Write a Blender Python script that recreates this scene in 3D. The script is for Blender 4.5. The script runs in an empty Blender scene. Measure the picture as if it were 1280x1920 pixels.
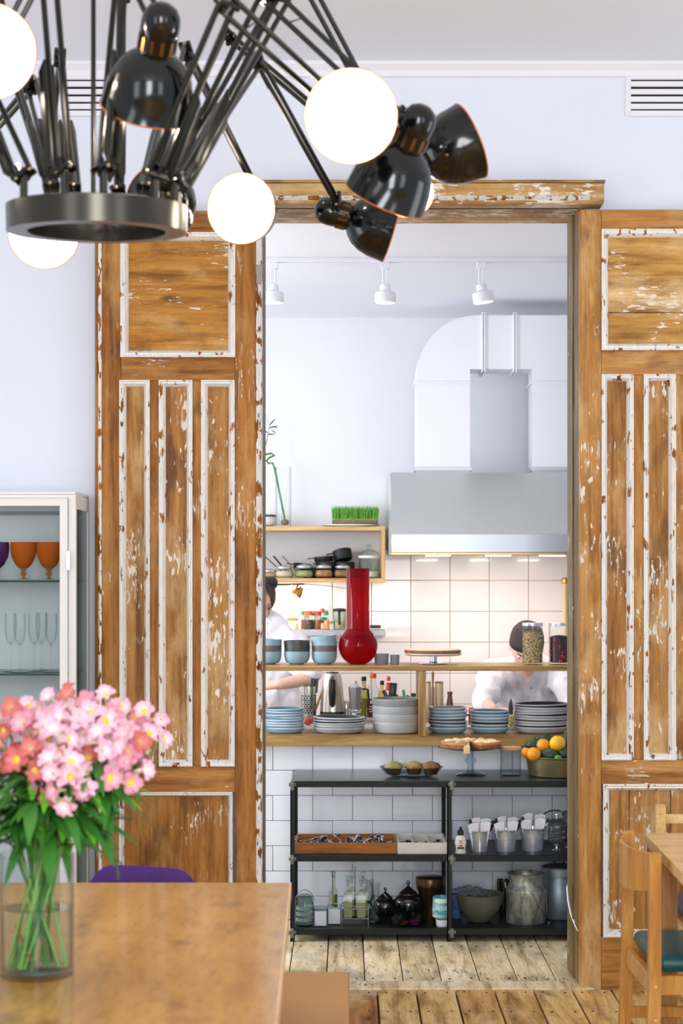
import bpy, bmesh, math, random
from mathutils import Vector, Matrix, Quaternion
R = math.radians
rnd = random.Random(7)
scene = bpy.context.scene
COL = scene.collection
# ------------------------------------------------------------------ camera
K, CX, CY, H = 3400.0, 652.0, 1085.0, 1.46     # focal length (px of a 1280x1920 frame), vanishing point, eye height
cam_d = bpy.data.cameras.new('camera'); cam = bpy.data.objects.new('camera', cam_d); COL.objects.link(cam)
cam.location = (0, 0, H); cam.rotation_euler = (R(90), 0, 0)
cam_d.sensor_fit = 'VERTICAL'; cam_d.sensor_height = 36; cam_d.sensor_width = 24
cam_d.lens = K / 1920 * 36
cam_d.shift_x = -(CX - 640) / 1920; cam_d.shift_y = (CY - 960) / 1920
cam_d.clip_start = 0.05; cam_d.clip_end = 100
cam_d.dof.use_dof = True; cam_d.dof.focus_distance = 6.6; cam_d.dof.aperture_fstop = 5.6
scene.camera = cam
# ------------------------------------------------------------------ light
world = bpy.data.worlds.new('world'); scene.world = world; world.use_nodes = True
bg = world.node_tree.nodes['Background']; bg.inputs[0].default_value = (0.84, 0.92, 1.0, 1); bg.inputs[1].default_value = 0.84
scene.cycles.transparent_max_bounces = 64
vs = scene.view_settings
vs.view_transform = 'Standard'; vs.look = 'None'; vs.gamma = 1; vs.use_curve_mapping = False; vs.exposure = -0.08
def area(name, loc, target, sx, sy, power, color=(1, 1, 1)):
    d = bpy.data.lights.new(name, 'AREA'); d.shape = 'RECTANGLE'; d.size = sx; d.size_y = sy; d.energy = power; d.color = color
    o = bpy.data.objects.new(name, d); COL.objects.link(o); o.location = loc
    o.rotation_euler = (Vector(target) - Vector(loc)).to_track_quat('-Z', 'Y').to_euler(); return o
# tall street windows of the dining room, behind and beside the photographer
area('window_and_fill_light', (-2.6, -1.2, 1.9), (-0.6, 6, 2.3), 1.1, 2.4, 34, (0.95, 0.98, 1))
area('window_and_fill_light', (0.2, -1.6, 1.9), (0.25, 7.7, 0.9), 1.1, 2.4, 150, (0.95, 0.98, 1))
area('window_and_fill_light', (3.0, -1.2, 1.9), (0.6, 6, 2.3), 1.1, 2.4, 34, (0.95, 0.98, 1))
# fill lights added out of view left and right to lift the ceiling
area('window_and_fill_light', (-3.2, 3.9, 1.5), (0.6, 5.4, 3.3), 1.3, 1.8, 26, (0.97, 0.98, 1))
area('window_and_fill_light', (3.2, 3.9, 1.5), (-0.6, 5.4, 3.3), 1.3, 1.8, 26, (0.97, 0.98, 1))
# fill lights added out of view to the left to brighten the kitchen
area('window_and_fill_light', (-2.6, 8.5, 1.8), (1.5, 8.6, 1.5), 1.4, 1.6, 32, (0.99, 0.99, 1))
area('window_and_fill_light', (-2.3, 7.15, 1.7), (0.5, 7.7, 0.1), 0.7, 1.5, 60, (0.97, 0.99, 1))  # added for the aisle floor and the half wall tiles
# ------------------------------------------------------------------ helpers
def WX(px, Y): return (px - CX) * Y / K
def WZ(py, Y): return H - (py - CY) * Y / K
def P(px, py, Y): return Vector((WX(px, Y), Y, WZ(py, Y)))
def srgb(r, g, b):
    f = lambda c: (c / 255 / 12.92) if c / 255 <= 0.04045 else ((c / 255 + 0.055) / 1.055) ** 2.4
    return (f(r), f(g), f(b), 1)
def tag(o, label=None, cat=None, group=None, kind=None):
    if label: o['label'] = label
    if cat: o['category'] = cat
    if group: o['group'] = group
    if kind: o['kind'] = kind
    return o
def new(name, bm, m, parent=None, loc=(0, 0, 0), rot=(0, 0, 0), smooth=38):
    me = bpy.data.meshes.new(name)
    bmesh.ops.recalc_face_normals(bm, faces=bm.faces[:])
    if smooth:
        for f in bm.faces: f.smooth = True
    bm.to_mesh(me); bm.free()
    if smooth: me.set_sharp_from_angle(angle=R(smooth))
    if m is not None: me.materials.append(m)
    o = bpy.data.objects.new(name, me); COL.objects.link(o)
    if parent is not None: o.parent = parent
    o.location = loc; o.rotation_euler = rot
    return o
def empty(name, loc=(0, 0, 0), rot=(0, 0, 0)):
    o = bpy.data.objects.new(name, None); o.empty_display_size = 0.05; COL.objects.link(o)
    o.location = loc; o.rotation_euler = rot; return o
def thing(name, label, cat, loc=(0, 0, 0), rot=(0, 0, 0), group=None):
    return tag(empty(name, loc, rot), label, cat, group)
def link_copy(o, parent=None):
    c = o.copy(); COL.objects.link(c)
    if parent is not None: c.parent = parent
    return c
def dup(root, loc, rot=None, label=None, group=None, scale=None):
    c = root.copy(); COL.objects.link(c); c.location = loc
    if rot is not None: c.rotation_euler = rot
    if scale is not None: c.scale = scale
    if label: c['label'] = label
    if group: c['group'] = group
    for ch in KIDS.get(root.name, []):
        d = link_copy(ch, c)
        for g in KIDS.get(ch.name, []): link_copy(g, d)
    return c
KIDS = {}
def kids():
    KIDS.clear()
    for o in scene.objects:
        if o.parent: KIDS.setdefault(o.parent.name, []).append(o)
B = bmesh.new
def box(bm, x0, x1, y0, y1, z0, z1, bev=0.0, seg=1, M=None):
    r = bmesh.ops.create_cube(bm, size=1)
    vs_ = r['verts']
    for v in vs_:
        v.co = Vector(((x0 + x1) / 2 + v.co.x * (x1 - x0), (y0 + y1) / 2 + v.co.y * (y1 - y0), (z0 + z1) / 2 + v.co.z * (z1 - z0)))
        if M is not None: v.co = M @ v.co
    if bev:
        es = list({e for v in vs_ for e in v.link_edges})
        bmesh.ops.bevel(bm, geom=es, offset=bev, segments=seg, affect='EDGES', profile=0.5)
    return bm
def lathe(bm, prof, n=24, M=None, sx=1, sy=1):
    rings = []
    for r, z in prof:
        if r < 1e-6:
            co = Vector((0, 0, z)); rings.append([bm.verts.new(M @ co if M is not None else co)])
        else:
            ring = []
            for i in range(n):
                a = 2 * math.pi * i / n; co = Vector((r * math.cos(a) * sx, r * math.sin(a) * sy, z))
                ring.append(bm.verts.new(M @ co if M is not None else co))
            rings.append(ring)
    for a, b in zip(rings, rings[1:]):
        for i in range(n):
            j = (i + 1) % n
            if len(a) == 1 and len(b) == 1: continue
            if len(a) == 1: bm.faces.new((a[0], b[i], b[j]))
            elif len(b) == 1: bm.faces.new((a[i], a[j], b[0]))
            else: bm.faces.new((a[i], a[j], b[j], b[i]))
    return bm
def tube(bm, pts, r, n=8, closed=False):
    pts = [Vector(p) for p in pts]; N = len(pts)
    rs = r if isinstance(r, (list, tuple)) else [r] * N
    up = None; rings = []
    for i, p in enumerate(pts):
        if closed: t = pts[(i + 1) % N] - pts[i - 1]
        else: t = pts[min(i + 1, N - 1)] - pts[max(i - 1, 0)]
        if t.length < 1e-9: t = Vector((0, 0, 1))
        t.normalize()
        if up is None:
            up = Vector((0, 0, 1)) if abs(t.z) < 0.9 else Vector((1, 0, 0))
        up = (up - t * up.dot(t))
        if up.length < 1e-6: up = t.orthogonal()
        up.normalize(); sd = t.cross(up)
        rings.append([bm.verts.new(p + (up * math.cos(2 * math.pi * k / n) + sd * math.sin(2 * math.pi * k / n)) * rs[i]) for k in range(n)])
    for i in range(N if closed else N - 1):
        a, b = rings[i], rings[(i + 1) % N]
        for k in range(n): bm.faces.new((a[k], a[(k + 1) % n], b[(k + 1) % n], b[k]))
    if not closed: bm.faces.new(rings[0]); bm.faces.new(rings[-1][::-1])
    return bm
def prism(bm, poly, d0, d1, axis='y', M=None):
    """poly of 2D points; extruded along axis from d0 to d1"""
    def co(u, v, d):
        c = {'y': (u, d, v), 'z': (u, v, d), 'x': (d, u, v)}[axis]; c = Vector(c)
        return M @ c if M is not None else c
    a = [bm.verts.new(co(u, v, d0)) for u, v in poly]; b = [bm.verts.new(co(u, v, d1)) for u, v in poly]
    n = len(poly); bm.faces.new(a); bm.faces.new(b[::-1])
    for i in range(n): bm.faces.new((a[i], b[i], b[(i + 1) % n], a[(i + 1) % n]))
    return bm
def ball(bm, c, r, seg=16, sc=(1, 1, 1), M=None):
    res = bmesh.ops.create_uvsphere(bm, u_segments=seg, v_segments=max(6, seg * 2 // 3), radius=r)
    for v in res['verts']:
        v.co = Vector((v.co.x * sc[0], v.co.y * sc[1], v.co.z * sc[2]))
        if M is not None: v.co = M @ v.co
        v.co += Vector(c)
    return bm
def frame_ring(bm, x0, x1, z0, z1, prof):
    """mitred picture-frame moulding in the XZ plane; prof = (inset, y) pairs, closed loop"""
    rings = []
    for ins, y in prof:
        rings.append([bm.verts.new((x, y, z)) for x, z in ((x0 + ins, z0 + ins), (x1 - ins, z0 + ins), (x1 - ins, z1 - ins), (x0 + ins, z1 - ins))])
    n = len(rings)
    for i in range(n):
        a, b = rings[i], rings[(i + 1) % n]
        for k in range(4): bm.faces.new((a[k], a[(k + 1) % 4], b[(k + 1) % 4], b[k]))
    return bm
def look(axis):
    return Vector(axis).normalized().to_track_quat('Z', 'Y').to_matrix().to_4x4()
# ------------------------------------------------------------------ materials
MATS = {}
def base(name):
    m = bpy.data.materials.new(name); m.use_nodes = True
    return m, m.node_tree, m.node_tree.nodes['Principled BSDF']
def mat(name, c, rough=0.5, metal=0.0, coat=0.0, var=0.0, vs_=8.0, bump=0.0, bs=60.0, emit=None, es=1.0, sub=0.0, spec=None, trans=0.0):
    if name in MATS: return MATS[name]
    m, nt, b = base(name)
    b.inputs['Base Color'].default_value = c; b.inputs['Roughness'].default_value = rough; b.inputs['Metallic'].default_value = metal
    b.inputs['Coat Weight'].default_value = coat
    if trans: b.inputs['Transmission Weight'].default_value = trans
    if spec is not None: b.inputs['Specular IOR Level'].default_value = spec
    if sub: b.inputs['Subsurface Weight'].default_value = sub; b.inputs['Subsurface Scale'].default_value = 0.01
    if emit: b.inputs['Emission Color'].default_value = emit; b.inputs['Emission Strength'].default_value = es
    tc = nt.nodes.new('ShaderNodeTexCoord')
    if var:
        n = nt.nodes.new('ShaderNodeTexNoise'); n.inputs['Scale'].default_value = vs_; n.inputs['Detail'].default_value = 5
        nt.links.new(tc.outputs['Object'], n.inputs['Vector'])
        r = nt.nodes.new('ShaderNodeValToRGB'); r.color_ramp.elements[0].position = 0.3; r.color_ramp.elements[1].position = 0.7
        r.color_ramp.elements[0].color = tuple(x * (1 - var) for x in c[:3]) + (1,)
        r.color_ramp.elements[1].color = tuple(min(1, x * (1 + var)) for x in c[:3]) + (1,)
        nt.links.new(n.outputs['Fac'], r.inputs['Fac']); nt.links.new(r.outputs['Color'], b.inputs['Base Color'])
    if bump:
        n2 = nt.nodes.new('ShaderNodeTexNoise'); n2.inputs['Scale'].default_value = bs; n2.inputs['Detail'].default_value = 4
        nt.links.new(tc.outputs['Object'], n2.inputs['Vector'])
        bp = nt.nodes.new('ShaderNodeBump'); bp.inputs['Strength'].default_value = bump; bp.inputs['Distance'].default_value = 0.004
        nt.links.new(n2.outputs['Fac'], bp.inputs['Height']); nt.links.new(bp.outputs['Normal'], b.inputs['Normal'])
    MATS[name] = m; return m
def glass(name, tint=(1, 1, 1), rough=0.0, gloss=1.0, body=0.0, bodycol=(0.8, 0.8, 0.8), fb=0.2, edge=0.45):
    """thin-walled glass: transmitted tint plus fresnel reflection"""
    if name in MATS: return MATS[name]
    m = bpy.data.materials.new(name); m.use_nodes = True; nt = m.node_tree; nt.nodes.clear()
    out = nt.nodes.new('ShaderNodeOutputMaterial'); tr = nt.nodes.new('ShaderNodeBsdfTransparent'); gl = nt.nodes.new('ShaderNodeBsdfGlossy')
    tr.inputs[0].default_value = (*tint, 1); gl.inputs['Roughness'].default_value = rough; gl.inputs[0].default_value = (gloss, gloss, gloss, 1)
    fr = nt.nodes.new('ShaderNodeFresnel'); fr.inputs[0].default_value = 1.5
    geo = nt.nodes.new('ShaderNodeNewGeometry'); inv = nt.nodes.new('ShaderNodeVectorMath'); inv.operation = 'MULTIPLY'
    mx = nt.nodes.new('ShaderNodeMixShader')
    # keep the fresnel the same for both faces of the thin wall
    sgn = nt.nodes.new('ShaderNodeMath'); sgn.operation = 'MULTIPLY_ADD'; sgn.inputs[1].default_value = -2; sgn.inputs[2].default_value = 1
    nt.links.new(geo.outputs['Backfacing'], sgn.inputs[0])
    fr2 = nt.nodes.new('ShaderNodeLayerWeight'); fr2.inputs[0].default_value = fb
    # only the outward face of the thin wall reflects, the inner one just transmits
    nt.links.new(geo.outputs['Backfacing'], sgn.inputs[0]); sgn.inputs[1].default_value = -1; sgn.inputs[2].default_value = 1
    ml = nt.nodes.new('ShaderNodeMath'); ml.operation = 'MULTIPLY'; nt.links.new(fr2.outputs['Fresnel'], ml.inputs[0]); nt.links.new(sgn.outputs[0], ml.inputs[1])
    nt.links.new(ml.outputs[0], mx.inputs[0])
    nt.links.new(tr.outputs[0], mx.inputs[1]); nt.links.new(gl.outputs[0], mx.inputs[2])
    last = mx
    # glass seen edge-on looks denser
    lw = nt.nodes.new('ShaderNodeLayerWeight'); lw.inputs[0].default_value = 0.5; pw_ = nt.nodes.new('ShaderNodeMath'); pw_.operation = 'POWER'; pw_.inputs[1].default_value = 4
    nt.links.new(lw.outputs['Facing'], pw_.inputs[0]); mc_ = nt.nodes.new('ShaderNodeMix'); mc_.data_type = 'RGBA'
    nt.links.new(pw_.outputs[0], mc_.inputs[0]); mc_.inputs[6].default_value = (*tint, 1); mc_.inputs[7].default_value = tuple(q * edge for q in tint) + (1,)
    nt.links.new(mc_.outputs[2], tr.inputs[0])
    if body:
        df = nt.nodes.new('ShaderNodeBsdfDiffuse'); df.inputs[0].default_value = (*bodycol, 1)
        m2 = nt.nodes.new('ShaderNodeMixShader'); m2.inputs[0].default_value = body
        nt.links.new(mx.outputs[0], m2.inputs[1]); nt.links.new(df.outputs[0], m2.inputs[2]); last = m2
    nt.nodes.remove(fr); nt.nodes.remove(inv)
    nt.links.new(last.outputs[0], out.inputs[0]); MATS[name] = m; return m
def wood(name, dark, mid, light, axis='z', rough=0.55, scale=1.0, patch=None, patch_amt=0.0, fleck=0.0, fleck_col=None, coat=0.0, bump=0.25, stretch=14, knots=True, chip=None, gline=0.5, grain=0.45):
    if name in MATS: return MATS[name]
    m, nt, b = base(name); N = nt.nodes.new; L = nt.links.new
    b.inputs['Roughness'].default_value = rough; b.inputs['Specular IOR Level'].default_value = .3; b.inputs['Coat Weight'].default_value = coat; b.inputs['Coat Roughness'].default_value = 0.12
    tc = N('ShaderNodeTexCoord'); oi = N('ShaderNodeObjectInfo')
    off = N('ShaderNodeVectorMath'); off.operation = 'MULTIPLY_ADD'; off.inputs[1].default_value = (7.3, 3.1, 11.7)
    cmb = N('ShaderNodeCombineXYZ')
    for i in range(3): L(oi.outputs['Random'], cmb.inputs[i])
    L(cmb.outputs[0], off.inputs[0]); L(tc.outputs['Object'], off.inputs[2])
    def mapping(sc):
        mp = N('ShaderNodeMapping'); mp.inputs['Scale'].default_value = sc; L(off.outputs[0], mp.inputs[0]); return mp
    sc = {'x': (1, stretch, stretch), 'y': (stretch, 1, stretch), 'z': (stretch, stretch, 1)}[axis]
    sc = tuple(s * scale for s in sc)
    g = N('ShaderNodeTexNoise'); g.inputs['Scale'].default_value = 2.2; g.inputs['Detail'].default_value = 8; g.inputs['Roughness'].default_value = 0.62; g.inputs['Distortion'].default_value = 0.5
    L(mapping(sc).outputs[0], g.inputs['Vector'])
    cr = N('ShaderNodeValToRGB'); e = cr.color_ramp.elements; e[0].position = 0.5 - gline * 0.35; e[1].position = 0.5 + gline * 0.4
    e[0].color = dark; e[1].color = light; k = e.new(0.5); k.color = mid
    L(g.outputs['Fac'], cr.inputs['Fac']); col = cr.outputs['Color']
    def mixin(col, fac, c2):
        mx = N('ShaderNodeMix'); mx.data_type = 'RGBA'; L(fac, mx.inputs[0]); L(col, mx.inputs[6]); mx.inputs[7].default_value = c2; return mx.outputs[2]
    def ramp(sock, p0, p1, v1=1.0):
        r = N('ShaderNodeMapRange'); r.inputs[1].default_value = p0; r.inputs[2].default_value = p1; r.inputs[4].default_value = v1; L(sock, r.inputs[0]); return r.outputs[0]
    if patch_amt:
        sp = {'x': (1.3, 3, 3), 'y': (3, 1.3, 3), 'z': (3, 3, 1.3)}[axis]
        n = N('ShaderNodeTexNoise'); n.inputs['Scale'].default_value = 2.4; n.inputs['Detail'].default_value = 6; n.inputs['Roughness'].default_value = 0.6; L(mapping(sp).outputs[0], n.inputs['Vector'])
        col = mixin(col, ramp(n.outputs['Fac'], 0.5, 0.68, patch_amt), patch)
        n = N('ShaderNodeTexNoise'); n.inputs['Scale'].default_value = 2.9; n.inputs['Detail'].default_value = 7; L(mapping(tuple(s * 1.4 for s in sp)).outputs[0], n.inputs['Vector'])
        col = mixin(col, ramp(n.outputs['Fac'], 0.56, 0.72, 0.65), tuple(x * 0.45 for x in dark[:3]) + (1,))
    if knots:
        vo = N('ShaderNodeTexVoronoi'); vo.inputs['Scale'].default_value = 1.0
        L(mapping({'x': (2.2, 6, 6), 'y': (6, 2.2, 6), 'z': (6, 6, 2.2)}[axis]).outputs[0], vo.inputs['Vector'])
        col = mixin(col, ramp(vo.outputs['Distance'], 0.085, 0.03, 0.75), tuple(x * 0.3 for x in dark[:3]) + (1,))
    if fleck:
        s2 = {'x': (0.45, 1.6, 1.6), 'y': (1.6, 0.45, 1.6), 'z': (1.6, 1.6, 0.45)}[axis]
        n = N('ShaderNodeTexNoise'); n.inputs['Scale'].default_value = 55; n.inputs['Detail'].default_value = 3; L(mapping(s2).outputs[0], n.inputs['Vector'])
        n3 = N('ShaderNodeTexNoise'); n3.inputs['Scale'].default_value = 4.5; n3.inputs['Detail'].default_value = 4; L(mapping((1, 1, 1)).outputs[0], n3.inputs['Vector'])
        ad = N('ShaderNodeMath'); ad.operation = 'ADD'; L(n.outputs['Fac'], ad.inputs[0]); L(n3.outputs['Fac'], ad.inputs[1])
        col = mixin(col, ramp(ad.outputs[0], 1.32 - fleck * 0.2, 1.36 - fleck * 0.2, 0.9), fleck_col or srgb(228, 222, 212))
    if fleck:   # hair-thin paint streaks left in the grain
        n = N('ShaderNodeTexNoise'); n.inputs['Scale'].default_value = 16; n.inputs['Detail'].default_value = 5; L(mapping(tuple(q * .9 for q in sc)).outputs[0], n.inputs['Vector'])
        ad2 = N('ShaderNodeMath'); ad2.operation = 'ADD'; L(n.outputs['Fac'], ad2.inputs[0]); L(n3.outputs['Fac'], ad2.inputs[1])
        col = mixin(col, ramp(ad2.outputs[0], 1.24 - fleck * .1, 1.32 - fleck * .1, 0.7), fleck_col or srgb(222, 208, 186))
    if chip:
        n = N('ShaderNodeTexNoise'); n.inputs['Scale'].default_value = 46; n.inputs['Detail'].default_value = 6; L(mapping((1, 1, 0.45)).outputs[0], n.inputs['Vector'])
        rr = ramp(n.outputs['Fac'], chip - 0.03, chip)
        mx = N('ShaderNodeMix'); mx.data_type = 'RGBA'; L(rr, mx.inputs[0]); mx.inputs[6].default_value = fleck_col or srgb(226, 224, 216); L(col, mx.inputs[7]); col = mx.outputs[2]
    if True:   # fine open grain
        n = N('ShaderNodeTexNoise'); n.inputs['Scale'].default_value = 9; n.inputs['Detail'].default_value = 4; n.inputs['Roughness'].default_value = .7; L(mapping(tuple(q * 1.6 for q in sc)).outputs[0], n.inputs['Vector'])
        mx = N('ShaderNodeMix'); mx.data_type = 'RGBA'; mx.blend_type = 'MULTIPLY'; L(ramp(n.outputs['Fac'], .50, .68, grain), mx.inputs[0]); L(col, mx.inputs[6]); mx.inputs[7].default_value = (.46, .38, .30, 1); col = mx.outputs[2]
    L(col, b.inputs['Base Color'])
    bp = N('ShaderNodeBump'); bp.inputs['Strength'].default_value = bump; bp.inputs['Distance'].default_value = 0.003
    L(g.outputs['Fac'], bp.inputs['Height']); L(bp.outputs['Normal'], b.inputs['Normal'])
    MATS[name] = m; return m
wall_m = mat('wall_paint', srgb(220, 226, 240), 0.85, var=0.015, vs_=2, bump=0.04, bs=90)
ceil_m = mat('ceiling_paint', srgb(232, 238, 250), 0.9)
kit_wall_m = mat('kitchen_wall_paint', srgb(232, 234, 240), 0.85, var=0.012, vs_=2)
trimw_m = mat('white_trim', srgb(230, 230, 238), 0.6)
PAINT = srgb(236, 236, 234)
OLD = dict(dark=srgb(100, 56, 14), mid=srgb(156, 98, 34), light=srgb(184, 128, 58), patch=srgb(202, 158, 96))
door_v = wood('stripped_pine_upright', OLD['dark'], OLD['mid'], OLD['light'], 'z', patch=OLD['patch'], patch_amt=0.55, fleck=0.35)
door_h = wood('stripped_pine_level', OLD['dark'], OLD['mid'], OLD['light'], 'x', patch=OLD['patch'], patch_amt=0.5, fleck=0.35)
panel_v = wood('worn_panel_upright', srgb(112, 68, 26), srgb(162, 110, 48), srgb(188, 138, 76), 'z', patch=srgb(206, 172, 122), patch_amt=0.8, fleck=0.75)
panel_h = wood('worn_panel_level', srgb(122, 74, 18), srgb(176, 118, 40), srgb(198, 146, 68), 'x', patch=srgb(214, 176, 112), patch_amt=0.8, fleck=0.7)
jamb_m = wood('grey_brown_jamb', srgb(74, 60, 34), srgb(112, 90, 54), srgb(140, 116, 78), 'z', patch=srgb(150, 132, 98), patch_amt=0.5, fleck=0.25)
head_m = wood('header_pine', srgb(116, 78, 34), srgb(168, 126, 68), srgb(196, 160, 106), 'x', patch=srgb(216, 192, 150), patch_amt=0.7, fleck=0.95)
mould_m = wood('chipped_white_moulding', OLD['dark'], OLD['mid'], OLD['light'], 'z', fleck_col=PAINT, chip=0.63, bump=0.1, knots=False)
mould2_m = wood('chipped_edge_moulding', OLD['dark'], OLD['mid'], OLD['light'], 'z', fleck_col=PAINT, chip=0.56, bump=0.1, knots=False)
# ================================================================== SETTING
YL = 6.46; YW = 6.53; YB = 6.79          # door leaf face, wall front, wall back
YK = 9.69                                 # kitchen back wall
OX0, OX1 = WX(490, YL), WX(1087, YL)      # doorway between the leaves
ZH = WZ(385, YL)
ZC = WZ(118, YW); ZKC = 2.856
# --- dining room wall with the doorway
def struct(name, bm, m, label, cat='wall', **k): return tag(new(name, bm, m, **k), label, cat, kind='structure')
bm = B()
box(bm, -3.4, OX0 - 0.02, YW, YB, 0, ZC + 0.1); box(bm, OX1 + 0.02, 3.4, YW, YB, 0, ZC + 0.1); box(bm, OX0 - 0.02, OX1 + 0.02, YW, YB, ZH + 0.02, ZC + 0.1)
wall = struct('wall_back', bm, wall_m, 'lavender-white plastered dining room wall around the wide doorway')
struct('ceiling', box(B(), -3.4, 3.4, -1.8, YW, ZC, ZC + 0.1), ceil_m, 'white dining room ceiling above the chandelier', 'ceiling')
bm = B(); prism(bm, [(YW, ZC), (YW - 0.03, ZC), (YW - 0.03, ZC - 0.012), (YW - 0.012, ZC - 0.03), (YW - 0.012, ZC - 0.05), (YW, ZC - 0.055)], -3.4, 3.4, 'x')
struct('trim_1', bm, trimw_m, 'thin white cornice between the dining room wall and ceiling', 'trim')
# --- floors of individual planks
pk = [wood('floor_plank_%d' % i, *c, 'y', rough=0.42, patch=srgb(236, 212, 168), patch_amt=0.55, fleck=0.0, coat=0.12, stretch=10) for i, c in enumerate([
    (srgb(128, 86, 36), srgb(198, 150, 82), srgb(226, 188, 126)), (srgb(150, 106, 50), srgb(216, 174, 106), srgb(236, 206, 150)), (srgb(112, 66, 24), srgb(180, 118, 52), srgb(206, 154, 84))])]
kpk = [wood('kitchen_plank_%d' % i, *c, 'y', rough=0.5, patch=p, patch_amt=0.6, fleck=0.4, fleck_col=srgb(90, 100, 104), stretch=9) for i, (c, p) in enumerate([
    ((srgb(150, 128, 90), srgb(222, 200, 158), srgb(240, 224, 190)), srgb(246, 236, 214)), ((srgb(136, 118, 88), srgb(212, 190, 148), srgb(234, 218, 184)), srgb(128, 138, 140))])]
under = mat('dark_underfloor', srgb(50, 36, 24), 0.9)
fl = struct('floor', box(B(), -3.4, 3.4, -1.8, 6.45, -0.06, -0.022), under, 'old stripped pine floorboards of the dining room', 'floor')
W = 0.1385; x = 0.104 - 23 * W; i = 0
nail = mat('nail_head', srgb(60, 44, 30), 0.5, 0.6)
while x < 3.3:
    g = 0.003; y1 = 6.445
    o = new('floorboard', box(B(), g, W - g, -1.8, y1, -0.022, rnd.uniform(-0.0015, 0.0), 0.002), pk[rnd.choice([0, 0, 1, 1, 2])], fl, (x, 0, 0)); i += 1
    x += W
nb = B()
for k in range(-2, 10):
    for dx in (0.03, 0.108):
        for yy in (6.40, 6.12): lathe(nb, [(0, 0.0012), (0.004, 0.0012), (0.0045, -0.002)], 6, Matrix.Translation((0.104 + k * W + dx, yy + rnd.uniform(-.01, .01), 0)))
tag(new('floor_nails', nb, nail, fl), kind='stuff')
tag(struct('trim_2', box(B(), OX0 - 0.02, OX1 + 0.05, 6.447, 6.565, -0.03, 0.004, 0.003), kpk[0], 'worn pale timber threshold across the doorway', 'threshold'))
kf = struct('floor_kitchen', box(B(), -2.5, 2.3, 6.566, 9.8, -0.06, -0.022), under, 'pale worn kitchen floorboards beyond the doorway', 'floor')
x = -0.078 - 17 * 0.1395
nb = B()
while x < 2.2:
    new('floorboard', box(B(), 0.002, 0.1375, 6.568, 7.76, -0.022, rnd.uniform(-0.0015, 0.0), 0.002), kpk[rnd.choice([0, 0, 1])], kf, (x, 0, 0))
    if -0.8 < x < 1.2:
        for dx in (0.03, 0.11):
            for yy in (6.62, 7.20): lathe(nb, [(0, 0.0012), (0.0045, 0.0012), (0.005, -0.002)], 6, Matrix.Translation((x + dx, yy + rnd.uniform(-.01, .01), 0)))
    x += 0.1395
tag(new('floor_nails', nb, nail, kf), kind='stuff')
# --- doorway lining (reveal) and header
rv = tag(empty('doorway_frame', (0, 0, 0)), 'weathered brown timber lining and header framing the doorway', 'door frame', kind='structure')
bm = box(B(), OX1, OX1 + 0.02, YL + 0.05, YB, 0, ZH, 0.001)
box(bm, OX1 - 0.006, OX1 + 0.001, YL + 0.17, YB, 0, ZH, 0.001)
new('jamb', bm, jamb_m, rv)
bm = box(B(), OX0 - 0.02, OX0, YL + 0.05, YB, 0, ZH, 0.001)
new('jamb', bm, jamb_m, rv)
new('head_lining', box(B(), OX0 - 0.02, OX1 + 0.02, YL + 0.05, YB, ZH, ZH + 0.02, 0.001), head_m, rv)
ZT = WZ(341, YL)
bm = box(B(), OX0 - 0.01, WX(1130, YL), YL - 0.03, YW - 0.001, ZH, ZT - 0.009, 0.004); new('header', bm, head_m, rv)
bm = B(); prism(bm, [(YL - 0.033, ZT - 0.009), (YL - 0.035, ZT - 0.004), (YL - 0.033, ZT), (YW - 0.001, ZT), (YW - 0.001, ZT - 0.009)], OX0 - 0.02, WX(1132, YL), 'x')
new('header_cap', bm, head_m, rv)
bm = B(); prism(bm, [(YL - 0.03, ZH + 0.012), (YL - 0.044, ZH + 0.018), (YL - 0.03, ZH + 0.028)], OX0 - 0.01, OX1 + 0.03, 'x'); new('header_bead', bm, mould2_m, rv)
bm = B(); box(bm, OX1 - 0.009, OX1 - 0.0055, 6.67, 6.70, 1.34, 1.40); box(bm, OX1 - 0.009, OX1 - 0.0055, 6.67, 6.70, 2.50, 2.57)
new('hinge_plate', bm, mat('old_hinge_steel', srgb(130, 132, 120), 0.45, 0.7), rv)
# --- panelled door leaves
def moulding(parent, x0, x1, y0, y1, wpx, m=None):
    """raised white moulding round a panel, from pixel rows/columns on the leaf face"""
    w = wpx / 526.3
    prof = [(0, 0.002), (0, -0.010), (w * 0.18, -0.013), (w * 0.38, -0.006), (w * 0.55, -0.009), (w * 0.85, 0.004), (w, 0.016), (w, 0.024), (0, 0.024)]
    bm = frame_ring(B(), WX(x0, YL), WX(x1, YL), WZ(y1, YL), WZ(y0, YL), prof)
    new('panel_moulding', bm, m or mould_m, parent)
def leaf(n, root, X, rows):
    lx = lambda p: WX(p, YL)
    # X: stile columns ; all relative to world with root at base
    def part(name, x0, x1, y0, y1, dy0, dy1, m, bev=0.002):
        return new(name, box(B(), lx(x0), lx(x1), dy0, dy1, WZ(y1, YL), WZ(y0, YL), bev), m, root)
    for a, b_ in X['stiles']: part('stile', a, b_, rows['top'], rows['bot'], 0, 0.045, door_v)
    l, r = X['in']
    for a, b_ in rows['rails']: part('rail', l, r, a, b_, 0.0, 0.044, door_h)
    for a, b_ in X['mull']: part('mullion', a, b_, rows['mid'][0], rows['mid'][1], 0.0, 0.044, door_v)
    return part
d1 = tag(empty('door_1', (0, YL, 0)), 'stripped pine sliding door leaf left of the doorway with chipped white mouldings', 'door', kind='structure')
rows = dict(top=395, bot=1855, rails=[(395, 437), (669, 714), (1436, 1486), (1800, 1855)], mid=(714, 1436))
part = leaf(1, d1, dict(stiles=[(188, 227), (440, 480)], **{'in': (227, 440)}, mull=[(281, 300), (361, 379)]), rows)
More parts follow.
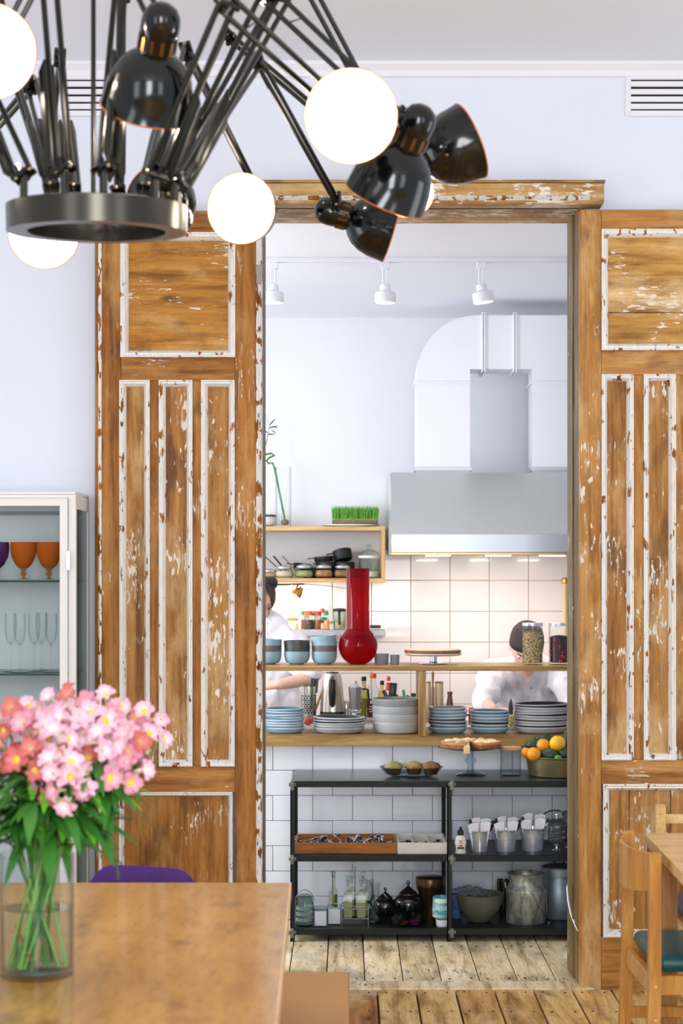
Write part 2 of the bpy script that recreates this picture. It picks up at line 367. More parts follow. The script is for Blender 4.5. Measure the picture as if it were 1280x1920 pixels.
part('panel', 236, 434, 444, 662, 0.018, 0.034, panel_h); moulding(d1, 226, 441, 436, 670, 14)
for a, b_ in ((221, 281), (300, 361), (379, 440)):
    a_ = max(a, 226); part('panel', a_ + 6, b_ - 4, 720, 1430, 0.018, 0.034, panel_v); moulding(d1, a_ - 2, b_, 713, 1437, 12)
part('panel', 228, 430, 1492, 1795, 0.018, 0.034, wood('bottom_panel', srgb(100, 58, 16), srgb(154, 100, 36), srgb(180, 128, 60), 'z', patch=srgb(190, 148, 84), patch_amt=0.7, fleck=0.25)); moulding(d1, 223, 436, 1485, 1801, 9)
bm = B(); X_ = WX(178, YL)
prism(bm, [(X_, 0.05), (X_, 0.0), (X_ + 0.008, -0.008), (X_ + 0.016, 0.0), (X_ + 0.02, 0.0), (X_ + 0.02, 0.05)], 0, WZ(395, YL), 'z'); new('edge_strip', bm, door_v, d1)
bm = B(); prism(bm, [(X_ + 0.0095, 0.04), (X_ + 0.0105, -0.006), (X_ + 0.016, -0.012), (X_ + 0.0225, -0.006), (X_ + 0.0225, 0.04)], 0, WZ(397, YL), 'z', Matrix.Translation((0.0015, 0, 0))); new('edge_bead', bm, mould2_m, d1)
bm = B(); X_ = WX(480, YL); prism(bm, [(X_, 0.045), (X_, -0.004), (X_ + 0.006, -0.010), (X_ + 0.010, -0.002), (X_ + 0.015, -0.008), (X_ + 0.021, 0.0), (X_ + 0.021, 0.045)], 0, WZ(420, YL), 'z'); new('edge_bead', bm, mould2_m, d1)
new('lock_plate', box(B(), WX(480.5, YL), WX(490, YL), -0.012, 0.0, WZ(533, YL), WZ(497, YL), 0.001), MATS['old_hinge_steel'], d1)
d2 = tag(empty('door_2', (0, YL, 0)), 'pale worn pine sliding door leaf right of the doorway behind the wooden chairs', 'door', kind='structure')
rows = dict(top=393, bot=1857, rails=[(393, 430), (657, 703), (1424, 1471), (1756, 1857)], mid=(703, 1424))
lt = dict(dark=srgb(122, 74, 26), mid=srgb(172, 118, 54), light=srgb(198, 150, 86))
dv2 = wood('pale_pine_upright', lt['dark'], lt['mid'], lt['light'], 'z', patch=srgb(214, 178, 124), patch_amt=0.75, fleck=0.55)
dh2 = wood('pale_pine_level', lt['dark'], lt['mid'], lt['light'], 'x', patch=srgb(212, 174, 116), patch_amt=0.7, fleck=0.4)
door_v, door_h = dv2, dh2
part = leaf(2, d2, dict(stiles=[(1087, 1127), (1342, 1382)], **{'in': (1127, 1342)}, mull=[(1187, 1206), (1266, 1284)]), rows)
pp2 = wood('right_top_panel', srgb(130, 84, 26), srgb(182, 132, 58), srgb(206, 162, 92), 'x', patch=srgb(228, 200, 152), patch_amt=0.85, fleck=0.35)
part('panel_board', 1133, 1336, 436, 584, 0.018, 0.034, pp2); part('panel_board', 1133, 1336, 585, 650, 0.0195, 0.034, pp2); moulding(d2, 1127, 1342, 430, 657, 14)
for a, b_ in ((1127, 1187), (1206, 1266), (1284, 1342)):
    part('panel', a + 6, b_ - 4, 708, 1418, 0.018, 0.034, panel_v); moulding(d2, a, b_, 702, 1425, 12)
part('panel_board', 1135, 1180, 1476, 1750, 0.018, 0.034, panel_v); part('panel_board', 1181, 1258, 1476, 1750, 0.0195, 0.034, panel_v); part('panel_board', 1259, 1338, 1476, 1750, 0.018, 0.034, panel_v)
moulding(d2, 1130, 1342, 1470, 1757, 13)
# --- air vents
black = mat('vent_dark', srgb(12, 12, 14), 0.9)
def vent(px0, px1, label):
    v = thing('air_vent', label, 'vent', (0, YW, 0), group='slotted wall vents')
    f = lambda p: WX(p, YW); z = lambda p: WZ(p, YW)
    new('vent_frame', frame_ring(B(), f(px0), f(px1), z(218), z(140), [(0, 0), (0, -0.006), (0.003, -0.008), (0.018, -0.008), (0.02, -0.004), (0.02, 0)]), trimw_m, v)
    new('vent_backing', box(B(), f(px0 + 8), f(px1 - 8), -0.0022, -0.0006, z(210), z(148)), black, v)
    for q in (144, 158.5, 173, 187, 200.5, 214):
        h = 5.2
        bm = B(); prism(bm, [(-0.0015, z(q + h)), (-0.011, z(q + h) + 0.001), (-0.011, z(q - h) - 0.001), (-0.0015, z(q - h))], f(px0 + 9), f(px1 - 9), 'x')
        new('slat', bm, trimw_m, v)
    return v
vent(1172, 1330, 'white slotted air vent high on the wall right of the doorway')
vent(105, 305, 'white slotted air vent high on the wall behind the chandelier arms')
# ================================================================== KITCHEN SHELL
struct('wall_kitchen', box(B(), -2.5, 2.3, YK + 0.012, YK + 0.12, -0.06, ZKC), kit_wall_m, 'white painted and tiled kitchen end wall behind the cooks')
kw = bpy.data.objects['wall_kitchen']
struct('ceiling_kitchen', box(B(), -2.5, 2.3, YB, YK + 0.12, ZKC, ZKC + 0.08), mat('kitchen_ceiling', srgb(240, 242, 250), 0.9), 'white kitchen ceiling above the spotlights', 'ceiling')
struct('wall_right', box(B(), 2.2, 2.3, YB, YK, 0, ZKC), kit_wall_m, 'plain white right kitchen wall')
struct('baseboard_kitchen', box(B(), -2.5, 2.3, YK, YK + 0.011, 0, 0.08, 0.002), trimw_m, 'low white skirting under the kitchen tiles', 'baseboard')
tile_m = mat('cream_tile', srgb(240, 230, 228), 0.22, coat=0.3, var=0.012, vs_=3)
grout_m = mat('tan_grout', srgb(196, 168, 132), 0.9)
g_ = new('grout', box(B(), -0.75, 1.6, YK + 0.002, YK + 0.0125, 0.55, 1.62), grout_m, kw)
tw, th = 0.2094, 0.1653
first = None
for r_ in range(7):
    z1 = 1.616 - r_ * th
    for c_ in range(11):
        x0 = 0.336 - 5 * tw + c_ * tw
        if x0 > 1.45: continue
        if first is None:
            o = first = new('tile', box(B(), 0.0016, tw - 0.0016, -0.003, 0.006, 0.0016, th - 0.0016, 0.0012), tile_m, kw, (x0, YK, z1 - th))
        else: o = link_copy(first); o.location = (x0, YK, z1 - th)
# --- tiled half wall under the pass
YHW = 7.77
hw = struct('wall_pass', box(B(), -1.2, 1.6, YHW + 0.006, YHW + 0.16, 0, 0.748), mat('half_wall_grout', srgb(138, 140, 150), 0.9), 'low white tiled half wall carrying the wooden pass shelves')
wt = mat('white_brick_tile', srgb(234, 238, 246), 0.2, coat=0.3, var=0.012, vs_=4)
w2, h2 = 0.1708, 0.108
S2 = K / YHW
first = None; first_h = None
def zt(py): return WZ(py, YHW)
zz = zt(1444) + h2; r_ = 0
while zz > 0.0:
    z0 = max(zz - h2, 0.0); top = min(zz, 0.747)
    offx = (WX(661, YHW) if r_ % 2 == 0 else WX(661, YHW) + w2 / 2) - 7 * w2
    for c_ in range(15):
        x0 = offx + c_ * w2
        if x0 < -0.7 or x0 > 1.3: continue
        full = abs(top - z0 - h2) < 1e-4
        if full and first is not None: o = link_copy(first); o.location = (x0, YHW, z0)
        else:
            o = new('tile', box(B(), 0.0012, w2 - 0.0012, -0.004, 0.007, 0.0012, (top - z0) - 0.0012, 0.001), wt, hw, (x0, YHW, z0))
            if full: first = o
    zz -= h2; r_ += 1
# --- wooden pass shelving
oak = dict(dark=srgb(122, 88, 40), mid=srgb(166, 128, 68), light=srgb(196, 160, 98))
pass_m = wood('pass_oak', oak['dark'], oak['mid'], oak['light'], 'x', rough=0.45, knots=False, coat=0.1, stretch=18)
pass_v = wood('pass_oak_upright', oak['dark'], oak['mid'], oak['light'], 'z', rough=0.45, knots=False, coat=0.1, stretch=18)
YP0, YP1 = 7.70, 8.05; ZP1 = 0.792; ZP2 = 1.089
ps = thing('pass_shelf', 'oak pass shelf of two long boards over the tiled half wall', 'shelf')
new('shelf_board', box(B(), -1.15, 1.55, YP0, YP1, 0.749, ZP1, 0.002), pass_m, ps)
new('shelf_board', box(B(), -1.15, 1.55, YP0, YP1, ZP2 - 0.021, ZP2, 0.002), pass_m, ps)
new('divider', box(B(), WX(785, YP0), WX(798.5, YP0) , YP0 + 0.004, YP1 - 0.01, ZP1, ZP2 - 0.021, 0.001), pass_v, ps)
new('divider', box(B(), 1.40, 1.43, YP0 + 0.004, YP1 - 0.01, ZP1, ZP2 - 0.021, 0.001), pass_v, ps)
new('divider', box(B(), -0.95, -0.92, YP0 + 0.004, YP1 - 0.01, ZP1, ZP2 - 0.021, 0.001), pass_v, ps)
# --- ventilation duct
duct_m = mat('white_duct', srgb(240, 240, 246), 0.35, coat=0.1)
YD0, YD1 = 9.05, 9.27
fx = lambda p: WX(p, YD0); fz = lambda p: WZ(p, YD0)
du = thing('ventilation_duct', 'white square ventilation duct arching over the steel hood', 'duct')
xl0, xl1, xr0 = fx(780), fx(881), fx(998); xr1 = xr0 + (xl1 - xl0); zt0, zu = fz(591), fz(692); zb = 1.99; rad = fz(591) - fz(706)
bm = B()
arcL = [(xl0 + rad - rad * math.cos(a), zt0 - rad + rad * math.sin(a)) for a in [R(90 * i / 12) for i in range(13)]]
mirror = xl1 + xr0
arcR = [(mirror - x_, z_) for x_, z_ in arcL[::-1]]
prism(bm, [(xl0, zb)] + arcL + [(1.5, zt0), (1.5, zu), (xr1, zu), (xr1, zb), (xr0, zb), (xr0, zu), (xl1, zu), (xl1, zb)], YD0, YD1, 'y'); new('duct_casing', bm, duct_m, du, smooth=30)
def band(x0, x1, y0, y1, z0, z1): new('flange', box(B(), x0, x1, y0, y1, z0, z1, 0.001), duct_m, du)
for a, b_ in ((xl0, xl1), (xr0, xr1)):
    for py in (718,): band(a - 0.012, b_ + 0.004, YD0 - 0.01, YD1 + 0.004, fz(py + 2), fz(py - 2))
    new('flange', box(B(), a - 0.008, b_ + 0.01, YD0 - 0.012, YD1 + 0.004, fz(883), fz(876), 0.001), mat('flange_steel', srgb(200, 200, 204), 0.4, 0.5), du)
for p in (906, 965):
    bm = B()
    for q0, q1 in ((0, 0.007), (0.012, 0.019)): box(bm, fx(p) - 0.0095 + q0, fx(p) - 0.0095 + q1, YD0 - 0.012, YD1 + 0.01, zu - 0.014, zt0 + 0.014, 0.001)
    new('strap', bm, duct_m, du)
# --- steel hood
steel = mat('brushed_steel', srgb(176, 178, 176), 0.3, 0.85, bump=0.02, bs=200)
steel2 = mat('hood_steel', srgb(206, 208, 206), 0.34, 0.6)
YH0 = 8.60; hz = lambda p: WZ(p, YH0); hx0 = WX(735, YH0); hx1 = 1.55
hd = thing('extractor_hood', 'wide brushed steel extractor hood under the white duct', 'hood')
bm = B(); zb0, zb1, zt1 = hz(1036), hz(1003), WZ(886, 9.0)
prism(bm, [(YH0, zb0), (YH0, zb1), (9.0, zt1), (YK, zt1), (YK, zb0)], hx0, hx1, 'x'); new('hood_canopy', bm, steel2, hd, smooth=0)
bm = B(); box(bm, hx0 - 0.004, hx1, YH0 - 0.008, YH0, zb0, zb1 + 0.004, 0.002); new('hood_band', bm, mat('band_steel', srgb(176, 180, 186), 0.3, 0.6), hd)
new('hood_lip', box(B(), hx0 - 0.006, hx1, YH0 - 0.014, YH0 + 0.01, zb0 - 0.012, zb0, 0.002), mat('brass_lip', srgb(196, 160, 110), 0.3, 0.8), hd)
warm = mat('hood_lamp_glow', (1, 0.85, 0.6, 1), 0.5, emit=(1, 0.82, 0.58, 1), es=5)
for xx in (0.45, 0.75, 1.02):
    new('hood_lamp', box(B(), xx - 0.06, xx + 0.06, 9.0, 9.12, zb0 - 0.012, zb0 - 0.001, 0.002), warm, hd)
    area('hood_light', (xx, 9.1, zb0 - 0.02), (xx, 9.25, 0), 0.12, 0.12, 2.2, (1, 0.85, 0.70))
# --- hood side gas pipe
pp = thing('wall_pipe', 'cream pipe with a brass cap on the tiles beside the doorway edge', 'pipe')
new('pipe', tube(B(), [(WX(1061, 9.6), 9.655, 0.80), (WX(1061, 9.6), 9.655, WZ(1092, 9.6))], 0.011, 12), mat('cream_pipe', srgb(226, 200, 150), 0.4), pp)
new('cap', lathe(B(), [(0, .02), (.014, .02), (.017, .01), (.017, -.008), (.013, -.012), (0, -.012)], 12, Matrix.Translation((WX(1061, 9.6), 9.655, WZ(1090, 9.6)))), mat('brass', srgb(196, 148, 70), 0.3, 0.9), pp)
# --- track lights
YT = 7.886
tr = tag(new('light_track', box(B(), -0.9, 1.7, YT - 0.017, YT + 0.017, ZKC - 0.02, ZKC, 0.002), trimw_m), 'white lighting track fixed along the kitchen ceiling', 'track')
def spot(px, tilt, label):
    s = thing('spotlight', label, 'light', (WX(px, YT), YT, ZKC - 0.02), group='track spotlights')
    new('adapter', box(B(), -0.02, 0.02, -0.013, 0.013, -0.03, 0, 0.002), trimw_m, s)
    new('stem', tube(tube(B(), [(-0.009, 0, -0.03), (-0.009, 0, -0.1)], 0.004, 8), [(0.009, 0, -0.03), (0.009, 0, -0.1)], 0.004, 8), trimw_m, s)
    M = Matrix.Translation((0, 0, -0.105)) @ Matrix.Rotation(tilt, 4, 'Y')
    new('lamp_housing', lathe(B(), [(0, .008), (.022, .006), (.024, -.006), (.024, -.02), (.043, -.027), (.046, -.034), (.046, -.072), (.042, -.072), (.04, -.05), (0, -.046)], 28, M), trimw_m, s)
    o = new('bulb', lathe(B(), [(0, -.066), (.018, -.068), (.036, -.062), (.038, -.052), (0, -.049)], 20, M), mat('spot_glass', (1, .96, .9, 1), .3, emit=(1, .95, .86, 1), es=4), s)
    d = bpy.data.lights.new('spot_beam', 'SPOT'); d.energy = 13; d.spot_size = R(110); d.spot_blend = 1; d.shadow_soft_size = 0.03; d.color = (1, .95, .88)
    l = bpy.data.objects.new('spot_beam', d); COL.objects.link(l); l.parent = s; l.matrix_local = M @ Matrix.Translation((0, 0, -0.078))
spot(512, 0, 'white track spotlight at the left edge of the doorway view')
spot(722, 0, 'white track spotlight in the middle of the ceiling track')
spot(902, R(-9), 'tilted white track spotlight nearest the white duct')
# --- wall shelf (open box) on the kitchen end wall
shm = wood('birch_shelf', srgb(188, 142, 86), srgb(214, 174, 118), srgb(230, 196, 146), 'x', knots=False, rough=0.5)
shv = wood('birch_shelf_upright', srgb(188, 142, 86), srgb(214, 174, 118), srgb(230, 196, 146), 'z', knots=False, rough=0.5)
YS0, YS1 = 9.42, 9.70
sz = lambda p: WZ(p, YS0); sxr = WX(722, YS0)
ws = thing('wall_shelf', 'open birch box shelf on the kitchen end wall', 'shelf')
ZS2 = sz(987); ZS1 = sz(1084)
new('top_board', box(B(), -1.2, sxr, YS0, YS1, sz(995), ZS2, 0.001), shm, ws)
new('bottom_board', box(B(), -1.2, sxr, YS0, YS1, sz(1092), ZS1, 0.001), shm, ws)
new('end_board', box(B(), sxr - 0.02, sxr, YS0, YS1, ZS1, sz(995), 0.001), shv, ws)
new('back_board', box(B(), -1.2, sxr - 0.02, YS1 - 0.024, YS1 - 0.013, ZS1, sz(995)), mat('grey_backing', srgb(200, 198, 200), 0.8), ws)
# --- steel spice ledge
sl = thing('spice_ledge', 'narrow steel ledge on the tiles carrying spice jars', 'shelf')
YG0 = 9.55; ZG = WZ(1181, YG0)
bm = B(); box(bm, WX(553, YG0), WX(722, YG0), YG0, YK - 0.003, ZG - 0.032, ZG, 0.002); new('ledge', bm, mat('ledge_grey', srgb(176, 178, 186), 0.4, 0.3), sl)
# --- prep counter behind the pass
ct = thing('prep_counter', 'white kitchen prep counter right behind the oak pass shelf', 'counter')
new('worktop', box(B(), -1.3, 1.8, 8.06, 8.60, 0.765, 0.80, 0.003), mat('worktop_white', srgb(226, 224, 226), 0.3), ct)
new('carcass', box(B(), -1.28, 1.78, 8.08, 8.45, 0.05, 0.765, 0.003), mat('counter_grey', srgb(190, 190, 194), 0.5), ct)
for xx in (-1.2, 0.2, 1.7): new('foot', box(B(), xx - .03, xx + .03, 8.2, 8.26, 0, .05, .003), black, ct)
# ================================================================== METAL SHELF UNIT
blk = mat('blackened_steel', srgb(20, 24, 24), 0.45, 0.0, var=0.25, vs_=9, bump=0.05, bs=40, spec=.25)
worn = mat('worn_bracket', srgb(120, 122, 112), 0.5, 0.6, var=0.4, vs_=60)
YU0, YU1 = 7.30, 7.735; ux0, ux1 = WX(544, YU0), 1.30; ZU = [0.0, 0.052, 0.347, 0.646]
un = thing('steel_shelf_unit', 'low black steel shelving unit against the white tiled half wall', 'shelf unit')
slate = mat('dark_slate_top', srgb(40, 46, 48), 0.3, 0.0, var=0.3, vs_=7, bump=0.05, bs=25)
for z, m_ in zip(ZU[1:], (blk, blk, slate)):
    bm = B(); box(bm, ux0 + 0.004, ux1 - 0.004, YU0 + 0.003, YU1, z - 0.006, z, 0.001)
    new('shelf_plate', bm, m_, un)
    bm = B(); box(bm, ux0, ux1, YU0, YU0 + 0.006, z - 0.026, z - 0.001, 0.001); box(bm, ux0, ux1, YU1 - 0.004, YU1 + 0.002, z - 0.026, z - 0.001); new('shelf_rail', bm, blk, un)
def upright(x, y, w=0.018):
    bm = B(); s = 1 if y < 7.5 else -1
    box(bm, x, x + w, y, y + 0.004, 0.0, ZU[3] - 0.02); box(bm, x, x + 0.004, min(y, y + s * w), max(y, y + s * w), 0.0, ZU[3] - 0.02)
    new('upright', bm, blk, un)
for x in (ux0, WX(838, YU0), ux1 - 0.02):
    upright(x, YU0 - 0.003); upright(x, YU1 - 0.001)
for x in (ux0 + 0.008, WX(847, YU0)):
    for z in ZU[1:]:
        bm = B(); zc = z - 0.013
        lathe(bm, [(0, .011), (.007, .010), (.008, 0), (0, 0)], 10, Matrix.Translation((x, YU0 - 0.003, zc)) @ Matrix.Rotation(R(90), 4, 'X'))
        box(bm, x - 0.014, x + 0.016, YU0 - 0.0075, YU0 - 0.003, zc - 0.008, zc + 0.006, 0.001)
        box(bm, x - 0.007, x + 0.007, YU0 - 0.008, YU0 - 0.003, zc - 0.024, zc + 0.014, 0.001)
        for a, b_ in ((-.010, .0), (.011, -.002), (0, -.018)): ball(bm, (x + a, YU0 - 0.009, zc + b_), 0.0035, 8)
        new('corner_bracket', bm, worn, un)
# ================================================================== CROCKERY
def ceramic(name, c, rough=0.35, rim=None):
    return mat(name, c, rough, coat=0.25, var=0.08, vs_=14, bump=0.05, bs=120)
c_blue = ceramic('blue_glaze', srgb(142, 178, 200)); c_blue_d = ceramic('deep_blue_glaze', srgb(116, 156, 182)); c_grey = ceramic('grey_glaze', srgb(176, 178, 182)); c_dark = ceramic('charcoal_glaze', srgb(64, 66, 68))
c_mauve = ceramic('brown_grey_glaze', srgb(104, 94, 96)); c_lgrey = ceramic('pale_grey_glaze', srgb(196, 196, 202)); c_rim = ceramic('pale_rim', srgb(208, 222, 230), 0.3)
c_white = ceramic('white_glaze', srgb(232, 232, 234))
def ORD(i): return ['lowest', 'second from the bottom', 'third from the bottom', 'fourth from the bottom', 'fifth from the bottom', 'sixth from the bottom', 'seventh from the bottom', 'eighth from the bottom', 'ninth from the bottom', 'tenth from the bottom', 'eleventh from the bottom'][i]
def plate_obj(name, r, h, m, rimm, loc, rot=(0, 0, 0), deep=False):
    if deep: prof = [(0, 0), (r * .8, 0), (r * .9, .004), (r * .985, h * .45), (r, h), (r * .965, h), (r * .94, h * .5), (r * .85, .009), (0, .009)]
    else: prof = [(0, 0), (r * .74, 0), (r * .80, .002), (r * .92, h * .35), (r * .98, h - .003), (r * .955, h - .001), (r * .88, h * .4), (r * .76, .007), (0, .006)]
    root = new(name, lathe(B(), prof, 40), m, None, loc, rot)
    if not deep:
        bm = B(); tube(bm, [(math.cos(2 * math.pi * i / 40) * r * .975, math.sin(2 * math.pi * i / 40) * r * .975, h - .003) for i in range(40)], .0028, 6, True)
    else:
        bm = B(); tube(bm, [(math.cos(2 * math.pi * i / 40) * r * .983, math.sin(2 * math.pi * i / 40) * r * .983, h) for i in range(40)], .0026, 6, True)
    new('rim', bm, rimm, root)
    return root
def plate_stack(px0, px1, top_py, n, mats, where, group, Y=7.87, z=ZP1, deep=False, h=0.026, name='dinner_plate', word='plate', seed=1):
    rr = random.Random(seed); r = (px1 - px0) / 2 * Y / K; xc = WX((px0 + px1) / 2, Y)
    ztop = WZ(top_py, Y - r); step = (ztop - z - h) / max(1, n - 1)
    for i in range(n):
        m, rm, cw = mats[i % len(mats)] if not callable(mats) else mats(i)
        loc = (xc + rr.uniform(-.003, .003), Y + rr.uniform(-.003, .003), z + 0.0006 + i * step)
        t = 0 if i == 0 else rr.uniform(-0.02, 0.02)
        o = plate_obj(name, r * rr.uniform(.965, 1), h, m, rm, loc, (0, t, 0), deep)
        pos = 'topmost' if i == n - 1 else ORD(i)
        tag(o, f'{cw} {word}, {pos} in {where}', word if word != 'deep dish' else 'dish', group)
A = (c_blue, c_rim, 'blue-grey'); A2 = (c_blue_d, c_rim, 'deeper blue'); Gm = (c_mauve, c_rim, 'brownish grey'); Lg = (c_grey, c_lgrey, 'pale grey'); Dk = (c_dark, c_lgrey, 'dark grey')
plate_stack(494, 572, 1330, 8, [A, A2, A, A2, A, A, A2, A2], 'the leftmost blue stack', 'blue plates left on the pass', seed=2)
plate_stack(586, 686, 1347, 5, [Lg, Lg, Lg, Dk, (c_mauve, c_rim, 'mauve-grey')], 'the short grey stack', 'grey plates on the pass', seed=3)
plate_stack(697, 790, 1313, 4, [Lg, Lg, Lg, (ceramic('greenish_grey', srgb(146, 154, 152)), c_grey, 'greenish grey')], 'the straight-sided stack', 'grey deep dishes on the pass', deep=True, h=.046, name='deep_dish', word='deep dish', seed=9)
plate_stack(802, 876, 1328, 7, [A, A2, (c_mauve, c_rim, 'brownish blue'), Gm, A, A, (c_grey, c_rim, 'grey-topped blue')], 'the blue stack right of the divider', 'blue plates right of the divider', seed=5)
plate_stack(880, 955, 1334, 6, [A, A2, Dk, A, A, A2], 'the blue stack before the cook', 'blue plates before the cook', seed=6)
plate_stack(962, 1067, 1322, 9, [Lg, Dk, Lg, (c_mauve, c_lgrey, 'brown-grey'), Lg, Dk, Lg, Lg, Dk], 'the widest stack', 'wide grey plates at the right', h=.030, seed=7)
# bowls on the upper board
def bowl(name, r, h, m, loc, rot=(0, 0, 0), inner=None):
    prof = [(0, 0), (r * .5, 0), (r * .54, .003), (r * .78, h * .12), (r * .92, h * .32), (r * .985, h * .6), (r, h), (r * .955, h), (r * .93, h * .6), (r * .8, h * .28), (r * .4, .009), (0, .008)]
    return new(name, lathe(B(), prof, 36), m, None, loc, rot)
c_bowl = ceramic('bowl_blue', srgb(140, 172, 186))
def bowl_stack(px0, px1, specs, where, grp, Y=7.86):
    r = (px1 - px0) / 2 * Y / K; x = WX((px0 + px1) / 2, Y); z = ZP2 + .0006
    for i, (dz, m, cw, t) in enumerate(specs):
        o = bowl('bowl', r, 0.056, m, (x, Y, z + dz), (0, t, 0)); pos = 'topmost' if i == len(specs) - 1 else ORD(i)
        tag(o, f'{cw} bowl, {pos} in {where}', 'bowl', grp)
bowl_stack(480, 528, [(0, c_bowl, 'light blue', 0), (.026, c_mauve, 'brownish grey', 0), (.053, c_bowl, 'light blue', .02)], 'the stack at the left edge', 'stacked bowls on the upper pass board')
bowl_stack(532, 581, [(0, c_bowl, 'light blue', 0), (.026, c_dark, 'charcoal', 0.01), (.047, c_dark, 'charcoal', -.02)], 'the middle bowl stack with dark bowls', 'stacked bowls on the upper pass board')
bowl_stack(584, 632, [(0, c_bowl, 'light blue', 0), (.026, c_mauve, 'brownish grey', 0), (.044, c_bowl, 'light blue', 0), (.068, c_bowl, 'tilted light blue', -.07)], 'the tall stack beside the red vase', 'stacked bowls on the upper pass board')
# red glass bottle vase
red = glass('red_glass', (0.80, 0.05, 0.09), body=0.16, bodycol=(0.34, 0.004, 0.016))
Yv = 7.86; xv = WX(671, Yv); Rv = 37 / K * Yv; rn = 21.5 / K * Yv; ztop = WZ(1066, Yv)
rv_ = thing('red_vase', 'tall red glass bottle vase with a round body on the pass', 'vase', (xv, Yv, ZP2 + .0006))
zc = Rv * .93; hh = ztop - ZP2
arc = [(max(0.03, Rv * math.cos(a)) if i else 0.035, zc + Rv * math.sin(a)) for i, a in enumerate([R(-62 + 118 * k / 16) for k in range(17)])]
arc = [(Rv * math.cos(R(-68 + k * 7.8)), zc + Rv * math.sin(R(-68 + k * 7.8))) for k in range(17)]
arc = [q for q in arc if q[0] > rn * 1.02 or q[1] < zc]
zn = arc[-1][1]
prof = [(0, 0)] + [(max(q[0], 0.02), max(q[1], 0)) for q in arc] + [(rn, zn + .012), (rn, hh - .003), (rn - .002, hh), (rn - .004, hh - .003), (rn - .004, zn + .01)]
inner = [(q[0] - .004, q[1]) for q in arc[::-1]]
new('vase_body', lathe(B(), prof + [(max(q[0], .015), max(q[1], .006)) for q in inner] + [(0, .006)], 48), red, rv_)
# grey cups
for (a, b_, t, m, l) in ((701, 729, 1226, 'grey_cup_glaze', 'larger grey tumbler beside the red vase'), (731, 749, 1228, 'grey_cup_glaze', 'small grey tumbler between the larger one and the cake stand')):
    Y = 7.86; r = (b_ - a) / 2 * Y / K; h = WZ(t, Y) - ZP2
    o = new('tumbler', lathe(B(), [(0, 0), (r * .86, 0), (r * .92, .003), (r, h), (r * .93, h), (r * .86, .006), (0, .005)], 28), mat(m, srgb(134, 138, 148), .35, coat=.2, var=.06), None, (WX((a + b_) / 2, Y), Y, ZP2 + .0006))
    tag(o, l, 'cup', 'grey tumblers on the pass')
# white cake stand with tart
Y = 7.88; s = thing('cake_stand', 'white cake stand on a steel foot on the upper pass board', 'cake stand', (WX(812, Y), Y, ZP2 + .0006))
zp = WZ(1226, Y) - ZP2; rp = 55 * Y / K
new('foot', lathe(B(), [(0, 0), (.062, 0), (.06, .004), (.018, .007), (.0155, .01), (.0155, zp - .006), (0, zp - .006)], 28), mat('polished_steel', srgb(196, 200, 206), .18, .9), s)
new('plate', lathe(B(), [(0, zp - .008), (rp * .9, zp - .007), (rp, zp), (rp, zp + .003), (rp * .93, zp - .001), (0, zp - .001)], 44), c_white, s)
crust = mat('browned_crust', srgb(150, 92, 48), .7, var=.35, vs_=40, bump=.4, bs=90); cream = mat('cream_filling', srgb(232, 210, 176), .6, var=.1, vs_=30, bump=.2)
pastry_w = mat('pale_meringue', srgb(236, 218, 196), .6, var=.12, vs_=25, bump=.3, bs=60)
tt = thing('flat_tart', 'flat brown-edged cream tart on the white cake stand', 'cake', (WX(811, Y), Y, ZP2 + zp))
bm = lathe(B(), [(0, 0), (rp * .9, 0), (rp * .96, .006), (rp * .97, .014), (rp * .93, .017), (0, .015)], 44)
for v in bm.verts:
    a = math.atan2(v.co.y, v.co.x); v.co.z += .0015 * math.sin(9 * a) * (v.co.z > .01)
new('crust', bm, crust, tt)
bm = lathe(B(), [(0, .0165), (rp * .88, .0165), (rp * .93, .0185), (rp * .88, .022), (0, .0215)], 40); new('filling', bm, pastry_w, tt)
# storage jars right on upper board
clear = glass('clear_glass', (.975, .985, .985)); clear2 = glass('greenish_glass', (.90, .94, .92)); smoke = glass('grey_glass', (.88, .90, .90))
lidm = mat('aluminium_lid', srgb(200, 204, 212), .3, .6)
seed_m = mat('seed_mix', srgb(170, 146, 100), .8, var=.3, vs_=60, bump=.5, bs=150); berry_d = mat('dark_berries', srgb(56, 16, 20), .35, var=.5, vs_=50, bump=.6, bs=110)
def jar(px0, px1, py0, Y, z, label, fill, fillpy, grp=None, lid=lidm, gl=clear, lidh=.012, bits=None, bot=None):
    r = (px1 - px0) / 2 * Y / K; h = WZ(py0, Y) - z; zf = WZ(fillpy, Y) - z
    j = thing('storage_jar', label, 'jar', (WX((px0 + px1) / 2, Y), Y, z + .0006), group=grp)
    new('jar_glass', lathe(B(), [(0, 0), (r * .95, 0), (r, .005), (r, h - lidh), (r - .003, h - lidh), (r - .003, .008), (0, .007)], 32), gl, j)
    if fill: new('contents', lathe(B(), [(0, .009), (r - .006, .009), (r - .005, zf - .006), (r * .6, zf), (0, zf + .004)], 28), fill, j)
    if bits:
        cols, size, n, nm = bits; rr = random.Random(len(label))
        for ci, cm in enumerate(cols):
            bm = B()
            for _ in range(n):
                a = rr.uniform(math.pi, 2 * math.pi); zz_ = rr.uniform(.012, zf - size * .6)
                ball(bm, ((r - .0055) * math.cos(a), (r - .0055) * math.sin(a), zz_), size * rr.uniform(.7, 1), 6, (rr.uniform(.5, 1.6), .35, rr.uniform(.4, 1)))
            tag(new(nm, bm, cm, j), kind='stuff')
    if lid: new('lid', lathe(B(), [(0, h), (r * .98, h), (r + .001, h - .002), (r + .001, h - lidh), (r - .002, h - lidh - .001), (0, h - lidh)], 32), lid, j)
    return j
pale_seed = mat('pale_seeds', srgb(196, 176, 130), .7); dark_seed = mat('dark_seeds', srgb(112, 92, 62), .7); red_b = mat('red_fruit', srgb(176, 30, 34), .3, coat=.3)
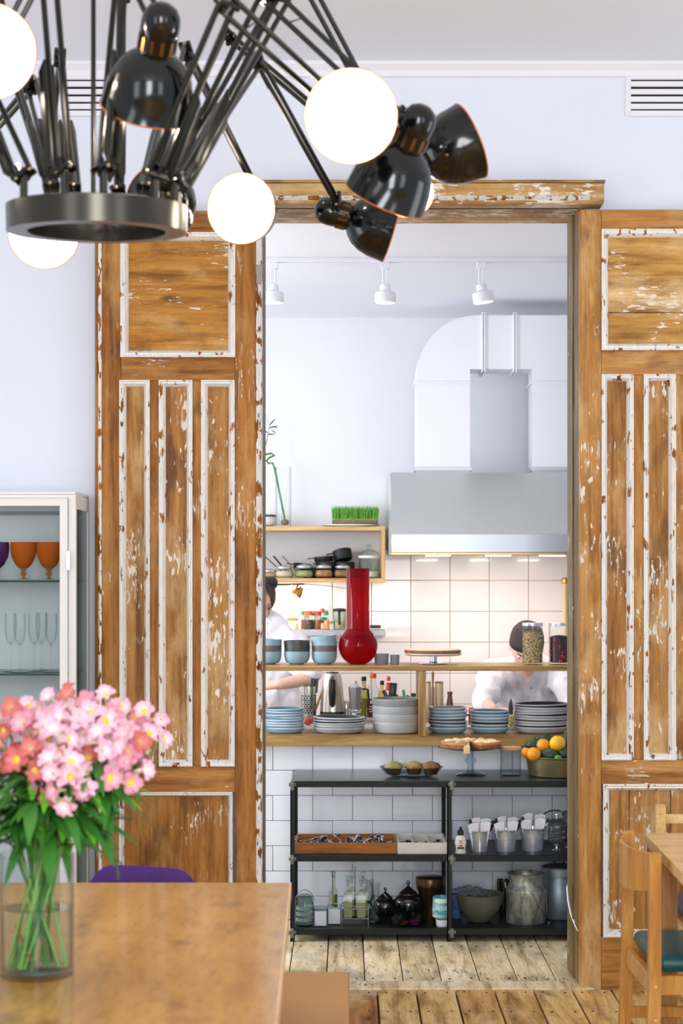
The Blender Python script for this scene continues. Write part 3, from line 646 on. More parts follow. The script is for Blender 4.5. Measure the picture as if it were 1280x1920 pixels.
jar(979, 1017, 1168, 7.84, ZP2, 'tall glass jar of pale seeds in front of the cook\'s cap', seed_m, 1184, 'tall jars on the pass', bits=([pale_seed, dark_seed], .005, 150, 'seeds'))
jar(1028, 1068, 1168, 7.84, ZP2, 'tall glass jar of dark red berries at the right edge of the pass', berry_d, 1192, 'tall jars on the pass', bits=([red_b], .008, 26, 'berries'))
# ================================================================== ON THE STEEL UNIT TOP
ZT3 = ZU[3]
def atz(px, py, z):            # ground contact pixel -> depth
    Y = K * (H - z) / (py - CY); return WX(px, Y), Y
gz = glass('blueish_glass', (.86, .92, .95))
x, y = WX(771, 7.47), 7.47; r = 59 * y / K
gp = thing('glass_platter', 'scalloped glass platter with three muffins on the black unit', 'plate', (x, y, ZT3 + .0006))
bm = B(); n = 48; rings = []
for rr_, z_ in ((r * .62, .002), (r * .8, .01), (r * .97, .036), (r, .04), (r * .96, .042), (r * .78, .016), (r * .6, .007)):
    rings.append([bm.verts.new((rr_ * (1 + .018 * math.cos(12 * 2 * math.pi * k / n)) * math.cos(2 * math.pi * k / n), rr_ * (1 + .018 * math.cos(12 * 2 * math.pi * k / n)) * math.sin(2 * math.pi * k / n), z_)) for k in range(n)])
for a, b_ in zip(rings, rings[1:]):
    for k in range(n): bm.faces.new((a[k], a[(k + 1) % n], b_[(k + 1) % n], b_[k]))
bm.faces.new(rings[0]); bm.faces.new(rings[-1])
new('dish', bm, glass('dish_glass', (.78, .85, .88), edge=.3), gp)
muf = mat('muffin_top', srgb(150, 118, 62), .75, var=.4, vs_=35, bump=.6, bs=70); muf2 = mat('muffin_green', srgb(140, 132, 74), .75, var=.4, vs_=30, bump=.6, bs=70); muf3 = mat('muffin_brown', srgb(130, 84, 44), .75, var=.35, vs_=30, bump=.6, bs=70)
mcase = mat('muffin_side', srgb(96, 58, 28), .8, var=.3, vs_=50)
for k, (px, m_, l) in enumerate(((738, muf2, 'greenish golden muffin at the left of the glass platter'), (776, muf, 'golden muffin in the middle of the glass platter'), (808, muf3, 'darker brown muffin at the right of the glass platter'))):
    yy = y - .01 + .012 * (k == 1); mf = thing('muffin', l, 'muffin', (WX(px, yy), yy, ZT3 + .009), group='muffins on the glass platter')
    bm = B(); lathe(bm, [(0, 0), (.026, 0), (.034, .03), (0, .03)], 24); new('base', bm, mcase, mf)
    bm = B(); ball(bm, (0, 0, .030), .040, 22, (1, 1, .58))
    for v in bm.verts:
        v.co.z = max(v.co.z, .026) + .0025 * math.sin(v.co.x * 190 + k) * math.cos(v.co.y * 150)
    new('top', bm, m_, mf)
# glass pedestal with apple cake
x, y = WX(882, 7.50), 7.50; r = 61 * y / K; zp = WZ(1402, 7.5) - ZT3
cs = thing('glass_cake_stand', 'clear glass pedestal cake stand holding a sliced apple cake', 'cake stand', (x, y, ZT3 + .0006))
new('foot', lathe(B(), [(0, 0), (.060, 0), (.062, .004), (.05, .008), (.02, .014), (.012, .02), (.017, .03), (.011, .038), (.016, .05), (.024, .062), (.016, .075), (.012, .082), (.018, zp - .006), (.03, zp - .004), (0, zp - .003)], 32), glass('pedestal_glass', (.80, .87, .92), edge=.3), cs)
new('plate', lathe(B(), [(0, zp - .003), (r * .9, zp - .003), (r, zp + .002), (r, zp + .005), (r * .93, zp + .001), (0, zp + .001)], 48), glass('stand_glass', (.72, .80, .82), edge=.3), cs)
ck = thing('apple_cake', 'golden apple cake with a slice pulled out on the glass stand', 'cake', (x, y, ZT3 + zp + .0018))
glaze = mat('cake_golden', srgb(196, 140, 82), .45, coat=.3, var=.25, vs_=24, bump=.5, bs=60); apple = mat('apple_slice', srgb(232, 204, 156), .4, coat=.2, var=.08, vs_=20)
rc = r * .94; gap0, gap1 = R(256), R(286)
def sector(bm, a0, a1, r0, z0, z1, n=30, M=None):
    pts = [(0, 0)] + [(r0 * math.cos(a0 + (a1 - a0) * i / n), r0 * math.sin(a0 + (a1 - a0) * i / n)) for i in range(n + 1)]
    prism(bm, pts, z0, z1, 'z', M)
bm = B(); sector(bm, gap1, gap0 + 2 * math.pi, rc, 0, .018, 44); new('base', bm, crust, ck, smooth=30)
bm = B(); sector(bm, gap1, gap0 + 2 * math.pi, rc * .97, .018, .026, 44); new('filling', bm, glaze, ck, smooth=30)
rr = random.Random(3)
ap0 = None
for k in range(18):
    a = gap1 + .15 + (2 * math.pi - .75) * k / 18; q = rc * (.72 if k % 2 else .45)
    M_ = (q * math.cos(a), q * math.sin(a), .027)
    if ap0 is None: ap0 = o = new('apple_slice', ball(B(), (0, 0, 0), .02, 10, (1.2, .5, .32)), apple, ck, M_, (0, 0, a))
    else: o = link_copy(ap0); o.location = M_; o.rotation_euler = (rr.uniform(-.2, .2), 0, a + rr.uniform(-.3, .3))
sc_ = thing('cake_slice', 'cut slice of apple cake tipped out at the front of the glass stand', 'cake', (x - .012, y - rc * .55, ZT3 + zp + .002), (R(12), 0, R(-10)))
bm = B(); sector(bm, R(258), R(280), rc * .55, .001, .028, 6); new('crumb', bm, apple, sc_, smooth=30)
# glass jar with wooden lid
jar(937, 977, 1400, 7.50, ZT3, 'empty ribbed glass jar with a wooden lid beside the fruit tin', None, 1440, lid=mat('wooden_lid', srgb(196, 160, 110), .6), gl=smoke, lidh=.012)
# fruit tin
xb, yb = WX(1047, 7.50), 7.50
tin = thing('enamel_basin', 'dull olive-brown metal basin full of fruit on the black unit', 'bowl', (xb, yb, ZT3 + .0006))
ol = mat('olive_metal', srgb(116, 106, 72), .4, .5, var=.25, vs_=14)
rb = .138; hb = WZ(1424, yb - rb) - ZT3
new('body', lathe(B(), [(0, 0), (rb * .86, 0), (rb * .9, .004), (rb * .98, hb - .004), (rb * 1.02, hb), (rb * 1.0, hb + .003), (rb * .95, hb - .004), (rb * .87, .008), (0, .007)], 40), ol, tin)
org = mat('orange_peel', srgb(244, 158, 20), .42, bump=.25, bs=220, var=.06); yel = mat('yellow_peel', srgb(248, 184, 32), .4, bump=.25, bs=220, var=.05)
grn = mat('avocado_skin', srgb(36, 66, 40), .4, bump=.5, bs=130, var=.25, vs_=20); lime = mat('lime_skin', srgb(88, 150, 34), .4, bump=.2, bs=150)
stem_m = mat('dry_stem', srgb(120, 110, 60), .8)
def fruit(px, py, rpx, m, label, cat='orange', Y=7.46, sc=(1, 1, .96), nm='orange', rot=(0, 0, 0)):
    r_ = rpx * Y / K; f = thing(nm, label, cat, tuple(P(px, py, Y) - Vector((0, 0, r_ * sc[2]))), rot, group='fruit in the olive basin')
    bm = B(); ball(bm, (0, 0, r_ * sc[2]), r_, 24, sc); new('skin', bm, m, f)
    new('stem_end', lathe(B(), [(0, .002), (.003, .001), (.0035, -.002), (0, -.002)], 8, Matrix.Translation((0, -r_ * .35, r_ * sc[2] * 1.93))), stem_m, f)
fruit(1000, 1414, 13.5, org, 'orange at the front left of the fruit basin', Y=7.42)
fruit(986, 1411, 10, org, 'small orange touching the left rim of the fruit basin', Y=7.47)
fruit(1018, 1397, 12.5, org, 'orange in the upper middle of the fruit heap', Y=7.47)
fruit(1045, 1394, 15.5, yel, 'largest yellow-orange fruit at the top of the heap', Y=7.45)
fruit(1030, 1416, 16, grn, 'dark green avocado at the front middle of the basin', 'avocado', 7.43, (1.1, 1, .8), 'avocado')
fruit(1060, 1414, 15, grn, 'dark green avocado at the front right of the basin', 'avocado', 7.44, (1.1, 1, .9), 'avocado')
fruit(1000, 1397, 14, grn, 'dark green avocado behind the oranges on the left', 'avocado', 7.53, (1.2, 1, .75), 'avocado')
fruit(1020, 1385, 14, grn, 'dark green avocado at the back of the heap', 'avocado', 7.56, (1.4, 1, .65), 'avocado')
fruit(1064, 1390, 14, grn, 'dark green avocado at the right end above the basin rim', 'avocado', 7.53, (1, 1, 1.2), 'avocado')
fruit(1046, 1421, 6, lime, 'small bright green lime at the front rim of the basin', 'lime', 7.385, (1.2, 1, .9), 'lime')
# ================================================================== MIDDLE SHELF
ZM = ZU[2]
tray_m = wood('orange_box_wood', srgb(104, 58, 16), srgb(150, 88, 30), srgb(172, 108, 44), 'x', rough=.45, knots=False)
def tray(px0, px1, y0, y1, h, m, label, divs, t=.008):
    x0, x1 = WX(px0, y0), WX(px1, y0)
    tr_ = thing('cutlery_tray', label, 'tray', (x0, y0, ZM + .0006)); L_ = x1 - x0; D = y1 - y0
    new('bottom', box(B(), t, L_ - t, t, D - t, 0, .006), m, tr_)
    for n_, b_ in (('front_side', (0, L_, 0, t, 0, h)), ('back_side', (0, L_, D - t, D, 0, h)), ('end_side', (0, t, t, D - t, 0, h)), ('end_side', (L_ - t, L_, t, D - t, 0, h))):
        new(n_, box(B(), *b_, .001), m, tr_)
    for d in divs: new('partition', box(B(), L_ * d - t / 2, L_ * d + t / 2, t, D - t, .006, h - .006, .001), m, tr_)
    return tr_, x0, L_
tw_, tx0, tL = tray(553, 744, 7.335, 7.60, .044, tray_m, 'long orange-brown wooden cutlery tray on the middle black shelf', (.5,))
wtray, wx0, wL = tray(745, 838, 7.325, 7.60, .046, mat('cream_painted_wood', srgb(206, 204, 192), .55, var=.08, vs_=20), 'short cream-painted divided tray beside the wooden cutlery tray', (.33, .66))
cut = mat('cutlery_steel', srgb(150, 154, 160), .2, .95); cutd = mat('black_handles', srgb(24, 24, 27), .35)
def fork_mesh(kind):
    bm = B()
    box(bm, -.004, .004, 0, .10, 0, .0035, .001)
    if kind == 0:
        ball(bm, (0, .125, .003), .02, 10, (.55, 1, .25))
    elif kind == 1:
        box(bm, -.009, .009, .10, .13, .001, .004, .001)
        for q in (-.007, -.0023, .0023, .007): box(bm, q - .0014, q + .0014, .13, .165, .001, .0035)
    else: prism(bm, [(-.003, .10), (.008, .10), (.009, .17), (.003, .19), (-.003, .185)], .0005, .003, 'z')
    return bm
protos = []
nm = ['spoon', 'fork', 'knife']
labs = ['shiny steel spoon lying in the orange-brown wooden tray', 'shiny steel fork lying in the orange-brown wooden tray', 'shiny steel knife lying in the orange-brown wooden tray']
rr = random.Random(5)
for k in range(42):
    kd = rr.choice([0, 0, 1, 2]); px = rr.uniform(.02, .46) if k % 2 else rr.uniform(.53, .95)
    l_ = (tx0 + .025 + px * (tL - .06), 7.37 + rr.uniform(0, .05), ZM + .012 + .0018 * (k // 2) * .85)
    rot = (rr.uniform(-.05, .07), rr.uniform(-.4, .4), rr.uniform(-.55, .55))
    pr = next((q for q in protos if q[0] == kd), None)
    if pr is None: o = new(nm[kd], fork_mesh(kd), cut, None, l_, rot); protos.append((kd, o))
    else: o = link_copy(pr[1]); o.location = l_; o.rotation_euler = rot
    tag(o, labs[kd], 'cutlery', 'cutlery heaped in the wooden tray')
fp = None
for k in range(9):
    l_ = (wx0 + .02 + (.05 + .085 * k) * wL, 7.36 + rr.uniform(0, .04), ZM + .012 + .003 * (k % 3)); rot = (rr.uniform(0, .06), rr.uniform(-.3, .3), rr.uniform(-.15, .15))
    if fp is None: fp = o = new('teaspoon', fork_mesh(0), cutd, None, l_, rot)
    else: o = link_copy(fp); o.location = l_; o.rotation_euler = rot
    tag(o, 'small dark teaspoon lying in the cream divided tray', 'cutlery', 'teaspoons in the cream tray')
# sauce bottle
wpl = mat('white_plastic', srgb(228, 222, 216), .4); bpl = mat('black_plastic', srgb(22, 22, 24), .35)
Y = 7.345; sb = thing('sauce_bottle', 'small white squeeze bottle with black cap beside the cream tray', 'bottle', (WX(863, Y), Y, ZM + .0006))
bh = .085
bm = B(); lathe(bm, [(0, 0), (.021, 0), (.023, .004), (.019, .016), (.021, .03), (.024, .045), (.018, .068), (.011, .074), (0, .074)], 24, sy=.6); new('bottle_body', bm, wpl, sb)
new('cap', lathe(B(), [(0, .074), (.013, .074), (.013, .09), (.007, .096), (.005, .108), (0, .108)], 18, sy=.8), bpl, sb)
bm = B(); lathe(bm, [(.0247, .026), (.0249, .029), (.0247, .032)], 24, sy=.62)
def arc_label(name, r, z0, z1, a0, a1, m, parent, n=10, sy=1.0, rfun=None):
    bm = B(); vs0 = []
    for i in range(n + 1):
        a = R(a0 + (a1 - a0) * i / n); ra = r
        vs0.append((bm.verts.new((ra * math.cos(a), ra * math.sin(a) * sy, z0)), bm.verts.new((ra * math.cos(a), ra * math.sin(a) * sy, z1))))
    for a, b_ in zip(vs0, vs0[1:]): bm.faces.new((a[0], b_[0], b_[1], a[1]))
    return new(name, bm, m, parent)
bm.free()
arc_label('green_band', .0225, .019, .027, 235, 305, mat('green_print', srgb(30, 66, 44), .5), sb, sy=.62)
arc_label('red_swoosh', .0238, .030, .035, 250, 290, mat('red_print', srgb(196, 60, 40), .5), sb, sy=.62)
for q in (.042, .047, .052): arc_label('print_line', .0246, q, q + .002, 255, 285, mat('brown_print', srgb(120, 70, 60), .5), sb, sy=.62)
# buckets with napkins and cutlery
galv = mat('galvanised_steel', srgb(206, 212, 220), .3, .75, var=.12, vs_=16, bump=.04, bs=60)
nap = mat('white_napkin', srgb(236, 234, 240), .85, bump=.15, bs=60)
for k, (a, b_, py0, Y, l) in enumerate(((879, 917, 1556, 7.40, 'galvanised bucket of rolled napkins and cutlery nearest the sauce bottle'), (925, 970, 1554, 7.41, 'galvanised bucket of napkins and cutlery in the middle of three'), (974, 1022, 1551, 7.43, 'galvanised bucket of napkins at the right beside the silver bowls'))):
    r_ = (b_ - a) / 2 * Y / K; h_ = WZ(py0, Y) - ZM - .003; xc = WX((a + b_) / 2, Y)
    bk = thing('napkin_bucket', l, 'bucket', (xc, Y, ZM + .0006), group='galvanised buckets on the middle shelf')
    pr = [(0, 0), (r_ * .8, 0), (r_ * .81, .003)]
    for q in (.55, .6, .65): pr += [(r_ * (.8 + .2 * (q - .012)), h_ * (q - .012)), (r_ * (.8 + .2 * q) + .0014, h_ * q), (r_ * (.8 + .2 * (q + .012)), h_ * (q + .012))]
    pr += [(r_ * .99, h_ - .003), (r_ + .0015, h_), (r_ * .98, h_ + .001), (r_ * .96, h_ - .004), (r_ * .78, .004), (0, .004)]
    new('pail', lathe(B(), pr, 32), galv, bk)
    new('pail_seam', box(B(), -.003, .003, -r_ * .93 - .001, -r_ * .80, .004, h_ * .5, .0005), galv, bk) if k == 0 else None
    new('pail_handle', tube(B(), [(r_ * math.cos(t_) * 1.03, r_ * math.sin(t_) * .35 - r_ * .5, h_ * .96 - abs(math.sin(t_)) * .016) for t_ in [R(180 + 180 * i / 12) for i in range(13)]], .0012, 6), galv, bk)
    # napkins: rolled cloth wrapped round cutlery
    nn = 4
    for j in range(nn):
        fx_ = (-.30, .34, -.28, .30)[j] * r_; fy = (-.38, -.30, .25, .38)[j] * r_; tilt = (-.14, .10, -.06, .12)[j]
        hn = h_ * 1.02 + (.028, .034, .047, .044)[j] * (1.15 if k == 2 else 1)
        napo = new('rolled_napkin', prism(B(), [(-.012, 0), (.012, 0), (.023, hn * .97), (.004, hn), (-.021, hn * .94)], -.006, .006, 'y'), nap, None, (xc + fx_, Y + fy, ZM + .006), (0, tilt, (.1, -.2, .3, .0)[j]))
        tag(napo, ['white rolled napkin standing in the bucket nearest the sauce bottle', 'white rolled napkin standing in the middle bucket', 'white rolled napkin standing in the right bucket'][k], 'napkin', 'rolled napkins in the %s bucket' % ('left', 'middle', 'right')[k])
    for j in range(3 if k < 2 else 2):
        fx_ = (.75, -.8, .6)[j] * r_ * .8; fy = (-.3, -.1, .1)[j] * r_
        kn = new('steak_knife', None or tube(tube(B(), [(0, 0, 0), (0, 0, h_ * .9)], .0025, 6), [(0, 0, h_ * .9), (0, 0, h_ + .018), (.002, 0, h_ + .036), (.004, 0, h_ + .044)], [.004, .0065, .0068, .003], 8), cutd, None, (xc + fx_ * .45, Y + fy, ZM + .006), (0, (.34, -.22, .42)[j], 0))
        tag(kn, ['black-handled knife leaning in the bucket nearest the sauce bottle', 'black-handled knife leaning in the middle bucket', 'black-handled knife leaning in the right bucket'][k], 'knife', 'knives in the %s bucket' % ('left', 'middle', 'right')[k])
# silver footed bowls
silver = mat('polished_silver', srgb(216, 220, 224), .14, .9)
for k, (px, Y, n_, z0) in enumerate(((1043, 7.42, 3, 0), (1068, 7.50, 5, 0))):
    for j in range(n_):
        r_ = 17 * Y / K
        o = new('silver_coupe', lathe(B(), [(0, 0), (.019, 0), (.02, .002), (.006, .008), (.005, .018), (.016, .022), (r_ * .85, .036), (r_, .054), (r_ * .97, .055), (r_ * .8, .038), (.01, .025), (0, .024)], 30), silver, None, (WX(px, Y), Y, ZM + .0006 + j * .0235))
        tag(o, f'polished silver footed bowl, {"topmost" if j == n_ - 1 else ORD(j)} in the {"stack right of the buckets" if k == 0 else "stack by the door jamb"}', 'bowl', 'stacked silver footed bowls')
cov = thing('silver_dome', 'small dark silver lid with a knob on top of the footed bowls', 'lid', (WX(1043, 7.42), 7.42, ZM + .104))
new('dome', lathe(B(), [(.054, 0), (.055, .002), (.046, .014), (.025, .026), (.008, .030), (0, .031)], 28), silver, cov); new('knob', lathe(B(), [(0, .030), (.005, .031), (.004, .036), (.009, .042), (.008, .048), (0, .052)], 14), silver, cov)
hoop = tag(new('wire_hoop', tube(B(), [(WX(1040, 7.6) + .075 * math.cos(t_), 7.60, ZM + .07 + .072 * math.sin(t_)) for t_ in [2 * math.pi * i / 30 for i in range(30)]], .0028, 6, True), cutd), 'thin dark wire hoop standing behind the right napkin bucket', 'hoop')
# ================================================================== BOTTOM SHELF
ZL = ZU[1]
def lathe_thing(name, label, cat, px, Y, z, parts, group=None, rot=(0, 0, 0)):
    t = thing(name, label, cat, (WX(px, Y), Y, z + .0006), rot, group)
    for pn, prof, m, *k in parts: new(pn, lathe(B(), prof, k[0] if k else 28), m, t)
    return t
def px2(w, Y): return w * Y / K
# jars left
g_dark = glass('dim_glass', (.70, .76, .74))
Y = 7.36; r = px2(17.5, Y)
j = lathe_thing('clip_jar', 'round clip-top glass jar with a pale lid label at the left shelf post', 'jar', 571, Y, ZL, [
    ('jar_glass', [(0, 0), (r * .9, 0), (r, .006), (r, .09), (r * .8, .105), (r * .8, .115), (r * .75, .115), (r * .95, .088), (r * .95, .008), (0, .007)], g_dark),
    ('lid', [(0, .13), (r * .5, .128), (r * .82, .12), (r * .82, .114), (0, .114)], g_dark)])
new('wire_clip', tube(B(), [(r * 1.02 * math.cos(t_), -.004, .095 + .05 * math.sin(t_)) for t_ in [R(180 * i / 14) for i in range(15)]], .0016, 6), cut, j)
for q in (.02, .043, .066): new('paper_label', lathe(B(), [(r * .93, q), (r * .93, q + .014)], 28), mat('label_white', srgb(214, 218, 222), .6), j)
for k, (px, Y, l) in enumerate(((601, 7.36, 'glass sugar shaker with white sugar near the left shelf post'), (626.5, 7.40, 'second white sugar shaker in front of the tall stoppered bottle'))):
    s_ = thing('sugar_holder', l, 'sugar bowl', (WX(px, Y), Y, ZL + .0006), group='white sugar holders')
    h_ = .062; w_ = px2(11.5, Y)
    new('packets', box(B(), -w_, w_, -w_, w_, .002, h_, .002), mat('sugar_paper', srgb(206, 208, 224), .8), s_)
    new('holder', frame_ring(B(), -w_ - .002, w_ + .002, 0, h_ + .022, [(0, -w_ - .002), (0, -w_ - .005), (.003, -w_ - .005), (.003, -w_ - .002)]), g_dark, s_)
    bm = B(); box(bm, -w_ - .0015, w_ + .0015, -w_ - .0015, w_ + .0015, h_ + .001, h_ + .018, .002); new('glass_top', bm, clear2, s_)
# tall bottle back left + jar behind
bottle_g = glass('bottle_glass', (.82, .85, .78)); oilg = mat('pale_oil', srgb(150, 152, 116), .2, trans=0)
def bottle(name, label, cat, px, Y, z, w, h, neckw, fill, fillh, stop=None, sq=False, g=None, group=None, cap=None):
    r_ = px2(w / 2, Y); rn_ = px2(neckw / 2, Y); hb_ = h * .62
    t = thing(name, label, cat, (WX(px, Y), Y, z + .0006), group=group)
    n = 4 if sq else 24; M_ = Matrix.Rotation(R(45), 4, 'Z') if sq else None; f_ = 1.3 if sq else 1
    new('bottle_glass', lathe(B(), [(0, 0), (r_ * .95 * f_, 0), (r_ * f_, .004), (r_ * f_, hb_), (r_ * .75 * f_, hb_ + h * .05), (rn_, hb_ + h * .12), (rn_ * .9, h * .93), (rn_ * 1.25, h * .95), (rn_ * 1.2, h)], n, M_), g or bottle_g, t)
    if fill: new('contents', lathe(B(), [(0, .004), (r_ * .86 * f_, .004), (r_ * .86 * f_, fillh * hb_), (0, fillh * hb_)], n, M_), fill, t)
    if stop: new('stopper', lathe(B(), [(0, h * .97), (rn_ * .8, h * .97), (rn_ * 1.1, h * 1.01), (.006, h * 1.03), (.011, h * 1.07), (.009, h * 1.11), (0, h * 1.125)], 14), stop, t)
    if cap: new('cap', lathe(B(), [(0, h * .93), (rn_ * 1.4, h * .93), (rn_ * 1.4, h * 1.02), (rn_ * 1.2, h * 1.05), (0, h * 1.05)], 16), cap, t)
    return t
bottle('oil_bottle', 'tall narrow stoppered glass bottle behind the sugar holders', 'bottle', 625, 7.55, ZL, 16, .17, 7, oilg, .9, g_dark)
# wire rack with cruets
rk = thing('cruet_rack', 'chrome wire rack holding four glass cruets', 'rack', (WX(665, 7.42), 7.42, ZL + .0006)); wv = px2(25, 7.42); dv = .032
bm = B()
for z_ in (.022, .062, .072): tube(bm, [(-wv, -dv, z_), (wv, -dv, z_), (wv, dv, z_), (-wv, dv, z_)], .0018, 6, True)
for a, b_ in ((-wv, -dv), (wv, -dv), (wv, dv), (-wv, dv)): tube(bm, [(a, b_, 0), (a, b_, .073)], .0018, 6)
new('wire_frame', bm, cut, rk)
bm = B(); tube(bm, [(0, 0, .022), (0, 0, .225)], .0026, 8); tube(bm, [(.0, 0, .225 + .014 + .0) if False else (.012 * math.cos(t_), 0, .237 + .012 * math.sin(t_)) for t_ in [2 * math.pi * i / 14 for i in range(14)]], .002, 6, True)
new('carry_handle', bm, cut, rk)
new('rack_base', box(B(), -wv, wv, -dv, dv, .016, .021, .001), mat('rack_brown', srgb(60, 44, 30), .5), rk)
for k, (dx, dy, l) in enumerate(((-.028, -.014, 'front left cruet with a stopper in the wire rack'), (.026, -.014, 'front right cruet with a stopper in the wire rack'), (-.012, .018, 'back left cruet in the wire rack'), (.034, .018, 'back right cruet in the wire rack'))):
    x_ = WX(665, 7.42) + dx; Y_ = 7.42 + dy
    bottle('cruet', l, 'bottle', CX + x_ * K / Y_, Y_, ZL + .0215, 19, .155 + .01 * (k > 1), 8, oilg, .75, clear2, sq=True, group='cruets in the wire rack')
# carafe
r = px2(11, 7.40)
lathe_thing('glass_carafe', 'empty narrow glass carafe right of the cruet rack', 'carafe', 703, 7.40, ZL, [('carafe_glass', [(0, 0), (r, 0), (r * 1.05, .005), (r * 1.0, .07), (r * .72, .12), (r * .7, .145), (r * .9, .168), (r * .85, .168), (r * .64, .145), (r * .66, .12), (r * .94, .07), (r * .98, .008), (0, .007)], smoke)])
lathe_thing('glass_carafe', 'second glass carafe half hidden behind the first', 'carafe', 692, 7.48, ZL, [('carafe_glass', [(0, 0), (r, 0), (r, .08), (r * .72, .12), (r * .7, .15), (r * .85, .17), (r * .64, .15), (r * .94, .07), (0, .007)], smoke)])
# teapots
pew = mat('dark_pewter', srgb(92, 88, 86), .22, .9, var=.2, vs_=20)
for px, Y, s_, l, flip in ((722, 7.52, .8, 'small dark metal teapot with a looping handle behind the glass bowls', 1), (765, 7.50, 1.0, 'larger dark pewter teapot with a tall domed lid', -1)):
    t = thing('teapot', l, 'teapot', (WX(px, Y), Y, ZL + .0006), group=None); t.scale = (s_, s_, s_)
    new('body', lathe(B(), [(0, 0), (.035, 0), (.036, .006), (.05, .02), (.062, .05), (.062, .07), (.05, .095), (.036, .104), (0, .104)], 28), pew, t)
    new('lid', lathe(B(), [(.038, .103), (.038, .108), (.03, .116), (.014, .128), (.006, .135), (.004, .142), (.009, .149), (.007, .157), (0, .16)], 22), pew, t)
    hp = [(flip * (-.058 - .034 * math.sin(u * math.pi)), 0, .045 + .075 * u + .02 * math.sin(u * math.pi * 2)) for u in [i / 10 for i in range(11)]]
    new('handle', tube(B(), hp, .005, 8), bpl, t)
    new('spout', tube(B(), [(flip * .05, 0, .04), (flip * .078, 0, .06), (flip * .088, 0, .09), (flip * .104, 0, .108)], [.014, .010, .008, .006], 10), pew, t)
# glass candy bowls in front
fac = glass('faceted_glass', (.70, .76, .78))
amb = mat('amber_content', srgb(168, 84, 22), .3); mag = mat('magenta_content', srgb(140, 24, 80), .3)
for k, (px, Y, rp_, hh_, c_, l, rt) in enumerate(((737, 7.335, 21, .06, None, 'tilted faceted glass bowl left of the amber-bottomed one', (R(38), 0, .3)), (754, 7.36, 17, .045, amb, 'faceted glass bowl with amber contents before the teapots', (0, 0, 0)), (777, 7.345, 14, .062, mag, 'faceted glass pot with a magenta patch beside the bronze urn', (0, 0, 0)))):
    r = px2(rp_, Y)
    t = thing('glass_bowl', l, 'bowl', (WX(px, Y), Y, ZL + (.0006 if k else .026)), rt, 'faceted glass bowls')
    bm = lathe(B(), [(0, 0), (r * .6, 0), (r * .9, hh_ * .35), (r, hh_ * .8), (r * .96, hh_), (r * .9, hh_), (r * .84, hh_ * .4), (r * .5, .006), (0, .005)], 12)
    new('bowl_glass', bm, fac, t, smooth=0)
    if c_: new('contents', lathe(B(), [(0, .006), (r * .52, .006), (r * .75, hh_ * .35), (0, hh_ * .42)], 14), c_, t)
Y = 7.40; r = px2(19, Y)
lathe_thing('glass_bowl', 'larger cut glass bowl stacked behind the amber-bottomed one', 'bowl', 764, Y, ZL, [('bowl_glass', [(0, 0), (r * .6, 0), (r * .95, .03), (r, .065), (r * 1.05, .08), (r * .98, .08), (r * .9, .035), (r * .5, .006), (0, .005)], fac, 14)], 'faceted glass bowls')
# bronze urn
bronze = mat('dark_bronze', srgb(88, 66, 48), .3, .85, var=.3, vs_=14)
Y = 7.52; r = px2(27, Y)
u = lathe_thing('bronze_urn', 'dark bronze lidded canister behind the turquoise goblet', 'urn', 806, Y, ZL, [('body', [(0, 0), (r * .8, 0), (r * .82, .005), (r * .82, .11), (r * .98, .13), (r, .135), (r, .165), (r * .97, .168), (0, .168)], bronze), ('lid', [(0, .176), (r * .7, .175), (r * 1.02, .17), (r * 1.02, .166), (0, .166)], bronze)])
new('band', lathe(B(), [(r * .83, .112), (r * .86, .115), (r * .83, .118)], 28), mat('brass', srgb(196, 148, 70), .3, .9), u)
# turquoise goblet
Y = 7.345; r = px2(18, Y)
def turq():
    m, nt, b = base('turquoise_swirl'); tc = nt.nodes.new('ShaderNodeTexCoord'); n = nt.nodes.new('ShaderNodeTexNoise'); n.inputs['Scale'].default_value = 30; n.inputs['Detail'].default_value = 3
    mp = nt.nodes.new('ShaderNodeMapping'); mp.inputs['Scale'].default_value = (.6, .6, 1.5); nt.links.new(tc.outputs['Object'], mp.inputs[0]); nt.links.new(mp.outputs[0], n.inputs['Vector'])
    r_ = nt.nodes.new('ShaderNodeValToRGB'); e = r_.color_ramp.elements; e[0].position = .42; e[1].position = .62; e[0].color = srgb(72, 150, 166); e[1].color = srgb(210, 228, 226)
    nt.links.new(n.outputs['Fac'], r_.inputs['Fac']); nt.links.new(r_.outputs['Color'], b.inputs['Base Color']); b.inputs['Roughness'].default_value = .25; return m
tq = turq()
g = lathe_thing('ceramic_goblet', 'turquoise and white glazed ceramic goblet at the front of the bottom shelf', 'goblet', 828, Y, ZL, [('cup', [(0, .028), (r * .6, .028), (r * .97, .04), (r * 1.03, .055), (r * 1.0, .085), (r * .93, .108), (r * .97, .118), (r * .9, .118), (r * .86, .108), (0, .06)], tq, 32), ('foot', [(0, 0), (r * .55, 0), (r * .6, .004), (r * .66, .028), (0, .029)], c_white, 28)])
new('rim_band', lathe(B(), [(r * .97, .1165), (r * .985, .119), (r * .93, .1205), (r * .90, .118)], 32), mat('turquoise_rim', srgb(60, 150, 164), .25), g)
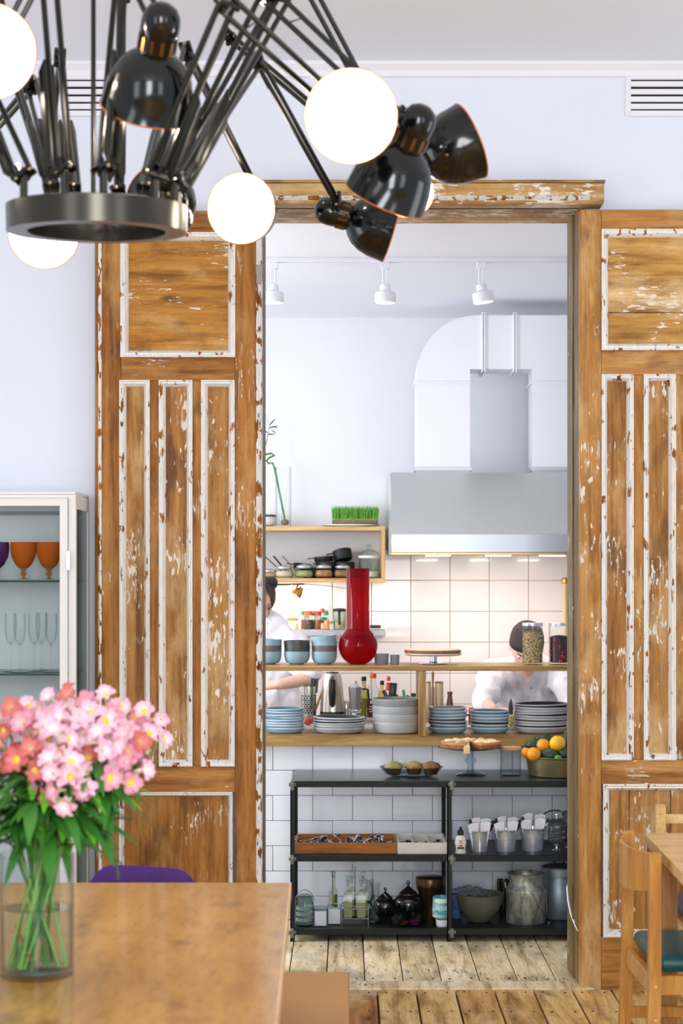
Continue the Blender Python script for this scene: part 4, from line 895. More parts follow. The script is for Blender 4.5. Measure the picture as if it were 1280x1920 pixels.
# concrete bowl with film
Y = 7.46; r = px2(46, Y)
cb = mat('stoneware_bowl', srgb(92, 90, 78), .7, var=.25, vs_=14, bump=.3, bs=50)
lathe_thing('stoneware_bowl', 'wide rough grey-brown bowl right of the middle shelf post', 'bowl', 899, Y, ZL, [('body', [(0, 0), (r * .38, 0), (r * .42, .004), (r * .72, .035), (r * .92, .075), (r, .112), (r * .965, .114), (r * .88, .078), (r * .66, .036), (r * .36, .010), (0, .009)], cb, 40)])
bm = B(); rr = random.Random(11)
n = 15; g2 = [[None] * n for _ in range(n)]
for a in range(n):
    for b_ in range(n):
        u_, v_ = a / (n - 1) * 2 - 1, b_ / (n - 1) * 2 - 1
        g2[a][b_] = bm.verts.new((u_ * .07 + rr.uniform(-.005, .005), v_ * .055 + rr.uniform(-.005, .005), .028 * (1 - u_ * u_ * .8) * (1 - v_ * v_) + rr.uniform(-.008, .009)))
for a in range(n - 1):
    for b_ in range(n - 1): bm.faces.new((g2[a][b_], g2[a + 1][b_], g2[a + 1][b_ + 1], g2[a][b_ + 1]))
o = new('plastic_bag', bm, glass('plastic_film', (.60, .64, .72), rough=.12, body=.2, bodycol=(.5, .53, .6)), None, (WX(882, 7.47), 7.47, ZL + .112), (0, .05, .2), smooth=0)
tag(o, 'crumpled clear plastic bag lying on the wide rough bowl', 'bag')
# milk cans
def galv_spot():
    m = wood('spangled_zinc', srgb(104, 108, 102), srgb(158, 162, 154), srgb(206, 208, 198), 'z', rough=.45, knots=False, stretch=2.2, scale=6, bump=.15)
    m.node_tree.nodes['Principled BSDF'].inputs['Metallic'].default_value = .65; return m
zn = galv_spot()
Y = 7.44; r = px2(37, Y)
mc = lathe_thing('milk_can', 'mottled galvanised milk can without a lid on the bottom shelf', 'can', 985, Y, ZL, [('body', [(0, 0), (r * .97, 0), (r, .004), (r, .125), (r * 1.01, .131), (r * .99, .136), (r * .88, .152), (r * .82, .165), (r * .86, .192), (r * .92, .2), (r * .89, .202), (r * .80, .190), (r * .77, .165), (r * .95, .12), (r * .95, .01), (0, .009)], zn, 40)])
new('wire_handle', tube(B(), [(r * .2, -r * .98, .134), (r * .55, -r * .93, .085), (r * .95, -r * .55, .03), (r * 1.06, 0, .04), (r * 1.05, r * .2, .13)], .0022, 6), cut, mc)
new('ear', box(B(), -r * 1.06, -r * .98, -.008, .008, .14, .165, .002), zn, mc)
new('foot_knob', lathe(B(), [(0, 0), (.008, 0), (.008, .006), (.003, .009), (0, .01)], 12, Matrix.Translation((r * 1.12, -r * .45, .0)) ), cut, mc)
zb_ = mat('blue_zinc', srgb(142, 158, 170), .4, .7, var=.15, vs_=18, bump=.06)
Y = 7.54; r = px2(31.5, Y)
ml = lathe_thing('milk_can', 'smooth blue-grey galvanised milk can with a lid beside the door jamb', 'can', 1048, Y, ZL, [('body', [(0, 0), (r * .97, 0), (r, .004), (r, .175), (r * .97, .178), (0, .178)], zb_, 40), ('lid', [(0, .224), (r * .6, .222), (r * 1.06, .212), (r * 1.08, .208), (r * 1.04, .206), (r * 1.03, .176), (r * 1.0, .174), (0, .174)], zb_, 40)])
new('lid_handle', tube(B(), [(-.02, 0, .220), (-.018, 0, .240), (0, 0, .247), (.018, 0, .240), (.02, 0, .220)], .005, 8), bpl, ml)
new('clasp', tube(B(), [(.0, -r * 1.05, .178), (.01, -r * 1.08, .17), (.024, -r * 1.02, .178), (.03, -r * .98, .165)], .002, 6), cut, ml)
for px, Y, l in ((855, 7.52, 'blue and white patterned cup in the shadow behind the middle post'), (944, 7.58, 'dark small pot standing behind the rough bowl')):
    r = px2(13, Y); blu = px < 900
    lathe_thing('small_pot', l, 'pot', px, Y, ZL, [('body', [(0, 0), (r * .6, 0), (r * .9, .03), (r, .10 if blu else .15), (r * .9, .10 if blu else .15), (0, .05)], mat('blue_pattern', srgb(70, 96, 140), .3, var=.6, vs_=60) if blu else pew, 24)])
# ================================================================== PREP COUNTER ITEMS
ZPC = .80
Y = 8.27
# perforated cutlery drainer
r = px2(14, Y); hcy = WZ(1287, Y) - ZPC
ut = thing('utensil_holder', 'perforated steel utensil cylinder left of the kettle', 'utensil holder', (WX(578.5, Y), Y, ZPC + .0006))
new('cylinder', lathe(B(), [(0, 0), (r * .98, 0), (r, .003), (r, hcy), (r * .95, hcy), (r * .95, .004), (0, .004)], 32), mat('holder_steel', srgb(186, 184, 174), .25, .9), ut)
bm = B()
for i in range(9):
    for k in range(16):
        a = 2 * math.pi * (k + .5 * (i % 2)) / 16; M_ = Matrix.Translation((r * 1.001 * math.cos(a), r * 1.001 * math.sin(a), .05 + i * .0095)) @ Matrix.Rotation(a, 4, 'Z') @ Matrix.Rotation(R(90), 4, 'Y')
        lathe(bm, [(0, .0006), (.0036, .0006), (.0036, -.001)], 8, M_)
tag(new('perforations', bm, mat('hole_dark', srgb(40, 38, 34), .8), ut), kind='stuff')
spw = mat('spoon_wood', srgb(190, 128, 60), .55)
for k, (dx, tx, m, l, L_, nm_) in enumerate(((-.006, -.12, spw, 'short wooden spoon handle in the steel cylinder', .17, 'wooden_spoon'), (.008, .10, bpl, 'black spatula standing in the steel cylinder', .19, 'spatula'), (.012, .34, spw, 'long wooden spoon leaning right beside the kettle', .24, 'wooden_spoon'))):
    o = thing(nm_, l, 'utensil', (WX(578.5, Y) + dx, Y, ZPC + .006), (0, tx, 0), group='utensils in the steel cylinder')
    new('handle', tube(B(), [(0, 0, 0), (0, 0, L_)], [.004, .0055], 10), m, o)
    if m is bpl: new('blade', box(B(), -.018, .018, -.002, .002, L_ - .055, L_ + .01, .002), m, o)
# kettle
Y = 8.27; kw_, kh = px2(24, Y), WZ(1262, Y) - ZPC
kt = thing('kettle', 'brushed steel electric kettle with a black handle and base', 'kettle', (WX(623, Y), Y, ZPC + .0006))
ks = mat('kettle_steel', srgb(204, 194, 180), .3, .8)
new('power_base', lathe(B(), [(0, 0), (kw_ * 1.0, 0), (kw_ * 1.02, .008), (kw_ * .98, .018), (0, .018)], 32), bpl, kt)
new('lower_body', lathe(B(), [(kw_ * .97, .019), (kw_ * .99, .03), (kw_ * .97, .055), (0, .055), ], 32), bpl, kt)
new('body', lathe(B(), [(kw_ * .97, .055), (kw_ * .95, .075), (kw_ * .82, kh * .75), (kw_ * .70, kh - .012), (kw_ * .62, kh - .002), (kw_ * .45, kh), (0, kh)], 36), ks, kt)
new('lid', lathe(B(), [(kw_ * .5, kh), (kw_ * .48, kh + .004), (0, kh + .006)], 24), bpl, kt)
bm = B(); tube(bm, [(.002, -kw_ * .78 - .004, kh - .02), (.0, -kw_ * .95 - .022, kh - .03), (.0, -kw_ - .026, kh * .6), (.0, -kw_ - .012, kh * .40), (0, -kw_ * .92, kh * .37)], [.010, .016, .017, .014, .010], 12); new('handle', bm, bpl, kt)
new('spout', tube(B(), [(0, kw_ * .6, kh * .72), (0, kw_ * 1.05, kh * .9)], [.02, .012], 10), ks, kt)
# moka pot
Y = 8.22; w_ = px2(14, Y); h_ = WZ(1288, Y) - ZPC
mk = thing('moka_pot', 'faceted steel stovetop coffee pot beside the kettle', 'coffee pot', (WX(667, Y), Y, ZPC + .0006))
al = mat('moka_aluminium', srgb(196, 194, 194), .25, .8)
new('boiler', lathe(B(), [(0, 0), (w_ * .95, 0), (w_ * .97, .004), (w_ * .78, .052), (0, .052)], 8), al, mk, smooth=0)
new('collar', lathe(B(), [(w_ * .8, .052), (w_ * .84, .054), (w_ * .84, .064), (w_ * .78, .066), (0, .066)], 24), al, mk)
new('collector', lathe(B(), [(w_ * .76, .066), (w_ * 1.02, h_ - .004), (w_ * 1.0, h_), (0, h_)], 8), al, mk, smooth=0)
new('lid', lathe(B(), [(w_ * 1.0, h_), (w_ * .6, h_ + .01), (.005, h_ + .014), (.006, h_ + .026), (0, h_ + .028)], 8), al, mk, smooth=0)
new('handle', tube(B(), [(w_ * .95, 0, h_ - .01), (w_ * 1.6, 0, h_ - .012), (w_ * 1.75, 0, h_ * .62), (w_ * 1.5, 0, h_ * .45)], .005, 8), bpl, mk)
al2 = lathe_thing('steel_shaker', 'small stepped steel cup between the kettle and the coffee pot', 'cup', 649, 8.30, ZPC, [('cup', [(0, 0), (.017, 0), (.017, .03), (.013, .035), (.013, .06), (.018, .065), (.018, .095), (.015, .1), (0, .1)], al, 24)])
# bottles
brn = mat('liquor_brown', srgb(96, 50, 28), .2); lab_d = mat('dark_red_label', srgb(82, 30, 30), .5); lab_w = mat('label_cream', srgb(228, 216, 190), .5)
pale_l = mat('pale_spirit', srgb(214, 190, 168), .2); orc = mat('orange_cap', srgb(214, 92, 30), .4); redc = mat('red_cap', srgb(214, 66, 40), .4)
def pbottle(label, px, Y, wpx, toppy, glassm, fill, fillf, cap, lab=None, group=None, name='bottle'):
    w_ = px2(wpx / 2, Y); h_ = WZ(toppy, Y) - ZPC - .006
    t = thing(name, label, 'bottle', (WX(px, Y), Y, ZPC + .0006), group=group)
    new('bottle_glass', lathe(B(), [(0, 0), (w_ * .95, 0), (w_, .004), (w_, h_ * .58), (w_ * .85, h_ * .68), (w_ * .42, h_ * .8), (w_ * .38, h_ * .93), (w_ * .45, h_ * .93)], 26), glassm, t)
    if fill: new('contents', lathe(B(), [(0, .004), (w_ * .9, .004), (w_ * .92, h_ * .58 * fillf), (0, h_ * .58 * fillf)], 24), fill, t)
    new('cap', lathe(B(), [(0, h_ * .92), (w_ * .46, h_ * .92), (w_ * .5, h_ * .94), (w_ * .46, h_ + .004), (0, h_ + .006)], 18), cap, t)
    if lab:
        for (z0, z1, a0, a1, m_) in lab: arc_label('label', w_ + .0007 + (.0004 if m_ is not lab_d else 0), h_ * z0, h_ * z1, a0, a1, m_, t)
    return t
pbottle('broad liquor bottle with dark red label and orange cap', 699, 8.30, 27, 1262, clear2, pale_l, .55, orc, [(.12, .50, 215, 325, lab_d), (.40, .47, 245, 295, lab_w), (.33, .35, 240, 300, lab_w), (.28, .30, 235, 305, lab_w), (.23, .25, 240, 300, lab_w), (.06, .12, 215, 325, lab_w)])
pbottle('olive oil bottle half hidden left of the liquor bottle', 682, 8.40, 20, 1268, glass('olive_glass', (.72, .74, .35)), mat('olive_oil', srgb(160, 158, 70), .2), .9, bpl)
pbottle('yellow oil bottle right of the liquor bottle', 716, 8.38, 16, 1276, glass('yellow_glass', (.9, .8, .5)), mat('golden_oil', srgb(204, 160, 84), .2), .95, bpl)
rb_ = pbottle('squeeze bottle with a bright red-orange spout cap', 728, 8.45, 15, 1268, clear, mat('pink_sauce', srgb(222, 200, 190), .4), .9, redc)
new('red_collar', lathe(B(), [(0, 0), (.013, 0), (.014, .012), (.010, .024), (.012, .034), (0, .036)], 16, Matrix.Translation((0, 0, WZ(1292, 8.45) - ZPC - .006))), redc, rb_)
# knife block handles
kbm = mat('block_wood', srgb(92, 70, 50), .6)
kb = thing('knife_block', 'dark knife block hidden behind the grey deep dishes', 'knife block', (WX(748, 8.30), 8.30, ZPC + .0006))
new('block', box(B(), -.07, .07, -.035, .035, 0, .105, .004), kbm, kb)
for k, (px, tp, tl, m_, l, w_) in enumerate(((722, 1294, -.5, bpl, 'thin black knife handle tilting left', 7), (736, 1280, .1, bpl, 'broad black knife handle standing upright', 14), (741, 1303, .9, mat('olive_handle', srgb(120, 104, 50), .5), 'olive knife handle lying low', 6), (757, 1293, -.12, mat('green_handle', srgb(30, 150, 70), .4), 'bright green knife handle', 5), (764, 1305, .6, bpl, 'short black handle tilting right', 7), (775, 1300, .05, bpl, 'stubby black handle by the divider', 9))):
    Y_ = 8.30; z0 = ZPC + .104; L_ = max(.02, WZ(tp, Y_) - z0) / max(.5, math.cos(tl)) ; r_ = px2(w_ / 2, Y_)
    o = new('kitchen_knife', box(B(), -r_, r_, -.006, .006, -.02, L_, .003, 2), m_, None, (WX(px, Y_) - math.sin(tl) * L_ * .6, Y_ + (k - 3) * .008, z0), (0, tl, 0)); tag(o, l + ' in the knife block', 'knife', 'knives in the knife block')
# white cloth
bm = B(); n = 14; g2 = [[None] * n for _ in range(n)]
for a in range(n):
    for b_ in range(n):
        u_, v_ = a / (n - 1), b_ / (n - 1)
        g2[a][b_] = bm.verts.new((u_ * .145, v_ * .10, .002 + .012 * abs(math.sin(u_ * 5 + v_ * 3)) + .025 * (1 - u_) * v_ + rr.uniform(0, .003)))
for a in range(n - 1):
    for b_ in range(n - 1): bm.faces.new((g2[a][b_], g2[a + 1][b_], g2[a + 1][b_ + 1], g2[a][b_ + 1]))
bmesh.ops.solidify(bm, geom=bm.faces[:], thickness=.003)
o = new('folded_cloth', bm, nap, None, (WX(588, 8.12), 8.10, ZPC + .003)); tag(o, 'crumpled white cloth lying in front of the kettle', 'cloth')
tom = thing('tomato', 'small orange-red tomato between the blue and grey plate stacks', 'tomato', (WX(577, 8.13), 8.13, ZPC + .0006)); new('skin', ball(B(), (0, 0, .02), .022, 16, (1, 1, .85)), mat('tomato_skin', srgb(196, 70, 30), .3, coat=.3), tom); new('calyx', lathe(B(), [(0, .042), (.006, .040), (.008, .038)], 7), mat('calyx_green', srgb(60, 100, 40), .6), tom)
# right of divider
wd = wood('pepper_mill_wood', srgb(180, 150, 120), srgb(206, 180, 150), srgb(222, 200, 174), 'z', knots=False, rough=.5)
for px, w, tp, l in ((803, 9, 1279, 'pale wooden mill half hidden by the divider'), (823, 16, 1279, 'pale beige wooden mill standing right of the divider')):
    Y_ = 8.30; h_ = WZ(tp, Y_) - ZPC; r_ = px2(w / 2, Y_)
    lathe_thing('pepper_mill', l, 'mill', px, Y_, ZPC, [('body', [(0, 0), (r_, 0), (r_, h_ - .006), (r_ * .94, h_ - .004), (0, h_ - .004)], wd, 24), ('mill_cap', [(0, h_ - .004), (r_ * .98, h_ - .004), (r_, h_), (r_ * .9, h_ + .002), (0, h_ + .002)], mat('mill_dark', srgb(120, 92, 66), .5), 24)])
Y_ = 8.28; h_ = WZ(1259, Y_) - ZPC
lathe_thing('rolling_pin', 'slim brown rolling pin standing between the two mills', 'rolling pin', 811, Y_, ZPC, [('body', [(0, 0), (.0075, 0), (.0075, h_ * .68), (.004, h_ * .71), (.0048, h_ * .8), (.0065, h_ * .96), (.003, h_), (0, h_)], mat('brown_wood', srgb(140, 102, 56), .5), 18)])
Y_ = 8.28; h_ = WZ(1297, Y_) - ZPC; r_ = px2(10, Y_)
t = lathe_thing('brown_flask', 'small dark brown conical bottle above the blue plates', 'bottle', 843, Y_, ZPC, [('body', [(0, 0), (r_, 0), (r_, .02), (r_ * .9, .05), (r_ * .45, h_ - .03), (r_ * .4, h_ - .012), (0, h_ - .012)], mat('dark_brown_glass', srgb(84, 42, 36), .3, coat=.3), 24), ('cap', [(0, h_ - .013), (r_ * .5, h_ - .013), (r_ * .5, h_), (0, h_)], mat('brown_cap', srgb(110, 60, 50), .4), 20)])
Y_ = 8.2; t = lathe_thing('small_sauce_bottle', 'small dark sauce bottle with a bright red cap between two blue stacks', 'bottle', 884, Y_, ZPC, [('body', [(0, 0), (.014, 0), (.015, .03), (.010, .055), (0, .055)], mat('sauce_dark', srgb(110, 24, 20), .3), 20), ('cap', [(0, .05), (.012, .05), (.014, .056), (.014, .07), (.010, .076), (0, .077)], mat('bright_red_cap', srgb(206, 26, 26), .35), 20)])
bd = thing('cutting_board', 'white cutting board lying in front of the right-hand cook', 'board', (WX(862, 8.5), 8.24, ZPC + .0006)); new('board', box(B(), 0, .46, 0, .30, 0, .014, .003), c_white, bd); new('feet', box(B(), .01, .45, .28, .30, .014, .022, .002), mat('black_edge', srgb(60, 50, 46), .6), bd)
kn = thing('chef_knife', 'dark knife standing upright between the last two plate stacks', 'knife', (WX(957, 8.12), 8.12, ZPC + .0006)); new('handle', box(B(), -.007, .007, -.006, .006, 0, .05, .003, 2), bpl, kn); bm = B(); prism(bm, [(-.011, .05), (.011, .05), (.009, .10), (.002, .125), (-.008, .10)], -.0012, .0012, 'y'); new('blade', bm, mat('dark_blade', srgb(60, 62, 64), .3, .7), kn)
veg = mat('cauliflower', srgb(220, 212, 150), .8, var=.15, vs_=60, bump=.5)
cf = thing('cauliflower_floret', 'pale yellow-green floret heap beside the upright knife', 'vegetable', (WX(963, 8.12), 8.085, ZPC + .0006)); bm = B()
for _ in range(26): ball(bm, (rr.uniform(-.022, .022), rr.uniform(-.01, .01), rr.uniform(.008, .062)), rr.uniform(.006, .011), 8)
new('florets', bm, veg, cf); new('stalk', tube(B(), [(0, 0, 0), (0, 0, .05)], .009, 8), mat('stalk_green', srgb(180, 196, 120), .6), cf)
# ================================================================== WALL SHELF ITEMS
YI = 9.50
def rpx(w, Y=YI): return w / 2 * Y / K
for k, (px, wd_, py_top, fill, l, hf) in enumerate(((503, 34, 1066, mat('tan_powder', srgb(196, 160, 120), .8, var=.1), 'squat glass jar of tan powder at the left end of the box shelf', .82), (532, 36, 1058, mat('cream_flour', srgb(222, 200, 178), .8, var=.08), 'squat glass jar of cream flour in the box shelf', .8), (570, 36, 1056, mat('green_seeds', srgb(176, 168, 112), .8, var=.3, vs_=70, bump=.5), 'squat glass jar of greenish seeds in the box shelf', .75), (607, 36, 1056, mat('brown_nuts', srgb(176, 124, 74), .7, var=.45, vs_=60, bump=.5), 'squat glass jar of brown nuts in the box shelf', .8), (642, 34, 1056, mat('mixed_spice', srgb(150, 108, 74), .7, var=.45, vs_=60, bump=.5), 'squat glass jar of mixed nuts left of the red vase neck', .8))):
    Y_ = 9.50 - .0; r_ = rpx(wd_); h_ = WZ(py_top, Y_) - ZS1 - .006
    t = thing('spice_jar', l, 'jar', (WX(px, Y_), Y_, ZS1 + .0006), group='squat jars in the box shelf')
    hb_ = h_ * .78
    new('jar_glass', lathe(B(), [(0, 0), (r_ * .8, 0), (r_ * .98, .012), (r_, hb_ * .4), (r_ * .9, hb_ * .72), (r_ * .72, hb_), (r_ * .70, hb_), (r_ * .87, hb_ * .7), (r_ * .96, hb_ * .4), (r_ * .78, .006), (0, .005)], 30), clear2, t)
    new('contents', lathe(B(), [(0, .006), (r_ * .77, .006), (r_ * .94, hb_ * .25), (r_ * .95, hb_ * .45), (r_ * .86, hb_ * hf * .9), (0, hb_ * hf)], 28), fill, t)
    new('lid', lathe(B(), [(r_ * .76, hb_ - .006), (r_ * .80, hb_ - .003), (r_ * .80, hb_ + .006), (r_ * .5, hb_ + .012), (r_ * .2, hb_ + .015), (r_ * .24, h_), (0, h_ + .003)], 26), lidm, t)
rr = random.Random(2)
for k, (p0, p1, l) in enumerate((((497, 1044), (520, 1068), 'thin dark ladle handle at the left end of the box shelf'), ((513, 1043), (529, 1062), 'thicker dark ladle handle leaning in the box shelf'), ((529, 1042), (547, 1062), 'olive-brown spoon handle leaning in the box shelf'))):
    a, b_ = P(*p0, 9.60), P(*p1, 9.56); b_ = b_ + (b_ - a) * .9; b_.z = max(b_.z, ZS1 + .004)
    o = new('ladle', tube(ball(B(), b_ - a + Vector((0, 0, .008)), .010, 10, (1.3, 1, .6)), [(0, 0, 0), (b_ - a) * .5, b_ - a + Vector((0, 0, .006))], (.0045 if k == 1 else .003), 8), bpl if k < 2 else mat('olive_handle', srgb(120, 104, 50), .5), None, a)
    tag(o, l, 'ladle', 'handles leaning in the box shelf')
cast = mat('cast_iron', srgb(36, 38, 38), .5, .4)
def small_pan(label, px, py, wpx, hpx, Y, tilt, zsup):
    r_ = rpx(wpx, Y); h_ = hpx * Y / K
    t = thing('small_pan', label, 'pan', (WX(px, Y), Y, zsup), (tilt[0], tilt[1], 0), 'small cast iron pans in the box shelf')
    new('pan_body', lathe(B(), [(0, 0), (r_ * .9, 0), (r_ * .96, .004), (r_, h_), (r_ * .94, h_), (r_ * .88, .006), (0, .006)], 30), cast, t)
    new('pan_handle', box(B(), -r_ - .035, -r_ + .002, -.006, .006, h_ - .008, h_ - .003, .002), cast, t)
# dark pots stack: stands on the shelf behind the jars
for px, Y, h_, l in ((587, 9.58, .055, 'dark iron pot behind the seed jar'), (612, 9.60, .085, 'dark iron pot behind the nut jar'), (645, 9.60, .085, 'tall dark iron pot near the red vase neck')):
    r_ = rpx(40)
    t = lathe_thing('iron_pot', l, 'pot', px, Y, ZS1, [('body', [(0, 0), (r_ * .9, 0), (r_ * .96, .004), (r_, h_), (r_ * .94, h_), (r_ * .9, .006), (0, .006)], cast, 28)], 'iron pots in the box shelf')
    new('side_handle', tube(B(), [(-r_ * .96, 0, h_ - .012), (-r_ * 1.25, 0, h_ - .008), (-r_ * 1.25, .01, h_ - .008), (-r_ * .96, .012, h_ - .012)], .003, 6), cast, t)
small_pan('flat dark pan lying on the pot behind the nut jar', 607, 0, 36, 10, 9.60, (0, -.08), ZS1 + .087)
small_pan('tilted deep dark pan on top of the pot near the red vase', 644, 0, 36, 19, 9.60, (-.25, -.2), ZS1 + .095)
small_pan('dark shallow pan with its rim showing between two jars', 566, 0, 34, 8, 9.60, (.12, .1), ZS1 + .052)
r_ = rpx(40); Y_ = 9.52
t = lathe_thing('cloche_jar', 'domed glass cloche jar with a ball knob at the right end of the box shelf', 'jar', 692, Y_, ZS1, [
    ('jar_glass', [(0, 0), (r_ * .95, 0), (r_, .006), (r_, .105), (r_ * .95, .11), (r_ * .93, .105), (r_ * .93, .008), (0, .006)], clear2, 32),
    ('lid', [(r_ * .97, .111), (r_, .118), (r_ * .9, .134), (r_ * .4, .148), (.008, .154), (.008, .160), (.017, .168), (.016, .174), (0, .178)], clear2, 32),
    ('contents', [(0, .007), (r_ * .92, .007), (r_ * .92, .034), (0, .036)], mat('white_sugar', srgb(234, 230, 226), .8), 28),
    ('white_band', [(r_ * 1.0, .104), (r_ * 1.03, .108), (r_ * 1.03, .116), (r_, .118)], mat('band_white', srgb(222, 224, 226), .4), 32)])
# top: bowls, bamboo, grass
for k, (dz, m_, cw) in enumerate(((0, c_white, 'white bowl resting lowest on top of the box shelf'), (.016, c_white, 'white bowl stacked second on top of the box shelf'), (.028, c_dark, 'dark-rimmed bowl topping the pair on the box shelf'))):
    o = bowl('bowl', rpx(52), .036, m_, (WX(492, 9.55), 9.55, ZS2 + .0006 + dz)); tag(o, cw, 'bowl', 'bowls on top of the box shelf')
Y_ = 9.54; r_ = rpx(29, Y_); h_ = WZ(876, Y_) - ZS2
vs2 = lathe_thing('tall_glass_vase', 'tall clear glass cylinder vase on top of the box shelf', 'vase', 531, Y_, ZS2, [('vase_glass', [(0, 0), (r_ * .9, 0), (r_, .004), (r_ * 1.02, h_), (r_ * .97, h_), (r_ * .94, .012), (0, .012)], 28 and clear, 28)])
bam = thing('lucky_bamboo', 'curling lucky bamboo stalk with few leaves in the tall glass vase', 'plant', (WX(534, Y_), Y_, ZS2 + .014))
pts = [(534, 985), (533, 970), (528, 945), (524, 925), (519, 900), (515, 880), (511, 868), (503, 869), (499, 864), (505, 858), (514, 854), (508, 850), (498, 852), (494, 845), (497, 836), (500, 826), (503, 812), (505, 800)]
o0 = Vector((WX(534, Y_), Y_, ZS2 + .014))
v3 = [P(a, b_, Y_ + (.012 * math.sin(i * 1.3) if i > 6 else 0)) - o0 for i, (a, b_) in enumerate(pts)]; v3[0] = Vector((0, 0, 0))
lg = mat('bamboo_green', srgb(62, 128, 50), .45); dkl = mat('leaf_dark', srgb(30, 58, 34), .5)
new('stalk', tube(B(), v3, [.0055] * 6 + [.005] * 8 + [.003, .002, .0015, .001], 8), lg, bam)
new('root_ball', ball(B(), (0, 0, .012), .022, 12, (1, 1, .7)), mat('root_brown', srgb(140, 112, 74), .8, bump=.6, var=.3), bam)
def blade(L_, w_, bend=.25, n=5, fold=.15):
    bm = B(); rows_ = []
    for i in range(n + 1):
        t_ = i / n; ww = w_ * math.sin(math.pi * min(1, .06 + t_ * .94)) ** .8 if i < n else .0008
        x_ = L_ * t_; z_ = -bend * L_ * t_ * t_
        rows_.append([bm.verts.new((x_, -ww, z_ + fold * ww)), bm.verts.new((x_, 0, z_)), bm.verts.new((x_, ww, z_ + fold * ww))])
    for a, b_ in zip(rows_, rows_[1:]):
        for k in range(2): bm.faces.new((a[k], a[k + 1], b_[k + 1], b_[k]))
    return bm
lf0 = None
for i, (px, py, ang, L_) in enumerate(((503, 803, 20, .05), (505, 798, 55, .05), (512, 800, -10, .03), (500, 815, 10, .045), (503, 812, 150, .04), (498, 840, 170, .03), (508, 806, -30, .035), (497, 775, 120, .03))):
    l_ = P(px, py, Y_) - o0
    if lf0 is None: lf0 = o = new('leaf', blade(.05, .004, .3), dkl, bam, l_)
    else: o = link_copy(lf0); o.location = l_
    o.rotation_euler = (R(80), R(-ang), 0) if False else (R(70), -R(ang), 0); s_ = L_ / .05; o.scale = (s_, s_, s_)
new('top_shoot', tube(B(), [P(505, 800, Y_) - o0, P(501, 788, Y_) - o0, P(497, 775, Y_) - o0], [.0012, .001, .0006], 6), lg, bam)
x0_, x1_ = WX(622, 9.5), WX(709, 9.5); w_ = x1_ - x0_
gt = thing('wheatgrass_tray', 'rectangular tray of bright green wheatgrass on the box shelf', 'plant', (x0_, 9.45, ZS2 + .012))
new('tray', box(box(B(), 0, w_, 0, .11, 0, .004, .002), .002, w_ - .002, .002, .108, .004, .026, .003), mat('tray_brown', srgb(120, 104, 62), .6, var=.25, vs_=30), gt)
new('soil', box(B(), .004, w_ - .004, .004, .106, .02, .029, .002), mat('root_mat', srgb(176, 168, 110), .8, var=.3, vs_=50), gt)
bm = B(); rg = random.Random(4)
for _ in range(2600):
    x_, y_ = rg.uniform(.002, w_ - .002), rg.uniform(.002, .108); h_ = rg.uniform(.045, .078); a = rg.uniform(0, 6.28); lx_, ly_ = rg.gauss(0, .007), rg.gauss(0, .007); q = .0009
    v = [bm.verts.new((x_ - q * math.cos(a), y_ - q * math.sin(a), .026)), bm.verts.new((x_ + q * math.cos(a), y_ + q * math.sin(a), .026)), bm.verts.new((x_ + lx_ * .4 + q * math.cos(a), y_ + ly_ * .4 + q * math.sin(a), .026 + h_ * .6)), bm.verts.new((x_ + lx_ * .4 - q * math.cos(a), y_ + ly_ * .4 - q * math.sin(a), .026 + h_ * .6)), bm.verts.new((x_ + lx_, y_ + ly_, .026 + h_))]
    bm.faces.new(v[:4]); bm.faces.new((v[3], v[2], v[4]))
gm = mat('grass_green', srgb(108, 176, 58), .6, var=.3, vs_=40)
tag(new('grass', bm, gm, gt, smooth=0), kind='stuff')
pl_ = plate_obj('serving_plate', rpx(112, 9.5), .011, c_white, c_rim, (WX(657, 9.53), 9.53, ZS2 + .0006)); tag(pl_, 'thin white plate under the wheatgrass tray', 'plate')
# ================================================================== SPICE LEDGE ITEMS + CLAMP LAMP
YJ = 9.60
green_l = mat('green_lid', srgb(40, 128, 80), .4); red_l = mat('red_lid', srgb(206, 50, 30), .4); orl = mat('orange_red_lid', srgb(232, 86, 30), .4); woodlid = mat('wood_lid', srgb(190, 130, 70), .5)
spc = [(548, 21, 1159, woodlid, mat('cream_content', srgb(236, 214, 184), .7), 'squat cream jar with a wooden lid at the left of the steel ledge', .06), (570, 12, 1146, green_l, mat('rust_powder', srgb(150, 84, 40), .7), 'narrow green-lidded spice jar next to the cream jar', 0),
       (578, 16, 1146, orl, mat('dark_pepper', srgb(70, 56, 44), .7), 'orange-red-lidded spice jar with dark pepper', 0), (588, 10, 1147, green_l, mat('green_herb', srgb(96, 120, 60), .7), 'slim green-lidded jar between two red-lidded ones', 0), (596, 13, 1147, red_l, mat('brown_spice', srgb(130, 74, 46), .7), 'deep red-lidded spice jar in the middle of the ledge', 0),
       (604, 9, 1141, orl, mat('paprika', srgb(200, 80, 40), .7), 'tallest thin jar with a small orange-red cap', 0), (613, 14, 1146, green_l, mat('pale_spice', srgb(200, 150, 110), .7), 'pale spice jar with a dark green lid left of the carton', 0), (606, 13, 1158, green_l, mat('peach_spice', srgb(220, 170, 130), .7), 'short front spice jar with a green lid', 0)]
